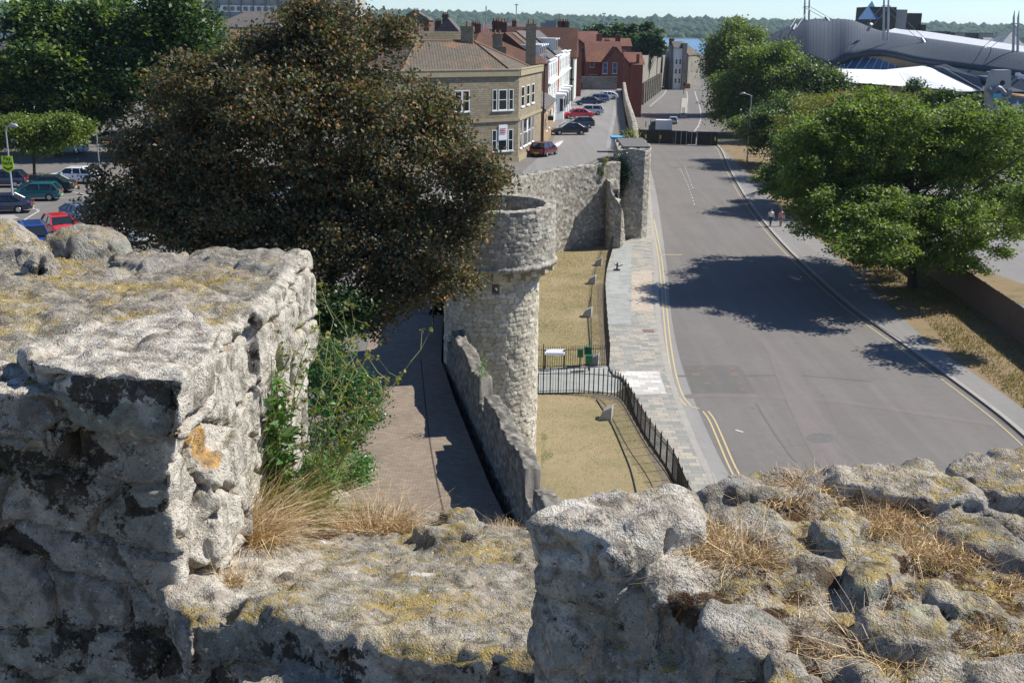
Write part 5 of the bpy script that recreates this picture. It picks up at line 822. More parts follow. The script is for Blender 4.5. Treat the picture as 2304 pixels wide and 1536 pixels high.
pp = D(1018, 175, 104); dp = MB().tube([(pp[0], 101.0+3.6, ZI), (pp[0], 104.6, ze-.6)], .06, 6); dp.box(pp[0]-.18, 104.4, ze-.7, pp[0]+.18, 104.75, ze-.3); at(dp.build('drainpipe', 'black_paint'), sb)
at(MB().tube([(3.0, 120.6, ZI), (3.0, 120.6, ze+.3)], .08, 6).build('drainpipe', 'black_paint'), sb)
o = at(MB().obox((-1.55, 106.02), (-.75, 106.65), .05, ZI+2.2, ZI+3.6, -1).build('wall_sign', 'sign_white'), sb)
for z in (3.2, 3.0, 2.8): b = MB().obox((-1.43, 106.05), (-.87, 106.48), .012, ZI+z, ZI+z+.07, -6).build('lettering', 'lamp_red'); b.parent = o
at(MB().obox((1.1, 112.0), (1.25, 112.8), .06, ZI+2.4, ZI+3.6, -1).build('wall_sign', 'sign_white'), sb)
# --- low brick annexe
la, lb = (3.05, 121.5), (4.75, 140)
an = thing('annexe', 'single-storey tan brick annexe with a lean-to roof between stone corner building and white terrace', 'building', (2, 130, ZI))
at(MB().prism([la, lb, (-1, 142), (-2.5, 128.5)], ZI-.3, 10.5).build('wall', 'brick_tan'), an)
at(MB().add([(3.3, 120.8, 10.5), (5.05, 140.3, 10.5), (1.2, 141, 12.6), (-.3, 128, 12.6), (3.3, 120.8, 10.35), (5.05, 140.3, 10.35)], [(0, 1, 2, 3), (4, 5, 1, 0), (0, 3, 4), (1, 5, 2)]).build('roof', 'roof_slate'), an)
for s, w_ in ((5, 1.0), (9.5, .9)): win(an, la, lb, s, ZI+1.3, w_, 2.0)
at(MB().box(3.6, 123.7, ZI+2.7, 4.2, 125.1, ZI+3.1).build('awning', 'black_paint'), an); at(MB().obox((4.2, 132.5), (4.33, 133.9), .06, ZI+2.2, ZI+3.3, -1).build('wall_sign', 'sign_white'), an)
# --- white terrace with dormers, several houses, each its own
ta, tb = np.array([4.05, 141.0]), np.array([11.7, 226.0]); tdir = (tb-ta)/np.linalg.norm(tb-ta); tn = np.array([-tdir[1], tdir[0]])
segs = [(0, 15, 15.4, 'whitewall', 'white three-storey terraced house nearest the stone corner building, with a row of dormers', 4), (15.3, 30, 15.6, 'plaster', 'cream terraced house with red trim, second from the stone building', 3), (30.3, 44, 15.9, 'whitewall', 'white terraced house with bay windows, third from the stone building', 3), (44.3, 60, 15.6, 'plaster', 'pale yellow gabled terraced house, fourth from the stone building', 3)]
for i, (s0, s1, zt, wm, lab, nw) in enumerate(segs):
    a = ta+tdir*s0; b = ta+tdir*s1; root = thing('terraced_house', lab, 'house', (*((a+b)/2), ZI), 0, 'terraced houses facing the parked cars'); q = [tuple(a), tuple(b), tuple(b+tn*11), tuple(a+tn*11)]
    at(MB().prism(q, ZI-.5, zt-1.2).build('wall', wm), root)
    pm = MB(); pm.obox(a, b, .4, zt-1.19, zt-.5, 1); pm.obox(a-tdir*.05, b+tdir*.05, .3, ZI+5.6, ZI+5.8, -1); pm.obox(a-tdir*.05, b+tdir*.05, .35, zt-.48, zt-.33, 0); at(pm.build('cornice', 'white_paint'), root)
    m = MB(); aa, bb = a+tn*.5, b+tn*.5; m.add([(*aa, zt-1.0), (*bb, zt-1.0), (*(bb+tn*5), zt+2.9), (*(aa+tn*5), zt+2.9), (*(bb+tn*10.5), zt-1.0), (*(aa+tn*10.5), zt-1.0)], [(0, 1, 2, 3), (3, 2, 4, 5), (0, 3, 5), (1, 4, 2)]); rf = at(m.build('roof', 'roof_dark' if i == 0 else 'roof_slate'), root)
    for j in range(nw):
        s = (j+.5)*(s1-s0)/nw; win(root, a, b, s, ZI+1.2, 1.3, 1.9); win(root, a, b, s, ZI+4.0+2.3, 1.2, 1.8)
        if i != 1 or j != 1: win(root, a, b, s, ZI+3.7, 1.2, 1.6)
        if i in (0, 2): # dormer
            c = a+tdir*s+tn*1.2; dm = MB(); dm.prism([tuple(c-tdir*.9), tuple(c+tdir*.9), tuple(c+tdir*.9+tn*3.2), tuple(c-tdir*.9+tn*3.2)], zt-.8, zt+1.3); dm.prism([tuple(c-tdir*1.1-tn*.25), tuple(c+tdir*1.1-tn*.25), tuple(c+tdir*1.1+tn*3.3), tuple(c-tdir*1.1+tn*3.3)], zt+1.31, zt+1.5); d_ = at(dm.build('dormer', 'white_paint'), root)
            g_ = MB().prism([tuple(c-tdir*.7-tn*.04), tuple(c+tdir*.7-tn*.04), tuple(c+tdir*.7+tn*.03), tuple(c-tdir*.7+tn*.03)], zt-.4, zt+1.1).build('pane', 'glass'); g_.parent = d_
    if i in (1, 2):
        for j in range(2): c = a+tdir*((j+.5)*(s1-s0)/2); bm_ = MB(); bm_.prism([tuple(c-tdir*1.6), tuple(c-tdir*.9-tn*1.1), tuple(c+tdir*.9-tn*1.1), tuple(c+tdir*1.6)], ZI-.2, ZI+3.4); bm_.prism([tuple(c-tdir*1.8), tuple(c-tdir*1.0-tn*1.3), tuple(c+tdir*1.0-tn*1.3), tuple(c+tdir*1.8)], ZI+3.41, ZI+3.6); bw_ = at(bm_.build('bay', 'white_paint'), root); g_ = MB().prism([tuple(c-tdir*1.3-tn*.6), tuple(c-tdir*.85-tn*1.14), tuple(c+tdir*.85-tn*1.14), tuple(c+tdir*1.3-tn*.6)], ZI+1.2, ZI+2.9).build('pane', 'glass'); g_.parent = bw_
    if i == 1: at(MB().obox(a+tdir*6, a+tdir*7.2, .12, ZI, zt-.6, -1).build('red_pilaster', 'lamp_red'), root)
# dark red roofed block behind the terrace front
rb = thing('tiled_block', 'dark red tiled building with a steep roof rising between stone corner building and white terrace', 'building', (-3, 140, ZI))
at(MB().prism([(3.9, 140.5), (-5.5, 132.5), (-12, 141), (-2, 152), (2.9, 152)], ZI-.5, 14.6).build('wall', 'brick_dark'), rb)
P1 = D(1175, 150, 138); R1 = D(1150, 74, 146)
at(MB().add([(3.95, 140.2, 14.7), (-6, 131.8, 14.7), (-13, 142, 14.7), (R1[0], 146, R1[2]), (-4.5, 141, R1[2]), (3.95, 156, 14.7), (-2, 160, 14.7)], [(0, 3, 4, 1), (1, 4, 2), (0, 5, 3), (5, 6, 3), (6, 2, 4, 3)]).build('roof', 'roof_dark'), rb)
at(MB().add([(3.98, 141, 14.72), (4.0, 156, 14.72), (R1[0]+.1, 146.2, R1[2]+.05), (R1[0]+.5, 156, R1[2])], [(0, 1, 3, 2)]).build('roof_slope', 'roof_brown'), rb)
chimney(rb, D(1119, 75, 137)[0], 137, 13, D(1119, 78, 137)[2], 'stone_block', 1.1, .9, 2); chimney(rb, D(1129, 60, 150)[0], 150, 14, D(1129, 52, 150)[2], 'brick_dark', 1.3, 1.0, 3); chimney(rb, D(1117, 60, 152)[0], 152, 14, D(1117, 50, 152)[2], 'brick_dark', 1.1, 1.0, 3)
chimney(rb, D(1129, 105, 128)[0], 131.5, 13, D(1129, 107, 130)[2], 'stone_block', .9, .8, 1)
# pub with half timbering at the end
tx = thing('timbered_house', 'half-timbered black and white house with a dark gabled roof at the end of the terrace', 'house', (12, 206, ZI)); a = ta+tdir*60.5; b = ta+tdir*71; q = [tuple(a-tn*.8), tuple(b-tn*.8), tuple(b+tn*12), tuple(a+tn*12)]
at(MB().prism(q, ZI-.5, 14.0).build('wall', 'plaster'), tx); at(roofm([q[1], q[2], q[3], q[0]], 14.0, 19.0).build('roof', 'roof_dark'), tx); tb_ = MB()
for k_ in range(6): c = a+tn*(k_*1.9-.5)-tdir*.0; tb_.prism([tuple(c-tdir*.06), tuple(c+tn*.3-tdir*.06), tuple(c+tn*.3+tdir*.02), tuple(c+tdir*.02)], ZI, 14)
tb_.prism([tuple(a-tn*.8-tdir*.06), tuple(a+tn*12-tdir*.06), tuple(a+tn*12), tuple(a-tn*.8)], 10, 10.3); at(tb_.build('timber_frame', 'black_paint'), tx)
for s in (2, 5): win(tx, q[3], q[0], s+5, ZI+4.3, 1.0, 1.4)
# --- red brick gabled building at the end of the street
rbk = thing('brick_building', 'red brick building with steep gables closing the end of the street', 'building', (22, 252, ZI-1))
x0 = D(1322, 150, 250)[0]; x1 = D(1416, 150, 250)[0]; x2 = D(1436, 150, 262)[0]; zg = D(1380, 108, 246)[2]; zee = D(1345, 140, 250)[2]
at(MB().box(x0, 250, 2, x1-1.6, 266, zee).build('wall', 'brick_red'), rbk); at(MB().add([(x0-.4, 249.6, zee), (x1-1.4, 249.6, zee), (x1-1.4, 266.4, zee), (x0-.4, 266.4, zee), (x0-.4, 258, zee+4.3), (x1-1.4, 258, zee+4.3)], [(0, 1, 5, 4), (2, 3, 4, 5), (1, 2, 5), (3, 0, 4)]).build('roof', 'roof_red'), rbk)
gx0, gx1 = D(1355, 150, 246)[0], D(1416, 150, 246)[0]; gm_ = (gx0+gx1)/2
at(MB().box(gx0, 246, 2, gx1, 262, zee-.3).add([(gx0, 246, zee-.3), (gx1, 246, zee-.3), (gm_, 246, zg)], [(0, 1, 2)]).build('gable_wall', 'brick_red'), rbk)
at(MB().add([(gx0-.5, 245.6, zee-.6), (gm_, 245.6, zg+.15), (gm_, 258, zg+.15), (gx0-.5, 258, zee-.6), (gx1+.5, 245.6, zee-.6), (gx1+.5, 258, zee-.6)], [(0, 1, 2, 3), (1, 4, 5, 2)]).build('gable_roof', 'roof_red'), rbk)
for px in (1361, 1383): p = D(px, 165, 246); win(rbk, (gx0, 246), (gx1, 246), p[0]-gx0, D(px, 166, 246)[2], 1.0, 2.3, mat='glass_blue')
win(rbk, (gx0, 246), (gx1, 246), D(1382, 160, 246)[0]-gx0, D(px, 191, 246)[2], .9, 1.1, mat='glass_blue'); win(rbk, (x0, 250), (x1, 250), D(1332, 150, 250)[0]-x0, D(1332, 151, 250)[2], .9, 1.1); win(rbk, (x0, 250), (x1, 250), D(1336, 150, 250)[0]-x0, D(1335, 177, 250)[2], 1.6, .9)
bt2 = MB(); 
for px, pt in ((1402, 130), (1418, 140), (1432, 122)): p = D(px, 200, 244+(px-1402)*.3); bt2.box(p[0]-.3, p[1]-.6, 0, p[0]+.3, p[1]+.3, D(px, pt, p[1])[2])
at(bt2.build('buttress', 'brick_red'), rbk); at(MB().box(gx1, 252, 0, x2, 268, zee-.5).build('side_wing', 'brick_red'), rbk)
at(MB().add([(gx1-.2, 251.6, zee-.5), (x2+.4, 251.6, zee-.5), (x2+.4, 268, zee-.5), (gx1-.2, 268, zee-.5), (gx1-.2, 260, zee+2), (x2+.4, 260, zee+2)], [(0, 1, 5, 4), (2, 3, 4, 5), (1, 2, 5), (3, 0, 4)]).build('wing_roof', 'roof_red'), rbk)
chimney(rbk, D(1348, 90, 262)[0], 262, 16, D(1348, 78, 262)[2], 'brick_red', 1.2, 1, 0); chimney(rbk, D(1352, 80, 262)[0]+1.5, 263, 16, D(1365, 92, 262)[2], 'brick_red', 1.2, 1, 3)
lw = thing('garden_wall', 'low red brick wall beside the lower pavement in front of the brick building', 'wall', (26, 215, 0)); p, q_ = W(1408, 240), W(1448, 207); at(MB().obox(W(1412, 243), W(1427, 240), .4, 0, 3.2).build('end_pier', 'brick_red'), lw); at(MB().obox(W(1427, 240), W(1452, 205), .4, 0, 2.2).build('masonry', 'brick_red'), lw)
sw = thing('street_end_wall', 'stone-coloured wall and gate across the far end of the parking street', 'wall', (17, 238, ZI)); at(MB().obox((12, 239), (21.3, 240), .4, ZI-1, 9.2).build('masonry', 'stone_grey'), sw); at(MB().obox((12.5, 238), (14, 238.2), .2, ZI-1, 8).build('gate', 'timber'), sw)
# --- old town wall beyond, and the buildings against it
ow = thing('old_town_wall', 'long pale stone arcaded town wall along the far left side of the road', 'wall', (40, 330, 0))
wa, wb, wc = W(1440, 238), W(1470, 214), W(1511, 178); m = MB(); zt = D(1443, 132, 290)[2]
m.obox(W(1440, 236), W(1482, 204), 1.5, 0, D(1460, 124, 320)[2], 1); at(m.build('masonry', 'stone_grey'), ow); m = MB(); m.obox(W(1482, 204), W(1505, 178), 1.5, 0, D(1495, 130, 370)[2], 1); at(m.build('lower_masonry', 'stone_grey'), ow)
ar = MB()
for k_ in range(10): t = k_/9.5; p = np.array(W(1440, 236)[:2])*(1-t)+np.array(W(1482, 204)[:2])*t; dd_ = np.array(W(1482, 204)[:2])-np.array(W(1440, 236)[:2]); dd_ /= np.linalg.norm(dd_); n_ = np.array([dd_[1], -dd_[0]]); ar.prism([tuple(p), tuple(p+dd_*1.2), tuple(p+dd_*1.2+n_*1.0), tuple(p+n_*1.0)], 0, 5.5)
at(ar.build('buttress', 'stone_grey'), ow)
hx = thing('white_house', 'tall narrow white-fronted house between grey stone walls down the road', 'house', (50, 372, 0)); p0, p1 = D(1515, 170, 372), D(1533, 170, 372); zt = D(1524, 108, 372)[2]
at(MB().box(p0[0], 372, 0, p1[0], 384, zt).build('wall', 'whitewall'), hx); at(roofm([(p0[0], 372), (p1[0], 372), (p1[0], 384), (p0[0], 384)], zt, zt+2).build('roof', 'roof_slate'), hx)
for zz in (2, 5, 8): 
    for s in (.8, 2.0): win(hx, (p0[0], 372), (p1[0], 372), s, zz, .7, 1.6, sill=None)
sx0 = D(1505, 150, 376)[0]; at(MB().box(sx0, 375, 0, p0[0]-.1, 386, zt+.6).build('side_wall', 'stone_grey'), hx); at(MB().box(p1[0]+.1, 371, 0, D(1543, 170, 371)[0], 386, zt+1.5).build('side_wall', 'stone_grey'), hx); chimney(hx, D(1511, 95, 380)[0], 380, zt, D(1511, 88, 380)[2], 'brick_dark', 1.5, 1.5, 2)
hs = thing('stone_hall', 'stone hall with a hipped brown roof where the road bends out of sight', 'building', (60, 400, 0)); p0, p1 = D(1545, 170, 395), D(1577, 170, 402); zt = D(1560, 124, 398)[2]; q = [(p0[0], 393), (p1[0], 405), (p1[0]-8, 425), (p0[0]-7, 412)]
at(MB().prism(q, 0, zt).build('wall', 'stone_grey'), hs); at(roofm(q, zt, zt+4.5, (4, 4)).build('roof', 'roof_brown'), hs)
# houses on the skyline and roofs of the old town: (label, px0, px1, y_eave, y_ridge, Y, depth, wall, roof, along, chimneys[(px,ytop)])
HL = [('grey-gabled brick house on the skyline right of the copper tree', 898, 965, 44, 23, 262, 14, 'brick_dark', 'roof_slate', 1, [(936, 24)]),
 ('wide brown-roofed house just above the corner building, behind its left chimney', 872, 938, 98, 62, 152, 12, 'brick_dark', 'roof_brown', 0, [(940, 74)]),
 ('dark brick house with steep pale gable and tall chimneys right of the first skyline house', 974, 1040, 82, 40, 222, 13, 'brick_dark', 'roof_slate', 1, [(1002, 34), (985, 48)]),
 ('red-roofed house behind the dark brick gable house', 1044, 1095, 84, 62, 222, 12, 'brick_red', 'roof_red', 0, [(1075, 55)]),
 ('small pale-roofed house left of the tall paired chimneys', 1060, 1112, 66, 52, 300, 12, 'plaster', 'roof_slate', 0, [(1066, 52)]),
 ('grey-roofed house right of the tall paired chimneys', 1140, 1185, 68, 51, 300, 12, 'brick_dark', 'roof_slate', 0, [(1157, 48)]),
 ('pale gabled house left of the white blocks', 1165, 1196, 70, 50, 310, 12, 'plaster', 'roof_brown', 1, []),
 ('long red-roofed range behind the terrace dormers', 1200, 1262, 84, 72, 240, 11, 'brick_red', 'roof_red', 0, [(1222, 66)]),
 ('red-roofed house with the dark clustered chimneys', 1255, 1310, 96, 74, 215, 11, 'brick_red', 'roof_red', 1, [(1262, 50), (1273, 50)]),
 ('brown-roofed house tucked behind the terrace chimneys', 1185, 1240, 100, 80, 190, 11, 'brick_dark', 'roof_brown', 1, []),
 ('long low red-roofed range left of the brick gables', 1275, 1345, 84, 72, 300, 12, 'brick_red', 'roof_red', 0, [(1290, 68)]),
 ('red tiled house behind the brick gabled building', 1355, 1420, 104, 86, 285, 12, 'brick_red', 'roof_red', 0, [(1392, 82)]),
 ('brick gabled house below the tall dark tree by the water', 1422, 1456, 112, 92, 325, 12, 'brick_red', 'roof_slate', 1, [(1452, 94)]),
 ('low slate-roofed house against the old town wall', 1446, 1480, 130, 118, 350, 10, 'brick_dark', 'roof_slate', 0, [(1470, 112)]),
 ('brick house with a wide chimney left of the white-fronted house', 1480, 1504, 112, 104, 445, 10, 'brick_dark', 'roof_red', 0, [(1496, 100)]),
 ('hipped grey-roofed house above the left side of the copper tree', 478, 650, 62, 26, 185, 16, 'brick_dark', 'roof_slate', 0, [(651, 8)]),
 ('brown-roofed house in front of the office block', 500, 640, 94, 66, 160, 12, 'brick_red', 'roof_brown', 0, []),
 ('brown-roofed house seen through the top of the copper tree', 640, 850, 84, 52, 170, 13, 'brick_dark', 'roof_brown', 0, [(760, 40)]),
 ('red-roofed house between the copper tree and the skyline house', 800, 905, 66, 44, 230, 12, 'brick_red', 'roof_red', 0, [(870, 36)]),
 ('house with a dark hipped roof at the far left behind the trees', -40, 70, 62, 36, 190, 14, 'plaster', 'roof_slate', 0, []),
 ('flat-fronted white house at the left edge behind the car park', -80, 40, 130, 100, 150, 12, 'whitewall', 'roof_slate', 0, []),
 ('grey-roofed house on the skyline between the left trees', 160, 260, 32, 20, 260, 14, 'plaster', 'roof_slate', 0, []),
 ('small red house on the skyline above the brown roofs', 1100, 1150, 84, 70, 200, 10, 'brick_red', 'roof_red', 1, []),
 ('red-roofed building behind the small yellow-green tree', 1300, 1350, 98, 82, 262, 10, 'brick_red', 'roof_red', 0, [])]
for (lab, xa, xb, ye, yr, Y, dp_, wm, rm, al, ch) in HL:
    a, b = D(xa, ye, Y), D(xb, ye, Y); l = b[0]-a[0]; cx = (a[0]+b[0])/2; zE = D((xa+xb)/2, ye, Y)[2]; zR = D((xa+xb)/2, yr, Y+(0 if al else dp_/2))[2]; zR = max(zR, zE+1.5)
    house(lab, cx, Y+dp_/2, l, dp_, 0, zE, zR, wm, rm, 0, (0, 0) if 'hipped' not in lab else (4, 4), [(0, l*(k_+.5)/max(2, int(l/4)), zE-2.3, 1.0, 1.3) for k_ in range(max(2, int(l/4)))], [(D(c, 50, Y+2)[0], Y+2.5, zE-1, D(c, t, Y+2)[2], 'brick_dark' if wm != 'plaster' else 'brick_red', 1.2, .9, 3) for c, t in ch], group='houses of the old town', along=al)
# white blocks and the office block
wbk = thing('white_block', 'pair of small white tower blocks on the skyline above the red roofs', 'building', (20, 480, 0)); 
for a, b, t, m_ in ((1203, 1216, 53, 'whitewall'), (1218, 1228, 52, 'stone_grey'), (1228, 1252, 47, 'lead'), (1252, 1257, 58, 'whitewall')): p, q_ = D(a, t, 480), D(b, t, 480); at(MB().box(p[0], 480, 0, q_[0], 492, q_[2]).build('block', m_), wbk)
ob = thing('office_block', 'grey modern office block with rows of dark window bands behind the trees', 'building', (-60, 235, 0)); p, q_ = D(432, 0, 235), D(800, 0, 235)
at(MB().box(p[0], 235, 0, q_[0], 250, 27).build('wall', 'concrete'), ob); bb_ = MB(); 
for k_, zz in enumerate((24.2, 20.4, 16.6)): bb_.box(p[0]+4.5, 234.8, zz, q_[0]-.5, 235.001, zz+2.2)
at(bb_.build('window_band', 'glass_blue'), ob); bb_ = MB()
for k_ in range(12): x = p[0]+5+k_*(q_[0]-p[0]-6)/11; bb_.box(x-.15, 234.6, 10, x+.15, 234.79, 26.6)
at(bb_.build('mullions', 'lead'), ob)
wp = D(490, 15, 234); 
for k_ in range(9): x = wp[0]+1+k_*1.35; at(MB().box(x, 234.5, D(500, 24, 234)[2], x+.8, 234.6, D(500, 15, 234)[2]).build('window', 'glass'), ob)
at(MB().box(wp[0], 234.62, D(500, 27, 234)[2], wp[0]+14, 234.78, D(500, 12, 234)[2]).build('white_panel', 'white_paint'), ob)
# masts on the skyline
for (x, yt, yb, Y, lab, hd) in [(1162, 10, 40, 700, 'thin floodlight mast on the skyline above the old town', 1), (1359, 30, 64, 500, 'floodlight mast above the dark rounded tree', 1), (1094, 14, 84, 230, 'thin radio aerial with cross bars among the chimneys', 2), (1086, 52, 98, 160, 'short pole standing behind the dark roof', 0), (936, 38, 72, 150, 'thin aerial above the brown-roofed house', 2)]:
    t, b = D(x, yt, Y), D(x, yb+10, Y); m = MB(); m.tube([(t[0], Y, b[2]), (t[0], Y, t[2])], .0007*Y*.6+.03, 6)
    root = thing('mast', lab, 'mast', (t[0], Y, b[2])); at(m.build('pole', 'grey_metal'), root)
    if hd == 1: at(MB().box(t[0]-Y*.0016, Y-.3, t[2]-Y*.0008, t[0]+Y*.0016, Y+.3, t[2]).build('lamp_head', 'grey_metal'), root)
    if hd == 2: m = MB(); [m.box(t[0]-.5, Y-.03, t[2]-1.5-k_*1.6, t[0]+.5, Y+.03, t[2]-1.44-k_*1.6) for k_ in range(2)]; at(m.build('cross_bar', 'grey_metal'), root)
# ---------------------------------------------------------------- leisure centre with the curved metal roof
lc = thing('leisure_centre', 'large leisure building with a curved ribbed metal roof, white canopy roof and brick walls', 'building', (110, 240, 0))
def interp3(P_, n):
    P_ = np.array(P_); s = np.concatenate([[0], np.cumsum(np.linalg.norm(np.diff(P_[:, :2], axis=0), axis=1))]); t = np.linspace(0, s[-1], n); return np.stack([np.interp(t, s, P_[:, i]) for i in range(3)], 1)
def sm_px(lst, n, byx=False): # smooth a photo polyline, then place it at its distances
    a = np.array(lst, float); Pp = [a[0]*2-a[1]]+list(a)+[a[-1]*2-a[-2]]; out = []
    for i in range(1, len(Pp)-2):
        for k_ in range(8): t = k_/8; w0, w1, w2, w3 = Pp[i-1:i+3]; out.append(.5*((2*w1)+(-w0+w2)*t+(2*w0-5*w1+4*w2-w3)*t*t+(-w0+3*w1-3*w2+w3)*t**3))
    out.append(a[-1]); out = np.array(out)
    if not byx: return interp3([D(*q) for q in out], n)
    X_ = np.linspace(out[0, 0], out[-1, 0], n); ox = np.maximum.accumulate(out[:, 0]); return np.array([D(x, np.interp(x, ox, out[:, 1]), np.interp(x, ox, out[:, 2])) for x in X_])
ridge = sm_px([(1722, 92, 268), (1745, 72, 272), (1780, 56, 278), (1830, 44, 285), (1880, 44, 285), (1920, 52, 282), (1975, 78, 272), (2040, 86, 255), (2150, 104, 232), (2304, 131, 205), (2420, 152, 190)], 150, True)
eave = sm_px([(1724, 97, 266), (1745, 114, 258), (1775, 122, 252), (1815, 131, 243), (1848, 144, 236), (1866, 149, 233), (1885, 141, 232), (1910, 126, 231), (1960, 117, 229), (2010, 121, 222), (2080, 136, 212), (2200, 152, 195), (2304, 166, 181), (2420, 184, 168)], 150, True)
nS = 16; V = []; 
for i in range(150):
    for j in range(nS): t = j/(nS-1); p = eave[i]*(1-t)+ridge[i]*t; V.append((p[0], p[1], p[2]+(2.0+1.1*math.exp(-((i-30)/22)**2))*math.sin(math.pi*t)*min(1, i/20)))
I = np.arange(150*nS).reshape(150, nS); F = np.stack([I[:-1, :-1], I[1:, :-1], I[1:, 1:], I[:-1, 1:]], -1).reshape(-1, 4)
arcl = np.concatenate([[0], np.cumsum(np.linalg.norm(np.diff(ridge, axis=0), axis=1))]); uv = []
for f in F.tolist():
    for k_ in f: uv.append((arcl[k_//nS], (k_ % nS)))
V = np.array(V); o = newobj('curved_roof', V-np.array(lc.location), F, 'rib_roof', lc, uv=uv, smooth=True); md = o.modifiers.new('s', 'SOLIDIFY'); md.thickness = .9; md.offset = -1
# back slope and white ridge band
bk = ridge+np.array([8, 16, -4.5]); V2 = np.concatenate([ridge, bk])-np.array(lc.location); I = np.arange(149); F = np.stack([I, I+1, I+151, I+150], 1); newobj('back_roof', V2, F, 'rib_roof', lc, uv=[(arcl[k_ % 150], k_//150*12) for f in F.tolist() for k_ in f])
i0 = 54; wbd = ridge[i0:]; V2 = np.concatenate([wbd+[0, 0, .1], wbd+np.array([5.0, 3.4, 1.5])])-np.array(lc.location); n = len(wbd); I = np.arange(n-1); F = np.stack([I, I+1, I+n+1, I+n], 1); newobj('ridge_band', V2, F, 'rib_white', lc, uv=[(arcl[k_ % n]*1.0, k_//n*4) for f in F.tolist() for k_ in f])
# glazing under the curved eave and walls
gl0 = sm_px([(1858, 153, 233.5), (1900, 155, 230), (1985, 157, 224), (2080, 149, 214)], 40); gl1 = sm_px([(1860, 151, 234.5), (1905, 134, 233), (1960, 123, 231), (2010, 126, 224), (2078, 141, 215)], 40); V2 = np.concatenate([gl0, gl1])-np.array(lc.location); I = np.arange(39); F = np.stack([I, I+1, I+41, I+40], 1); newobj('glazing', V2, F, 'glass_blue', lc)
gb = MB()
for i in range(2, 38, 3): gb.tube([gl0[i]-[0, .2, 0], gl1[i]-[0, .2, 0]], .07, 4)
at(gb.build('glazing_bar', 'white_paint'), lc)
wv = MB(); e = eave[::5]; 
for a, b in zip(e[:-1], e[1:]): wv.add([(a[0], a[1]+1.5, 0), (b[0], b[1]+1.5, 0), (b[0], b[1]+1.5, b[2]-.6), (a[0], a[1]+1.5, a[2]-.6)], [(0, 1, 2, 3)])
at(wv.build('upper_wall', 'brick_tan'), lc)
cn = [D(1868, 155, 230), D(1985, 157, 222), D(2082, 147, 212), D(2212, 206, 178), D(2160, 203, 182), D(2050, 196, 192), D(1893, 184, 205)]
c0 = np.mean(cn, 0); V2 = [tuple(c0+[0, 0, 1.2])]+cn; at(MB().add(V2, [(0, i, i % 7+1) for i in range(1, 8)]).build('white_canopy', 'membrane', smooth=False), lc)
rbn = [D(2082, 147, 212.5), D(2112, 140, 210), D(2205, 178, 183), D(2212, 205, 178)]; at(MB().add([tuple(np.array(p)+[0, 0, .15]) for p in rbn], [(0, 3, 2, 1)]).build('canopy_edge', 'rib_roof'), lc)
pl = [D(1893, 186, 206), D(2050, 198, 193), D(2160, 205, 183), D(2212, 208, 179), D(2420, 215, 160)]; lw_ = MB()
for a, b in zip(pl[:-1], pl[1:]): lw_.prism([(a[0], a[1]), (b[0], b[1]), (b[0]+2, b[1]+18), (a[0]+2, a[1]+18)], 0, min(a[2], b[2])-.05)
at(lw_.build('lower_wall', 'brick_tan'), lc); at(MB().box(*D(2225, 190, 181)[:2], 11.6, *[D(2420, 190, 181)[0], 186], 12.4).build('flat_roof', 'lead'), lc)
sl_ = [D(2112, 146, 205), D(2300, 172, 178), D(2310, 205, 172), D(2215, 205, 176)]; at(MB().add([tuple(np.array(p)+[0, 0, -.1]) for p in sl_], [(0, 3, 2, 1)]).build('lower_roof', 'rib_roof'), lc)
def star(cx, cy, Y, r_, nm, m_): P_ = [(cx+r_*(1 if k_ % 2 == 0 else .42)*math.sin(k_*math.pi/5), Y, cy+r_*(1 if k_ % 2 == 0 else .42)*math.cos(k_*math.pi/5)) for k_ in range(10)]; return MB().add(P_+[(p[0], p[1]-.1, p[2]) for p in P_], [tuple(range(10)), tuple(range(10, 20))[::-1]]+[(k_, (k_+1) % 10, (k_+1) % 10+10, k_+10) for k_ in range(10)]).build(nm, m_)
for (x, y, Y, r_) in ((2142, 221, 182.5, .95), (2286, 238, 168, .8)):
    p = D(x, y, Y); at(star(p[0], p[2], Y-.3, r_, 'star', 'sign_white'), lc); at(MB().box(p[0]-1.2, Y-.25, p[2]-1.1, p[0]+1.2, Y+.2, p[2]+1.1).build('star_panel', 'glass_blue'), lc)
p = D(2178, 230, 176); at(MB().box(p[0]-2.2, 176, p[2]-2.2, p[0]+1.2, 182, p[2]+1.6).build('entrance', 'glass'), lc); p = D(2200, 258, 172); at(MB().box(p[0]-4, 172, 0, p[0]+3, 178, p[2]+1.5).build('entrance_wall', 'concrete'), lc)
p = D(2142, 248, 182); at(MB().box(p[0]-.8, 181.6, p[2]-.7, p[0]+.8, 182.4, p[2]+.9).build('pale_panel', 'sign_white'), lc); p = D(2290, 268, 160); at(MB().box(p[0]-.9, 160, p[2]-1, p[0]+.9, 162, p[2]+1).build('blue_panel', 'sky_blue_sign'), lc)
for x, y, Y in ((2165, 150, 204), (2196, 158, 198), (2178, 155, 201), (2225, 168, 190), (2290, 172, 180), (2297, 176, 178)): p = D(x, y, Y); at(MB().box(p[0]-.35, Y-.3, p[2]-.2, p[0]+.35, Y+.3, p[2]+.5).build('roof_vent', 'sign_white'), lc)
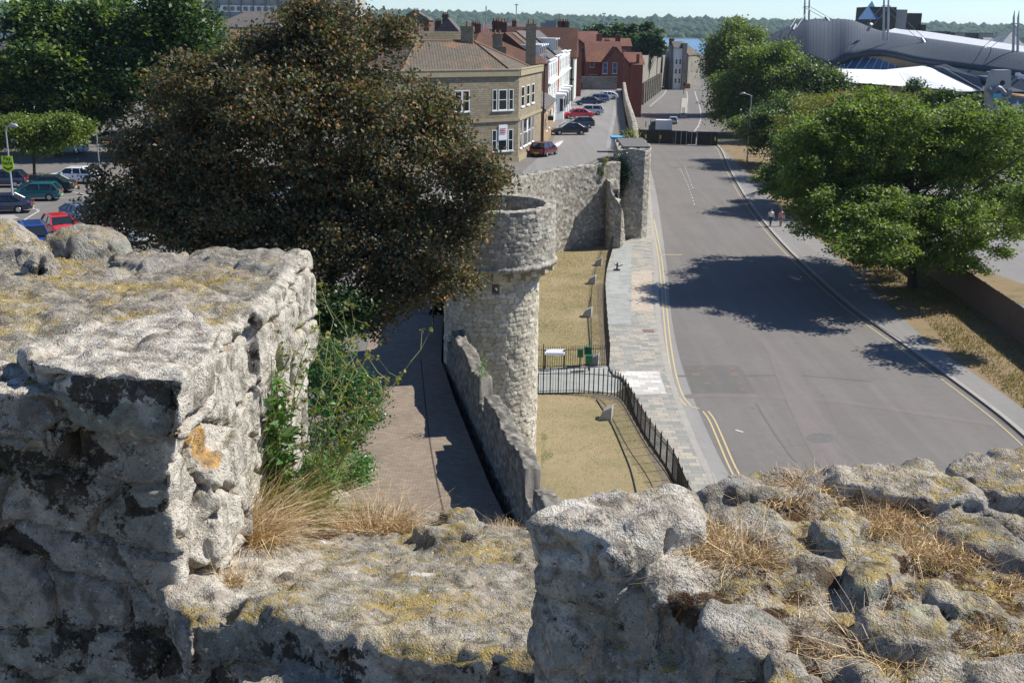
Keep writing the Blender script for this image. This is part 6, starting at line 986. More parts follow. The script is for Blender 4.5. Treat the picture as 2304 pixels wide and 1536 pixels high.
# masts and stays
def mastpair(px, ytop, yb, Y, stays, lab):
    root = thing('roof_mast', lab, 'mast', D(px, yb, Y), 0, 'paired masts holding up the curved roof'); m = MB()
    for dx in (-5, 5):
        t, b = D(px+dx*(1+0), ytop, Y), D(px+dx-1, yb, Y); mm = MB().tube([(b[0], Y, b[2]-.5), ((t[0]+b[0])/2, Y, (t[2]+b[2])/2), (t[0], Y, t[2]), (t[0], Y, t[2]+1.2)], [.22, .24, .18, .03], 8); at(mm.build('mast_tube', 'grey_metal'), root)
    mid = D(px, ytop+14, Y); at(MB().box(mid[0]-.8, Y-.08, mid[2]-.08, mid[0]+.8, Y+.08, mid[2]+.08).build('spreader', 'grey_metal'), root)
    for (sx, sy, SY) in stays:
        e = D(sx, sy, SY); s_ = MB(); s_.tube([(mid[0]-.8, Y, mid[2]), e], .055 if Y > 250 else .05, 5, False); s_.tube([(mid[0]+.8, Y, mid[2]), (e[0]+1.4, e[1], e[2])], .055 if Y > 250 else .05, 5, False); at(s_.build('stay', 'grey_metal'), root)
        dr = np.array(mid)-np.array(e); dr /= np.linalg.norm(dr); at(MB().tube([tuple(np.array(e)+[.7, 0, -.6]), tuple(np.array(e)+[.7, 0, 0]+dr*1.6)], .32, 8).build('anchor', 'grey_metal'), root)
mastpair(1816, 2, 54, 272, [(1778, 62, 262), (1862, 46, 268)], 'leftmost pair of tall masts with stays on the crest of the curved roof')
mastpair(1994, 0, 86, 232, [(1945, 62, 240), (2078, 99, 225)], 'tall pair of masts with thick stays in the middle of the curved roof'); mastpair(2286, 40, 126, 196, [(2200, 116, 208), (2390, 140, 190)], 'paired masts near the right edge holding the lower part of the roof')
# sculpture tower with the round hole
sc = thing('sign_tower', 'grey free-standing sculpted tower with a round hole and a wavy band, beside the entrance', 'tower', D(2250, 260, 168)); P_ = [(2226, 205), (2236, 166), (2243, 158), (2275, 158), (2275, 215), (2272, 262), (2228, 262)]; Q = [D(x, y, 168) for x, y in P_]; n = 7
at(MB().add([(p[0], 168, p[2]) for p in Q]+[(p[0], 170, p[2]) for p in Q], [tuple(range(7)), tuple(range(7, 14))[::-1]]+[(i, (i+1) % 7, (i+1) % 7+7, i+7) for i in range(7)]).build('body', 'sculpt'), sc)
p = D(2256, 187, 167.9); at(MB().tube([(p[0], 167.93, p[2]), (p[0], 168.3, p[2])], .36, 20).build('round_hole', 'signblack'), sc); wv = []
for i in range(13): x = 2224+i*4.2; p = D(x, 198+i*1.0+5*math.sin(i*.9), 167.6); wv.append(p)
at(MB().tube(wv, .45, 6).build('wavy_band', 'lead'), sc); p = D(2243, 216, 167.5); at(MB().box(p[0]-.6, 167.3, p[2]-.3, p[0]+.6, 167.5, p[2]+.35).build('blue_sign', 'sky_blue_sign'), sc)
# dark complex behind the roof
dk = thing('dark_hotel', 'dark flat-roofed hotel with a pointed glass pyramid behind the metal roof', 'building', (150, 360, 0))
def blk(x0_, x1_, yt, Y, nm, m_, dep=14): p, q_ = D(x0_, yt, Y), D(x1_, yt, Y); at(MB().box(p[0], Y, 0, q_[0], Y+dep, D((x0_+x1_)/2, yt, Y)[2]).build(nm, m_), dk)
blk(1958, 2018, 16, 350, 'stair_tower', 'dark_stone'); blk(2018, 2042, 22, 352, 'stair_tower', 'concrete'); blk(2044, 2075, 30, 354, 'stair_tower', 'dark_stone'); blk(2072, 2084, 56, 353, 'stair_tower', 'dark_stone'); blk(1960, 2140, 70, 345, 'main_block', 'slab_dark'); blk(2136, 2235, 74, 344, 'main_block', 'slab_dark'); blk(1990, 2030, 66, 343.5, 'parapet_strip', 'concrete', 1); blk(2150, 2172, 75, 343, 'concrete_panel', 'concrete', 1.2); blk(2205, 2236, 76, 342.6, 'concrete_panel', 'concrete', 1.2)  # strip and front panels in paler concrete than the dark blocks
a, b, c, e_ = D(1930, 44, 345), D(1962, 2, 352), D(1982, 44, 350), D(1958, 44, 362); at(MB().add([a, c, e_, b], [(0, 1, 3), (1, 2, 3), (2, 0, 3)]).build('glass_pyramid', 'glass_blue'), dk)
gl_ = thing('glass_lantern', 'small glass pavilion with a pale pitched roof near the right edge of the skyline', 'building', D(2240, 110, 300)); p, q_ = D(2215, 95, 300), D(2246, 95, 300); at(MB().box(p[0], 300, 5, q_[0], 306, D(2230, 96, 300)[2]).build('walls', 'glass_blue'), gl_); at(roofm([(p[0], 300), (q_[0], 300), (q_[0], 306), (p[0], 306)], D(2230, 96, 300)[2], D(2230, 85, 300)[2], (1, 1)).build('roof', 'lead'), gl_)
py_ = thing('pyramid_roof', 'building with a grey pyramid roof at the right edge of the skyline', 'building', D(2275, 110, 290)); a, b, c = D(2246, 108, 290), D(2310, 108, 290), D(2276, 72, 300); at(MB().add([(a[0], 290, a[2]), (b[0], 290, b[2]), (b[0], 310, b[2]), (a[0], 310, a[2]), (c[0], 300, c[2])], [(0, 1, 4), (1, 2, 4), (2, 3, 4), (3, 0, 4)]).build('roof', 'lead'), py_); at(MB().box(a[0]+.3, 290.3, 0, b[0], 309, a[2]-.05).build('walls', 'slab_dark'), py_)
# ================================================================== VEHICLES
PAINT = {}
def paint(name, c, rough=.28):
    if name not in PAINT:
        k = N('paint_'+name, rough, .5); k.color(c); k.b.inputs['Coat Weight'].default_value = .8; k.b.inputs['Coat Roughness'].default_value = .06; k.bump(k.noise(90, 2), .02, .002); PAINT[name] = k.m
    return PAINT[name]
CT = {  # length, width, belt height, roof height, hood height, cabin base front/roof front/roof rear/cabin base rear, boot height
 'hatch': (3.9, 1.66, .92, 1.42, .86, 1.0, .25, -1.45, -1.86, .92), 'saloon': (4.5, 1.72, .93, 1.40, .84, 1.05, .35, -.95, -1.65, .97), 'liftback': (4.5, 1.75, .93, 1.41, .84, 1.1, .4, -1.05, -2.0, .96), 'estate': (4.5, 1.74, .95, 1.48, .88, 1.15, .5, -1.9, -2.15, .95), 'mpv': (3.9, 1.7, 1.0, 1.62, .98, 1.35, .65, -1.7, -1.9, 1.0)}
def car(kind, pm, label, x, y, z, rz, group):
    L, Wd, zb, zr, zh, cf, rf, rr_, cr, zt = CT[kind]; root = thing('parked_car', label, 'car', (x, y, z), rz, group); hw = Wd/2; P = lambda n, mb, m, par=root, sm=False: mb.build(n, m, par, smooth=sm)
    # body: loft along x of rounded sections
    st_ = [(-L/2, .62, .42, .68), (-L/2+.05, .88, .34, zt-.14), (-L/2+.25, .97, .24, zt-.01), (cr, 1.0, .22, zt+.02 if kind in ('saloon', 'liftback') else zb+.02), (cr+.5, 1.0, .22, zb), (0, 1.0, .22, zb), (cf-.3, 1.0, .22, zb), (cf+.05, 1.0, .22, zh+.06), (L/2-.75, .98, .22, zh), (L/2-.28, .93, .24, zh-.1), (L/2-.06, .82, .32, zh-.24), (L/2, .60, .40, .60)]
    V = []; n = 13
    for (sx, wf, zlo, zhi) in st_:
        w_ = hw*wf; mid = zlo+(zhi-zlo)*.55
        sec = [(-w_*.7, zlo), (-w_*.94, zlo+.03), (-w_, zlo+.16), (-w_, mid), (-w_*.97, zhi-.07), (-w_*.86, zhi-.01), (0, zhi+.035), (w_*.86, zhi-.01), (w_*.97, zhi-.07), (w_, mid), (w_, zlo+.16), (w_*.94, zlo+.03), (w_*.7, zlo)]
        V += [(sx, a, b) for a, b in sec]
    F = []
    for i in range(len(st_)-1): F += [(i*n+j, i*n+(j+1) % n, (i+1)*n+(j+1) % n, (i+1)*n+j) for j in range(n)]
    F += [tuple(range(n)), tuple(range((len(st_)-1)*n, len(st_)*n))[::-1]]; body = MB().add(V, [f[::-1] for f in F]); P('body', body, pm, sm=False)
    # cabin: glass faces, pillars and roof
    wb_, wt = hw*.95, hw*.74; A = [(cf, zb-.02, wb_), (rf, zr-.05, wt), (rr_, zr-.05, wt), (cr, zb-.02, wb_)]
    def quad(nm, p, mt): return P(nm, MB().add(p, [(0, 1, 2, 3)]), mt)
    quad('windscreen', [(A[0][0], -A[0][2], A[0][1]), (A[0][0], A[0][2], A[0][1]), (A[1][0], A[1][2], A[1][1]), (A[1][0], -A[1][2], A[1][1])], 'glass'); quad('rear_window', [(A[3][0], A[3][2], A[3][1]), (A[3][0], -A[3][2], A[3][1]), (A[2][0], -A[2][2], A[2][1]), (A[2][0], A[2][2], A[2][1])], 'glass')
    for s in (-1, 1): p = [(A[0][0], s*A[0][2], A[0][1]), (A[1][0], s*A[1][2], A[1][1]), (A[2][0], s*A[2][2], A[2][1]), (A[3][0], s*A[3][2], A[3][1])]; quad('side_window', p if s > 0 else p[::-1], 'glass')
    pl_ = MB()
    for s in (-1, 1):
        a = [(q[0], s*q[2], q[1]) for q in A]; pl_.tube([a[0], a[1]], .04, 5); pl_.tube([a[2], a[3]], .075 if kind != 'saloon' else .06, 5); pl_.tube([a[1], a[2]], .045, 5); xm = (rf+rr_)/2+.15; pl_.tube([(xm, s*wt, zr-.05), (xm, s*wb_, zb)], .045, 4)
        if kind in ('estate', 'mpv', 'liftback', 'saloon'): xm = rr_+.25; pl_.tube([(xm, s*wt, zr-.05), (xm-.1, s*wb_, zb)], .04, 4)
    P('pillars', pl_, pm); P('roof', MB().add([(rf+.04, -wt-.02, zr-.06), (rf+.04, wt+.02, zr-.06), (rr_-.04, wt+.02, zr-.06), (rr_-.04, -wt-.02, zr-.06), (rf-.12, -wt*.8, zr), (rf-.12, wt*.8, zr), (rr_+.15, wt*.8, zr), (rr_+.15, -wt*.8, zr)], [(4, 5, 6, 7), (0, 1, 5, 4), (1, 2, 6, 5), (2, 3, 7, 6), (3, 0, 4, 7)]), pm)
    P('bumper', MB().box(L/2-.12, -hw*.8, .30, L/2+.05, hw*.8, .46), pm); P('bumper', MB().box(-L/2-.05, -hw*.82, .32, -L/2+.12, hw*.82, .5), pm); P('grille', MB().box(L/2-.03, -.32, .5, L/2+.02, .32, .6), 'black_paint')
    for s in (-1, 1):
        P('headlight', MB().box(L/2-.16, s*hw*.5-.17, .52, L/2-.005, s*hw*.5+.19*s*0+.17, .66), 'lamp_clear'); P('tail_light', MB().box(-L/2-.012, s*hw*.70-.13, .62, -L/2+.14, s*hw*.70+.13, .84), 'lamp_red'); P('wing_mirror', MB().box(cf-.45, s*hw-.02 if s > 0 else -hw-.16, zb-.02, cf-.3, hw+.16 if s > 0 else -hw+.02, zb+.1), pm)
    P('number_plate', MB().box(-L/2-.07, -.26, .36, -L/2-.055, .26, .47), 'plate_yellow'); P('number_plate', MB().box(L/2+.055, -.26, .33, L/2+.07, .26, .44), 'sign_white')
    for wx in (L*.31, -L*.30):
        for s in (-1, 1):
            c = (wx, s*(hw-.09), .30); wh = thing('wheel', None, None, (0, 0, 0)); wh.parent = root; wh.location = c
            MB().tube([(0, -.10, 0), (0, -.105, 0), (0, .105, 0), (0, .10, 0)], [.22, .30, .30, .22], 18).build('tyre', 'tyre', wh); MB().tube([(0, s*.085, 0), (0, s*.112, 0)], [.2, .18], 10).build('rim', 'rim', wh)
    return root
K = {'maroon': (.09, .008, .022), 'red': (.55, .02, .02), 'blue': (.02, .05, .22), 'teal': (.01, .13, .14), 'dkgreen': (.01, .035, .035), 'silver': (.5, .53, .58), 'white': (.85, .85, .88), 'navy': (.015, .02, .06), 'black': (.015, .018, .022), 'greyblue': (.14, .19, .27), 'ltblue': (.25, .45, .6), 'graphite': (.05, .055, .06)}
PM = {k_: paint(k_, c) for k_, c in K.items()}
g1 = 'cars parked along the terrace'
def cpx(kind, col, label, px, py, z, rz, group): p = W(px, py, z); return car(kind, PM[col], label, p[0], p[1], z+.02, R_(rz), group)
cpx('hatch', 'maroon', 'maroon hatchback parked alone at the corner of the stone building, tail towards the town wall', 1224, 350, ZI, 66, g1)
cpx('saloon', 'black', 'dark green-black saloon nearest in the row beside the white terrace', 1280, 303, ZI, 12+180, g1); cpx('hatch', 'graphite', 'grey-blue hatchback between the dark saloon and the red saloon', 1302, 288, ZI, 12+180, g1)
cpx('saloon', 'red', 'bright red saloon parked in the row beside the terrace', 1298, 267, ZI, 10+180, g1); cpx('estate', 'silver', 'silver estate car behind the bright red saloon', 1322, 259, ZI, 10+180, g1)
cpx('saloon', 'navy', 'navy saloon beyond the silver estate car', 1322, 237, ZI, 10+180, g1); cpx('estate', 'greyblue', 'grey-blue estate second from the far end of the row', 1340, 231, ZI, 10+180, g1); cpx('liftback', 'white', 'white car at the far end of the row', 1362, 224, ZI, 10+180, g1)
g2 = 'cars in the car park on the left'
cpx('hatch', 'teal', 'teal three-door hatchback just right of the pay-here lamp post', 82, 450, 5, 190, g2); cpx('saloon', 'dkgreen', 'dark green saloon between the teal hatchback and the white liftback', 108, 432, 5, 188, g2); cpx('liftback', 'white', 'shining white liftback parked farthest in the row', 166, 411, 5, 184, g2)
cpx('saloon', 'navy', 'navy car at the left edge behind the pay-here lamp post', 3, 478, 5, 195, g2); cpx('hatch', 'navy', 'small dark blue car at the left edge beside the green saloon', 8, 420, 5, 190, g2)
cpx('mpv', 'blue', 'bright blue small car showing above the foreground boulders', 78, 560, 5, -62, g2); cpx('hatch', 'red', 'red hatchback parked between the blue car and the silver-blue car', 138, 532, 5, -55, g2); cpx('liftback', 'greyblue', 'silver-blue car with its windscreen towards us, next to the red hatchback', 188, 502, 5, -45, g2)
cpx('saloon', 'ltblue', 'pale blue car glimpsed under the copper tree', 375, 500, 5, -40, g2); cpx('hatch', 'red', 'red car glimpsed through the copper tree', 520, 425, 5, 200, g2); cpx('hatch', 'ltblue', 'light blue car in the shade of the copper tree near its trunk', 715, 495, 5, -50, g2)
cpx('estate', 'silver', 'silver estate in the shade under the left side of the copper tree', 290, 540, 5, -45, g2); cpx('mpv', 'ltblue', 'light blue van-like car in the shade behind the small tree', 155, 345, 5, 180, g2); cpx('hatch', 'maroon', 'dark pink car half hidden beside the signpost', 240, 322, 5, 180, g2)
cpx('hatch', 'silver', 'silver hatchback hidden deepest under the copper tree', 430, 545, 5, -45, g2); cpx('saloon', 'silver', 'silver saloon under the copper tree near the stone building', 600, 450, 5, 195, g2)
cpx('hatch', 'silver', 'small silver-blue car on the road beyond the van', 1515, 278, .02, 80, 'vehicles on the main road')
p = W(2302, 345, 0); car('hatch', PM['navy'], 'dark blue car cut by the right edge of the picture', p[0], p[1], .05, R_(170), 'vehicles on the main road')
# box van
p = W(1488, 298); vn = thing('box_van', 'white box van with a flat roof standing just behind the black hoarding', 'van', (p[0], p[1], .02), R_(176), 'vehicles on the main road')
MB().box(-1.9, -.95, .55, 1.2, .95, 2.35).build('cargo_box', 'white_paint', vn, bevel=.06); MB().box(1.22, -.9, .4, 2.5, .9, 1.3).add([(1.22, -.85, 1.31), (2.2, -.85, 1.31), (1.75, -.8, 2.0), (1.22, -.8, 2.05), (1.22, .85, 1.31), (2.2, .85, 1.31), (1.75, .8, 2.0), (1.22, .8, 2.05)], [(0, 1, 2, 3), (7, 6, 5, 4), (3, 2, 6, 7)]).build('cab', PM['dkgreen'], vn, bevel=.03)
MB().add([(2.21, -.8, 1.34), (2.21, .8, 1.34), (1.78, .76, 1.97), (1.78, -.76, 1.97)], [(0, 1, 2, 3)]).build('windscreen', 'glass', vn); MB().box(-2.0, -.9, .45, 1.2, .9, .54).build('chassis', 'black_paint', vn)
for wx in (1.7, -1.2):
    for s in (-1, 1): wh = thing('wheel', None, None); wh.parent = vn; wh.location = (wx, s*.8, .34); MB().tube([(0, -.12, 0), (0, .12, 0)], .34, 16).build('tyre', 'tyre', wh); MB().tube([(0, s*.1, 0), (0, s*.13, 0)], .18, 10).build('rim', 'rim', wh)
# ================================================================== STREET FURNITURE
def lamppost(px, py, z, ytop, label, arm, hx, sign=False, r_=.09):
    b = W(px, py, z); h = 8.; 
    for h in np.linspace(4, 14, 400):
        v = np.array([b[0], b[1], z+h-CAMH]); yy_ = 768-FPX*(v@UP)/(v@fw)
        if yy_ < ytop: break
    root = thing('street_lamp', label, 'street lamp', b, 0, 'lamp posts'); MB().tube([(0, 0, -.1), (0, 0, 1.3), (0, 0, 1.35), (0, 0, h*.98), (0, 0, h)], [r_*1.5, r_*1.5, r_, r_*.75, r_*.7], 10).build('pole', 'grey_metal', root, smooth=True)
    if arm: MB().tube([(0, 0, h-.25), (arm*.3, 0, h+.05), (arm, -.1, h+.2)], [r_*.7, r_*.6, r_*.5], 8).build('arm', 'grey_metal', root)
    MB().tube([(arm-.05*np.sign(hx), -.1, h+.2), (arm+.25*hx, -.1, h+.27), (arm+.6*hx, -.12, h+.22), (arm+.8*hx, -.12, h+.18)], [.07, .17, .15, .03], 10).build('lamp_head', 'grey_metal', root, smooth=True); return root, h
lamppost(1680, 372, 0.1, 215, 'tall grey road lamp on the right footway before the dark trees', -.9, -1); lamppost(1760, 358, .1, 252, 'second road lamp, half hidden among the trees behind the tall one', -.9, -1)
lamppost(1942, 636, .1, 330, 'street lamp hidden by the maple crown, only its foot in view', -.9, -1)
ps, h = lamppost(33, 478, 5.0, 290, 'lamp post with a lime pay-here sign in the car park', .3, .9, r_=.07); sz = h*.56
MB().add([(-.52, -.13, sz+.75), (.32, -.13, sz+.75), (.36, -.13, sz-.25), (-.08, -.13, sz-.5), (-.5, -.13, sz-.25), (-.52, -.10, sz+.75), (.32, -.10, sz+.75), (.36, -.10, sz-.25), (-.08, -.10, sz-.5), (-.5, -.10, sz-.25)], [(0, 4, 3, 2, 1), (5, 6, 7, 8, 9), (0, 1, 6, 5), (1, 2, 7, 6), (2, 3, 8, 7), (3, 4, 9, 8), (4, 0, 5, 9)]).build('pay_sign', 'lime', ps)
sg = [o for o in ps.children if o.name.startswith('pay_sign')][0]
def text_mesh(body, size, mat, parent, loc, rot=(math.pi/2, 0, 0)):
    cu = bpy.data.curves.new('lettering', 'FONT'); cu.body = body; cu.size = size; cu.extrude = .004; cu.offset = .006; cu.align_x = 'CENTER'; cu.space_line = .8; t = bpy.data.objects.new('tmp', cu); COL.objects.link(t); bpy.context.view_layer.update()
    me = bpy.data.meshes.new_from_object(t.evaluated_get(bpy.context.evaluated_depsgraph_get())); bpy.data.objects.remove(t); o = bpy.data.objects.new('lettering', me); COL.objects.link(o); me.materials.clear(); me.materials.append(M[mat]); o.parent = parent; o.location = loc; o.rotation_euler = rot; return o
text_mesh('Pay\nhere', .4, 'signblack', sg, (-.09, -.138, sz+.42)); MB().add([(-.4, -.14, sz-.03), (-.08, -.14, sz-.2), (.24, -.14, sz-.03), (.24, -.14, sz-.14), (-.08, -.14, sz-.33), (-.4, -.14, sz-.14)], [(0, 5, 4, 1), (1, 4, 3, 2)]).build('arrow', 'signblack', sg)
b = W(226, 402, 5); pp_ = thing('signpost', 'plain grey post beside the white liftback, a dark sign at its top', 'post', b); MB().tube([(0, 0, -.1), (0, 0, 4.0)], .06, 8).build('pole', 'grey_metal', pp_); MB().box(-.5, -.08, 3.3, -.08, -.04, 3.9).build('sign_plate', 'signblack', pp_); MB().box(-1.0, .3, 0, -.1, .5, 1.3).build('ticket_cabinet', 'lead', pp_)
b = W(2248, 300, 0); lamppost(2240, 300, .05, 196, 'thin street lamp in front of the sculpted tower', -.3, -1, r_=.08)
# railings
def railing(label, pts, h=1.25, gap=.13, z=0.0, spike=.12, post=2.6):
    L = resample(pts, gap); root = thing('railing', label, 'railing', (*L[0], z), 0, 'black iron railings round the lawns'); m = MB()
    for p in L: m.box(p[0]-.011, p[1]-.011, z, p[0]+.011, p[1]+.011, z+h); 
    for p in L: m.add([(p[0]-.018, p[1]-.018, z+h), (p[0]+.018, p[1]-.018, z+h), (p[0]+.018, p[1]+.018, z+h), (p[0]-.018, p[1]+.018, z+h), (p[0], p[1], z+h+spike)], [(0, 1, 4), (1, 2, 4), (2, 3, 4), (3, 0, 4)])
    o = at(m.build('bars', 'dark_iron'), root); o['kind'] = 'stuff'; r1 = MB(); 
    for zz in (.12, h-.16): r1.tube([(*p, z+zz) for p in L[::3]+[L[-1]]], .02, 4)
    at(r1.build('rail', 'dark_iron'), root); LP = resample(pts, post)
    for p in LP: at(MB().tube([(*p, z-.1), (*p, z+h+.15), (*p, z+h+.25)], [.032, .032, .005], 6).build('post', 'dark_iron'), root)
    return root
r_far = [W(1386, 536), W(1382, 548), W(1376, 570), W(1366, 605), W(1360, 650), W(1361, 700), W(1365, 765), W(1370, 824)]
railing('iron railing along the outer edge of the far lawn beside the pavement', smoothline(r_far, 4)); railing('short straight iron railing closing the far lawn behind the information board', [(.9, 61.9), W(1222, 829), W(1369, 824)])
railing('curved iron railing of the near lawn, following the cross path then the pavement', smoothline([(.8, 56.9), W(1222, 884), W(1290, 883), W(1335, 885), W(1375, 890), W(1400, 903), W(1425, 945), W(1460, 1005), W(1512, 1078), (7.35, 40), (8.8, 28), (10.5, 14)], 4))
# information board
b = W(1222, 828); ib = thing('information_board', 'white information board on two black posts beside the railing', 'sign', (W(1250, 830)[0], W(1250, 830)[1], .0))
for dx in (-.62, .48): MB().box(dx-.045, -.045, -.05, dx+.045, .045, 1.15).build('post', 'black_paint', ib)
pb = MB().add([(-.64, -.22, .95), (.5, -.22, .95), (.5, .1, 1.18), (-.64, .1, 1.18), (-.64, -.22, .9), (.5, -.22, .9), (.5, .1, 1.13), (-.64, .1, 1.13)], [(0, 1, 2, 3), (7, 6, 5, 4), (0, 4, 5, 1), (1, 5, 6, 2), (2, 6, 7, 3), (3, 7, 4, 0)]).build('panel', 'sign_white', ib); MB().add([(-.6, -.205, .964), (.46, -.205, .964), (.46, -.15, 1.004), (-.6, -.15, 1.004)], [(0, 1, 2, 3)]).build('printed_band', 'glass_blue', pb).location.z = .003
# green boxes on posts
for (x, y, lab, hh_) in [(1305, 826, 'small green box on a post, left of the three by the railing', 1.05), (1322, 822, 'tallest green box on a post, in the middle of the three by the railing', 1.1), (1324, 834, 'large green box nearest the path, in front of the other two', .9)]:
    p = W(x, y); g_ = thing('green_box', lab, 'litter box', p, 0, 'green boxes by the railing'); MB().tube([(0, 0, -.05), (0, 0, hh_)], .03, 6).build('post', 'dark_iron', g_); w_ = .16 if x < 1310 else .2; MB().box(-w_, -.13, hh_-.42, w_, .13, hh_).build('box', 'green_plastic', g_, bevel=.02); MB().box(-w_-.01, -.14, hh_+.003, w_+.01, .14, hh_+.04).build('lid', 'green_plastic', g_)
# stone floodlight housings on the lawn
for (x, y, lab) in [(1345, 597, 'farthest grey floodlight housing on the lawn, near the wall corner'), (1330, 638, 'second farthest grey floodlight housing on the far lawn'), (1320, 712, 'grey floodlight housing in the middle of the far lawn'), (1334, 820, 'grey housing behind the green boxes'), (1362, 941, 'nearest grey floodlight housing, alone on the near lawn')]:
    p = W(x, y); f_ = thing('floodlight_housing', lab, 'floodlight', p, R_(-12), 'floodlight housings on the lawn'); MB().add([(-.33, -.28, 0), (.33, -.28, 0), (.36, .3, 0), (-.3, .3, 0), (-.12, -.2, .42), (.33, -.22, .68), (.36, .28, .72), (-.06, .28, .52)], [(0, 3, 2, 1), (0, 1, 5, 4), (1, 2, 6, 5), (2, 3, 7, 6), (3, 0, 4, 7), (4, 5, 6, 7)]).build('housing', 'concrete', f_, bevel=.02); MB().add([(-.3, -.2, .1), (-.15, -.17, .39), (-.1, .24, .48), (-.29, .26, .1)], [(0, 1, 2, 3)]).build('lens', 'glass', f_).location.x = -.012
tag(MB().tube([(*W(1330, 668)[:2], .03), (*W(1322, 705)[:2], .03), (*W(1327, 770)[:2], .03), (*W(1330, 822)[:2], .03)], .035, 5).build('shadow_line', 'dark_iron'), 'dark line laid along the far lawn as the shadow of its railing', 'shadow_line')  # thin dark tube modelling the cast shadow of the far lawn railing
tag(MB().tube([(*p, .03) for p in smoothline([W(1342, 900), W(1372, 948), W(1400, 1010), W(1425, 1080), (5.2, 38)])], .03, 5).build('shadow_line', 'dark_iron'), 'dark curving line laid on the near lawn as the shadow of the railing top', 'shadow_line')  # top rail's shadow on the grass, put in as a dark tube
p = W(1388, 608, .12); bs = thing('black_stump', 'small black forked stump on the pavement by the far railing', 'post', p); MB().tube([(0, 0, 0), (.02, 0, .62)], .07, 6).tube([(0, 0, .35), (-.25, .05, .55)], .04, 5).tube([(0, 0, .3), (.45, .0, .45)], .04, 5).build('iron', 'dark_iron', bs); MB().box(-.25, -.2, -.0, .25, .2, .08).build('base', 'dark_iron', bs)  # dark upright with two side arms on a flat base
# board fence on the right
bf = thing('board_fence', 'tall weathered timber board fence along the right side beyond the maple', 'fence', (fenceA[0], fenceA[1], 0)); LB = resample([fA, fB], .145); m = MB(); rs = random.Random(3)
for a, b in zip(LB[:-1], LB[1:]): t = (b-a)*.94; hgt = 2.35+rs.uniform(-.03, .03); m.obox(a, a+t, .022+rs.random()*.004, .14, hgt)
o = at(m.build('boards', 'timber'), bf); o['kind'] = 'stuff'; m = MB(); m.obox(fA, fB, .03, .0, .13); o = at(m.build('gravel_board', 'timber'), bf); m = MB(); nf = np.array([-fd[1], fd[0]])
for zz in (.4, 1.2, 2.0): m.obox(np.array(fA)+nf*.06, np.array(fB)+nf*.06, .07, zz, zz+.08)
at(m.build('rail', 'timber'), bf)
for p in resample([fA, fB], 2.7): at(MB().prism([tuple(p+nf*.1), tuple(p+nf*.2), tuple(p+nf*.2+fd*.1), tuple(p+nf*.1+fd*.1)], 0, 2.3).build('post', 'timber'), bf)
# black hoarding across the road with its gate
h0, h1 = W(1420, 322), W(1614, 329); hb = thing('hoarding', 'black panelled hoarding with a mesh gate closing off the road', 'barrier', ((h0[0]+h1[0])/2, (h0[1]+h1[1])/2, 0)); hv = np.array(h1[:2])-np.array(h0[:2]); HL_ = np.linalg.norm(hv); hv /= HL_
def hp(s): return np.array(h0[:2])+hv*s
gs0, gs1 = HL_*.50, HL_*.76
k_ = 0; s = 0
while s < HL_-.2:
    e = min(s+2.4, HL_); 
    if not (s+.1 > gs0 and e-.1 < gs1+1.2) or s >= gs1: at(MB().obox(hp(s+.01), hp(e-.01), .05, .05, 2.35).build('panel', 'black_board'), hb); s = e
    else: s = gs1
for i in range(2): a = gs0+.3+i*(gs1-gs0-.4)/2; at(MB().obox(hp(a), hp(a+(gs1-gs0-.5)/2), .04, .15, 2.2).build('gate', 'black_board'), hb)
for i in range(5): a = gs0+.2+i*(gs1-gs0-.2)/4; at(MB().obox(hp(a)-[0, .06], hp(a+.08)-[0, .06], .05, 0, 2.45).build('gate_post', 'grey_metal'), hb)
for f_ in (.17, .34, .97): a = HL_*f_-.1; at(MB().obox(hp(a)-[0, .05], hp(a+.2)-[0, .05], .02, .9, 1.5).build('sticker', 'yellow_sticker'), hb)
# blue covered cabin roof by the narrow wall
p = D(1396, 302, 118); cbn = thing('blue_cover', 'small pale blue covered box on top of the wall above the buttress tower', 'box', (p[0], 118, p[2]-1)); MB().box(-.9, -.5, -.6, .9, .9, .5).build('box', 'sign_white', cbn, bevel=.03); MB().box(-1.0, -.6, .51, 1.0, 1.0, .75).build('cover', 'sky_blue_sign', cbn, bevel=.04)
b = W(1533, 199); rb_ = thing('planter', 'red-brown raised planter on the island where the road bends', 'planter', (b[0], b[1], 0)); p, q_ = D(1520, 182, 400), D(1552, 182, 400); MB().box(-2.8, -1, 0, 2.8, 1, 1.4).build('box', 'red_tile_cap', rb_); MB().box(-2.6, -.8, 1.41, 2.6, .8, 1.6).build('soil', 'earth', rb_)
for i, (x, y) in enumerate([(1453, 286), (1464, 282)]): tag(MB().tube([(*W(x, y)[:2], 0), (*W(x, y)[:2], 1.1)], .09, 8).build('bollard', 'black_paint'), ['black bollard nearer the pavement kerb before the hoarding', 'black bollard standing in the road beyond the hoarding'][i], 'bollard', 'bollards')
b = W(1538, 213); sp_ = thing('signal_post', 'dark signal post on the far end of the traffic island', 'post', b); MB().tube([(0, 0, 0), (0, 0, 3.4)], .08, 6).build('pole', 'black_paint', sp_); MB().box(-.3, -.2, 2.5, .3, .15, 3.6).build('signal_head', 'black_paint', sp_)
for i, (x, y, yt) in enumerate([(1472, 196, 146), (1459, 216, 150), (1450, 225, 160)]): b = W(x, y); t = D(x, yt, b[1]); r_o = thing('street_pole', ['thin pole nearest the white-fronted house along the old town wall', 'middle one of three thin poles along the old town wall', 'nearest of three thin poles along the old town wall'][i], 'pole', b, 0, 'poles along the old town wall'); MB().tube([(0, 0, 0), (0, 0, t[2])], .12, 6).build('pole', 'grey_metal', r_o); MB().box(-.4, -.15, t[2], .3, .15, t[2]+.2).build('lamp_head', 'grey_metal', r_o)
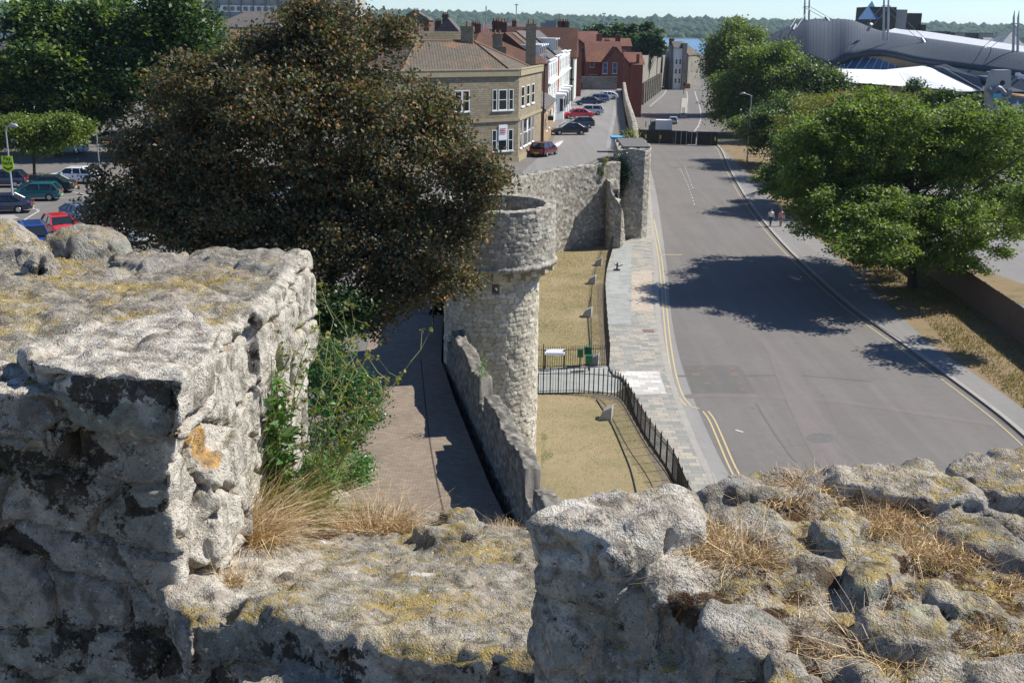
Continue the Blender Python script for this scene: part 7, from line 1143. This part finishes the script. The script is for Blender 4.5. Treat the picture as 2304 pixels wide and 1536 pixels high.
# ================================================================== PEOPLE
def person(label, x, y, z, rz, shirt, trousers, group, stride=.25, arm=.2, hgt=1.72):
    root = thing('person', label, 'person', (x, y, z), rz, group); k_ = hgt/1.72; V = []; E_ = []; Rr = []
    def v(p, r, q=None): V.append((p[0]*k_, p[1]*k_, p[2]*k_)); Rr.append(r*k_); (E_.append((q, len(V)-1)) if q is not None else None); return len(V)-1
    pel = v((0, 0, .95), .135); ch = v((0, .01, 1.18), .125, pel); sh = v((0, .0, 1.38), .13, ch); nk = v((0, .01, 1.49), .055, sh); hd = v((0, .03, 1.60), .088, nk); v((0, .02, 1.70), .07, hd); v((0, .12, 1.6), .018, hd)
    for s in (-1, 1):
        hp_ = v((s*.10, 0, .88), .09, pel); kn = v((s*.10, s*stride*.45+.03, .5), .058, hp_); an_ = v((s*.10, s*stride, .10), .038, kn); v((s*.11, s*stride+.13, .04), .032, an_)
        so_ = v((s*.19, 0, 1.38), .055, sh); el = v((s*.24, -s*arm*.4, 1.12), .040, so_); wr = v((s*.25, -s*arm+.06, .88), .028, el); pm_ = v((s*.25, -s*arm+.08, .81), .024, wr)
        for f in range(4): t0 = v((s*(.245), -s*arm+.055+f*.018, .77), .008, pm_); v((s*.238, -s*arm+.06+f*.018, .735-.006*abs(f-1.5)), .007, t0)
        v((s*.235, -s*arm+.125, .79), .009, pm_)
    me = bpy.data.meshes.new('body'); me.from_pydata(V, E_, []); o = bpy.data.objects.new('body', me); COL.objects.link(o); o.parent = root; md = o.modifiers.new('k', 'SKIN'); sk_ = me.skin_vertices or None
    if not me.skin_vertices:
        import bmesh as bmm; bm = bmm.new(); bm.from_mesh(me); bm.verts.layers.skin.verify(); bm.to_mesh(me); bm.free()
    for i, r_ in enumerate(Rr): me.skin_vertices[0].data[i].radius = (r_, r_)
    me.skin_vertices[0].data[0].use_root = True; ss = o.modifiers.new('s', 'SUBSURF'); ss.levels = 1; ss.render_levels = 1; me.materials.append(M['skin'])
    m = MB(); tors = [(.92, .165, .125), (1.0, .16, .12), (1.15, .155, .125), (1.3, .185, .135), (1.4, .17, .12), (1.46, .09, .08)]; n = 14; Vv = []; Ff = []
    for (zz, a, b) in tors: Vv += [(a*1.12*math.cos(2*math.pi*i/n)*k_, b*1.12*math.sin(2*math.pi*i/n)*k_, zz*k_) for i in range(n)]
    for j in range(5): Ff += [(j*n+i, j*n+(i+1) % n, (j+1)*n+(i+1) % n, (j+1)*n+i) for i in range(n)]
    m.add(Vv, Ff)
    for s in (-1, 1): m.tube([(s*.15*k_, 0, 1.4*k_), (s*.2*k_, 0, 1.36*k_), (s*.235*k_, -s*arm*.3, 1.18*k_)], [.06, .072, .06], 10)
    m.build('shirt', shirt, root, smooth=True); m = MB()
    for s in (-1, 1): m.tube([(s*.06*k_, 0, .97*k_), (s*.09*k_, 0, .86*k_), (s*.10*k_, (s*stride*.45+.03), .5*k_), (s*.10*k_, s*stride*.96, .13*k_)], [.115, .115, .078, .06], 12)
    m.build('trousers', trousers, root, smooth=True)
    for s in (-1, 1): MB().tube([(s*.10*k_, s*stride-.06, .045), (s*.10*k_, s*stride+.05, .05), (s*.11*k_, s*stride+.17, .035)], [.04, .05, .03], 8).build('shoe', 'shoe', root, smooth=True)
    n = 10; Vv = []; Ff = []
    for j, (zz, a) in enumerate([(1.58, .088), (1.64, .102), (1.70, .094), (1.75, .06), (1.77, .01)]): Vv += [(a*math.cos(2*math.pi*i/n)*k_, (a*1.08*math.sin(2*math.pi*i/n)-.012)*k_, (zz+(.06*max(0, math.sin(2*math.pi*i/n)) if j == 0 else 0))*k_) for i in range(n)]
    for j in range(4): Ff += [(j*n+i, j*n+(i+1) % n, (j+1)*n+(i+1) % n, (j+1)*n+i) for i in range(n)]
    MB().add(Vv, Ff).build('hair', 'hair', root, smooth=True); return root
gp = 'people walking along the pavements'
p = W(1733, 508, .1); person('person in a white top walking in the shade on the right footway', p[0], p[1], .1, R_(185), 'shirt_white', 'trousers', gp); p = W(1756, 509, .1); person('person in a pinkish top walking beside the one in white', p[0], p[1], .1, R_(180), 'shirt_pink', 'trousers_tan', gp)
p = W(1454, 222, .12); person('person in a pink top walking far down the left pavement', p[0], p[1], .12, R_(180), 'shirt_pink', 'trousers_tan', gp); p = W(1462, 222, .12); person('person in dark clothes walking far down the left pavement', p[0], p[1], .12, R_(180), 'trousers', 'trousers', gp)

# ================================================================== HAZE
hz = MB().box(-5200, -420, -6, 5200, 6500, 75).build('haze', None); hz['kind'] = 'stuff'; hm = bpy.data.materials.new('haze'); hm.use_nodes = True; ht = hm.node_tree; ht.nodes.remove(ht.nodes['Principled BSDF']); pv = ht.nodes.new('ShaderNodeVolumePrincipled'); pv.inputs['Color'].default_value = (.62, .82, 1, 1); pv.inputs['Density'].default_value = .000065; pv.inputs['Anisotropy'].default_value = .2
ht.links.new(pv.outputs[0], ht.nodes['Material Output'].inputs['Volume']); hz.data.materials.append(hm); S.cycles.volume_bounces = 0
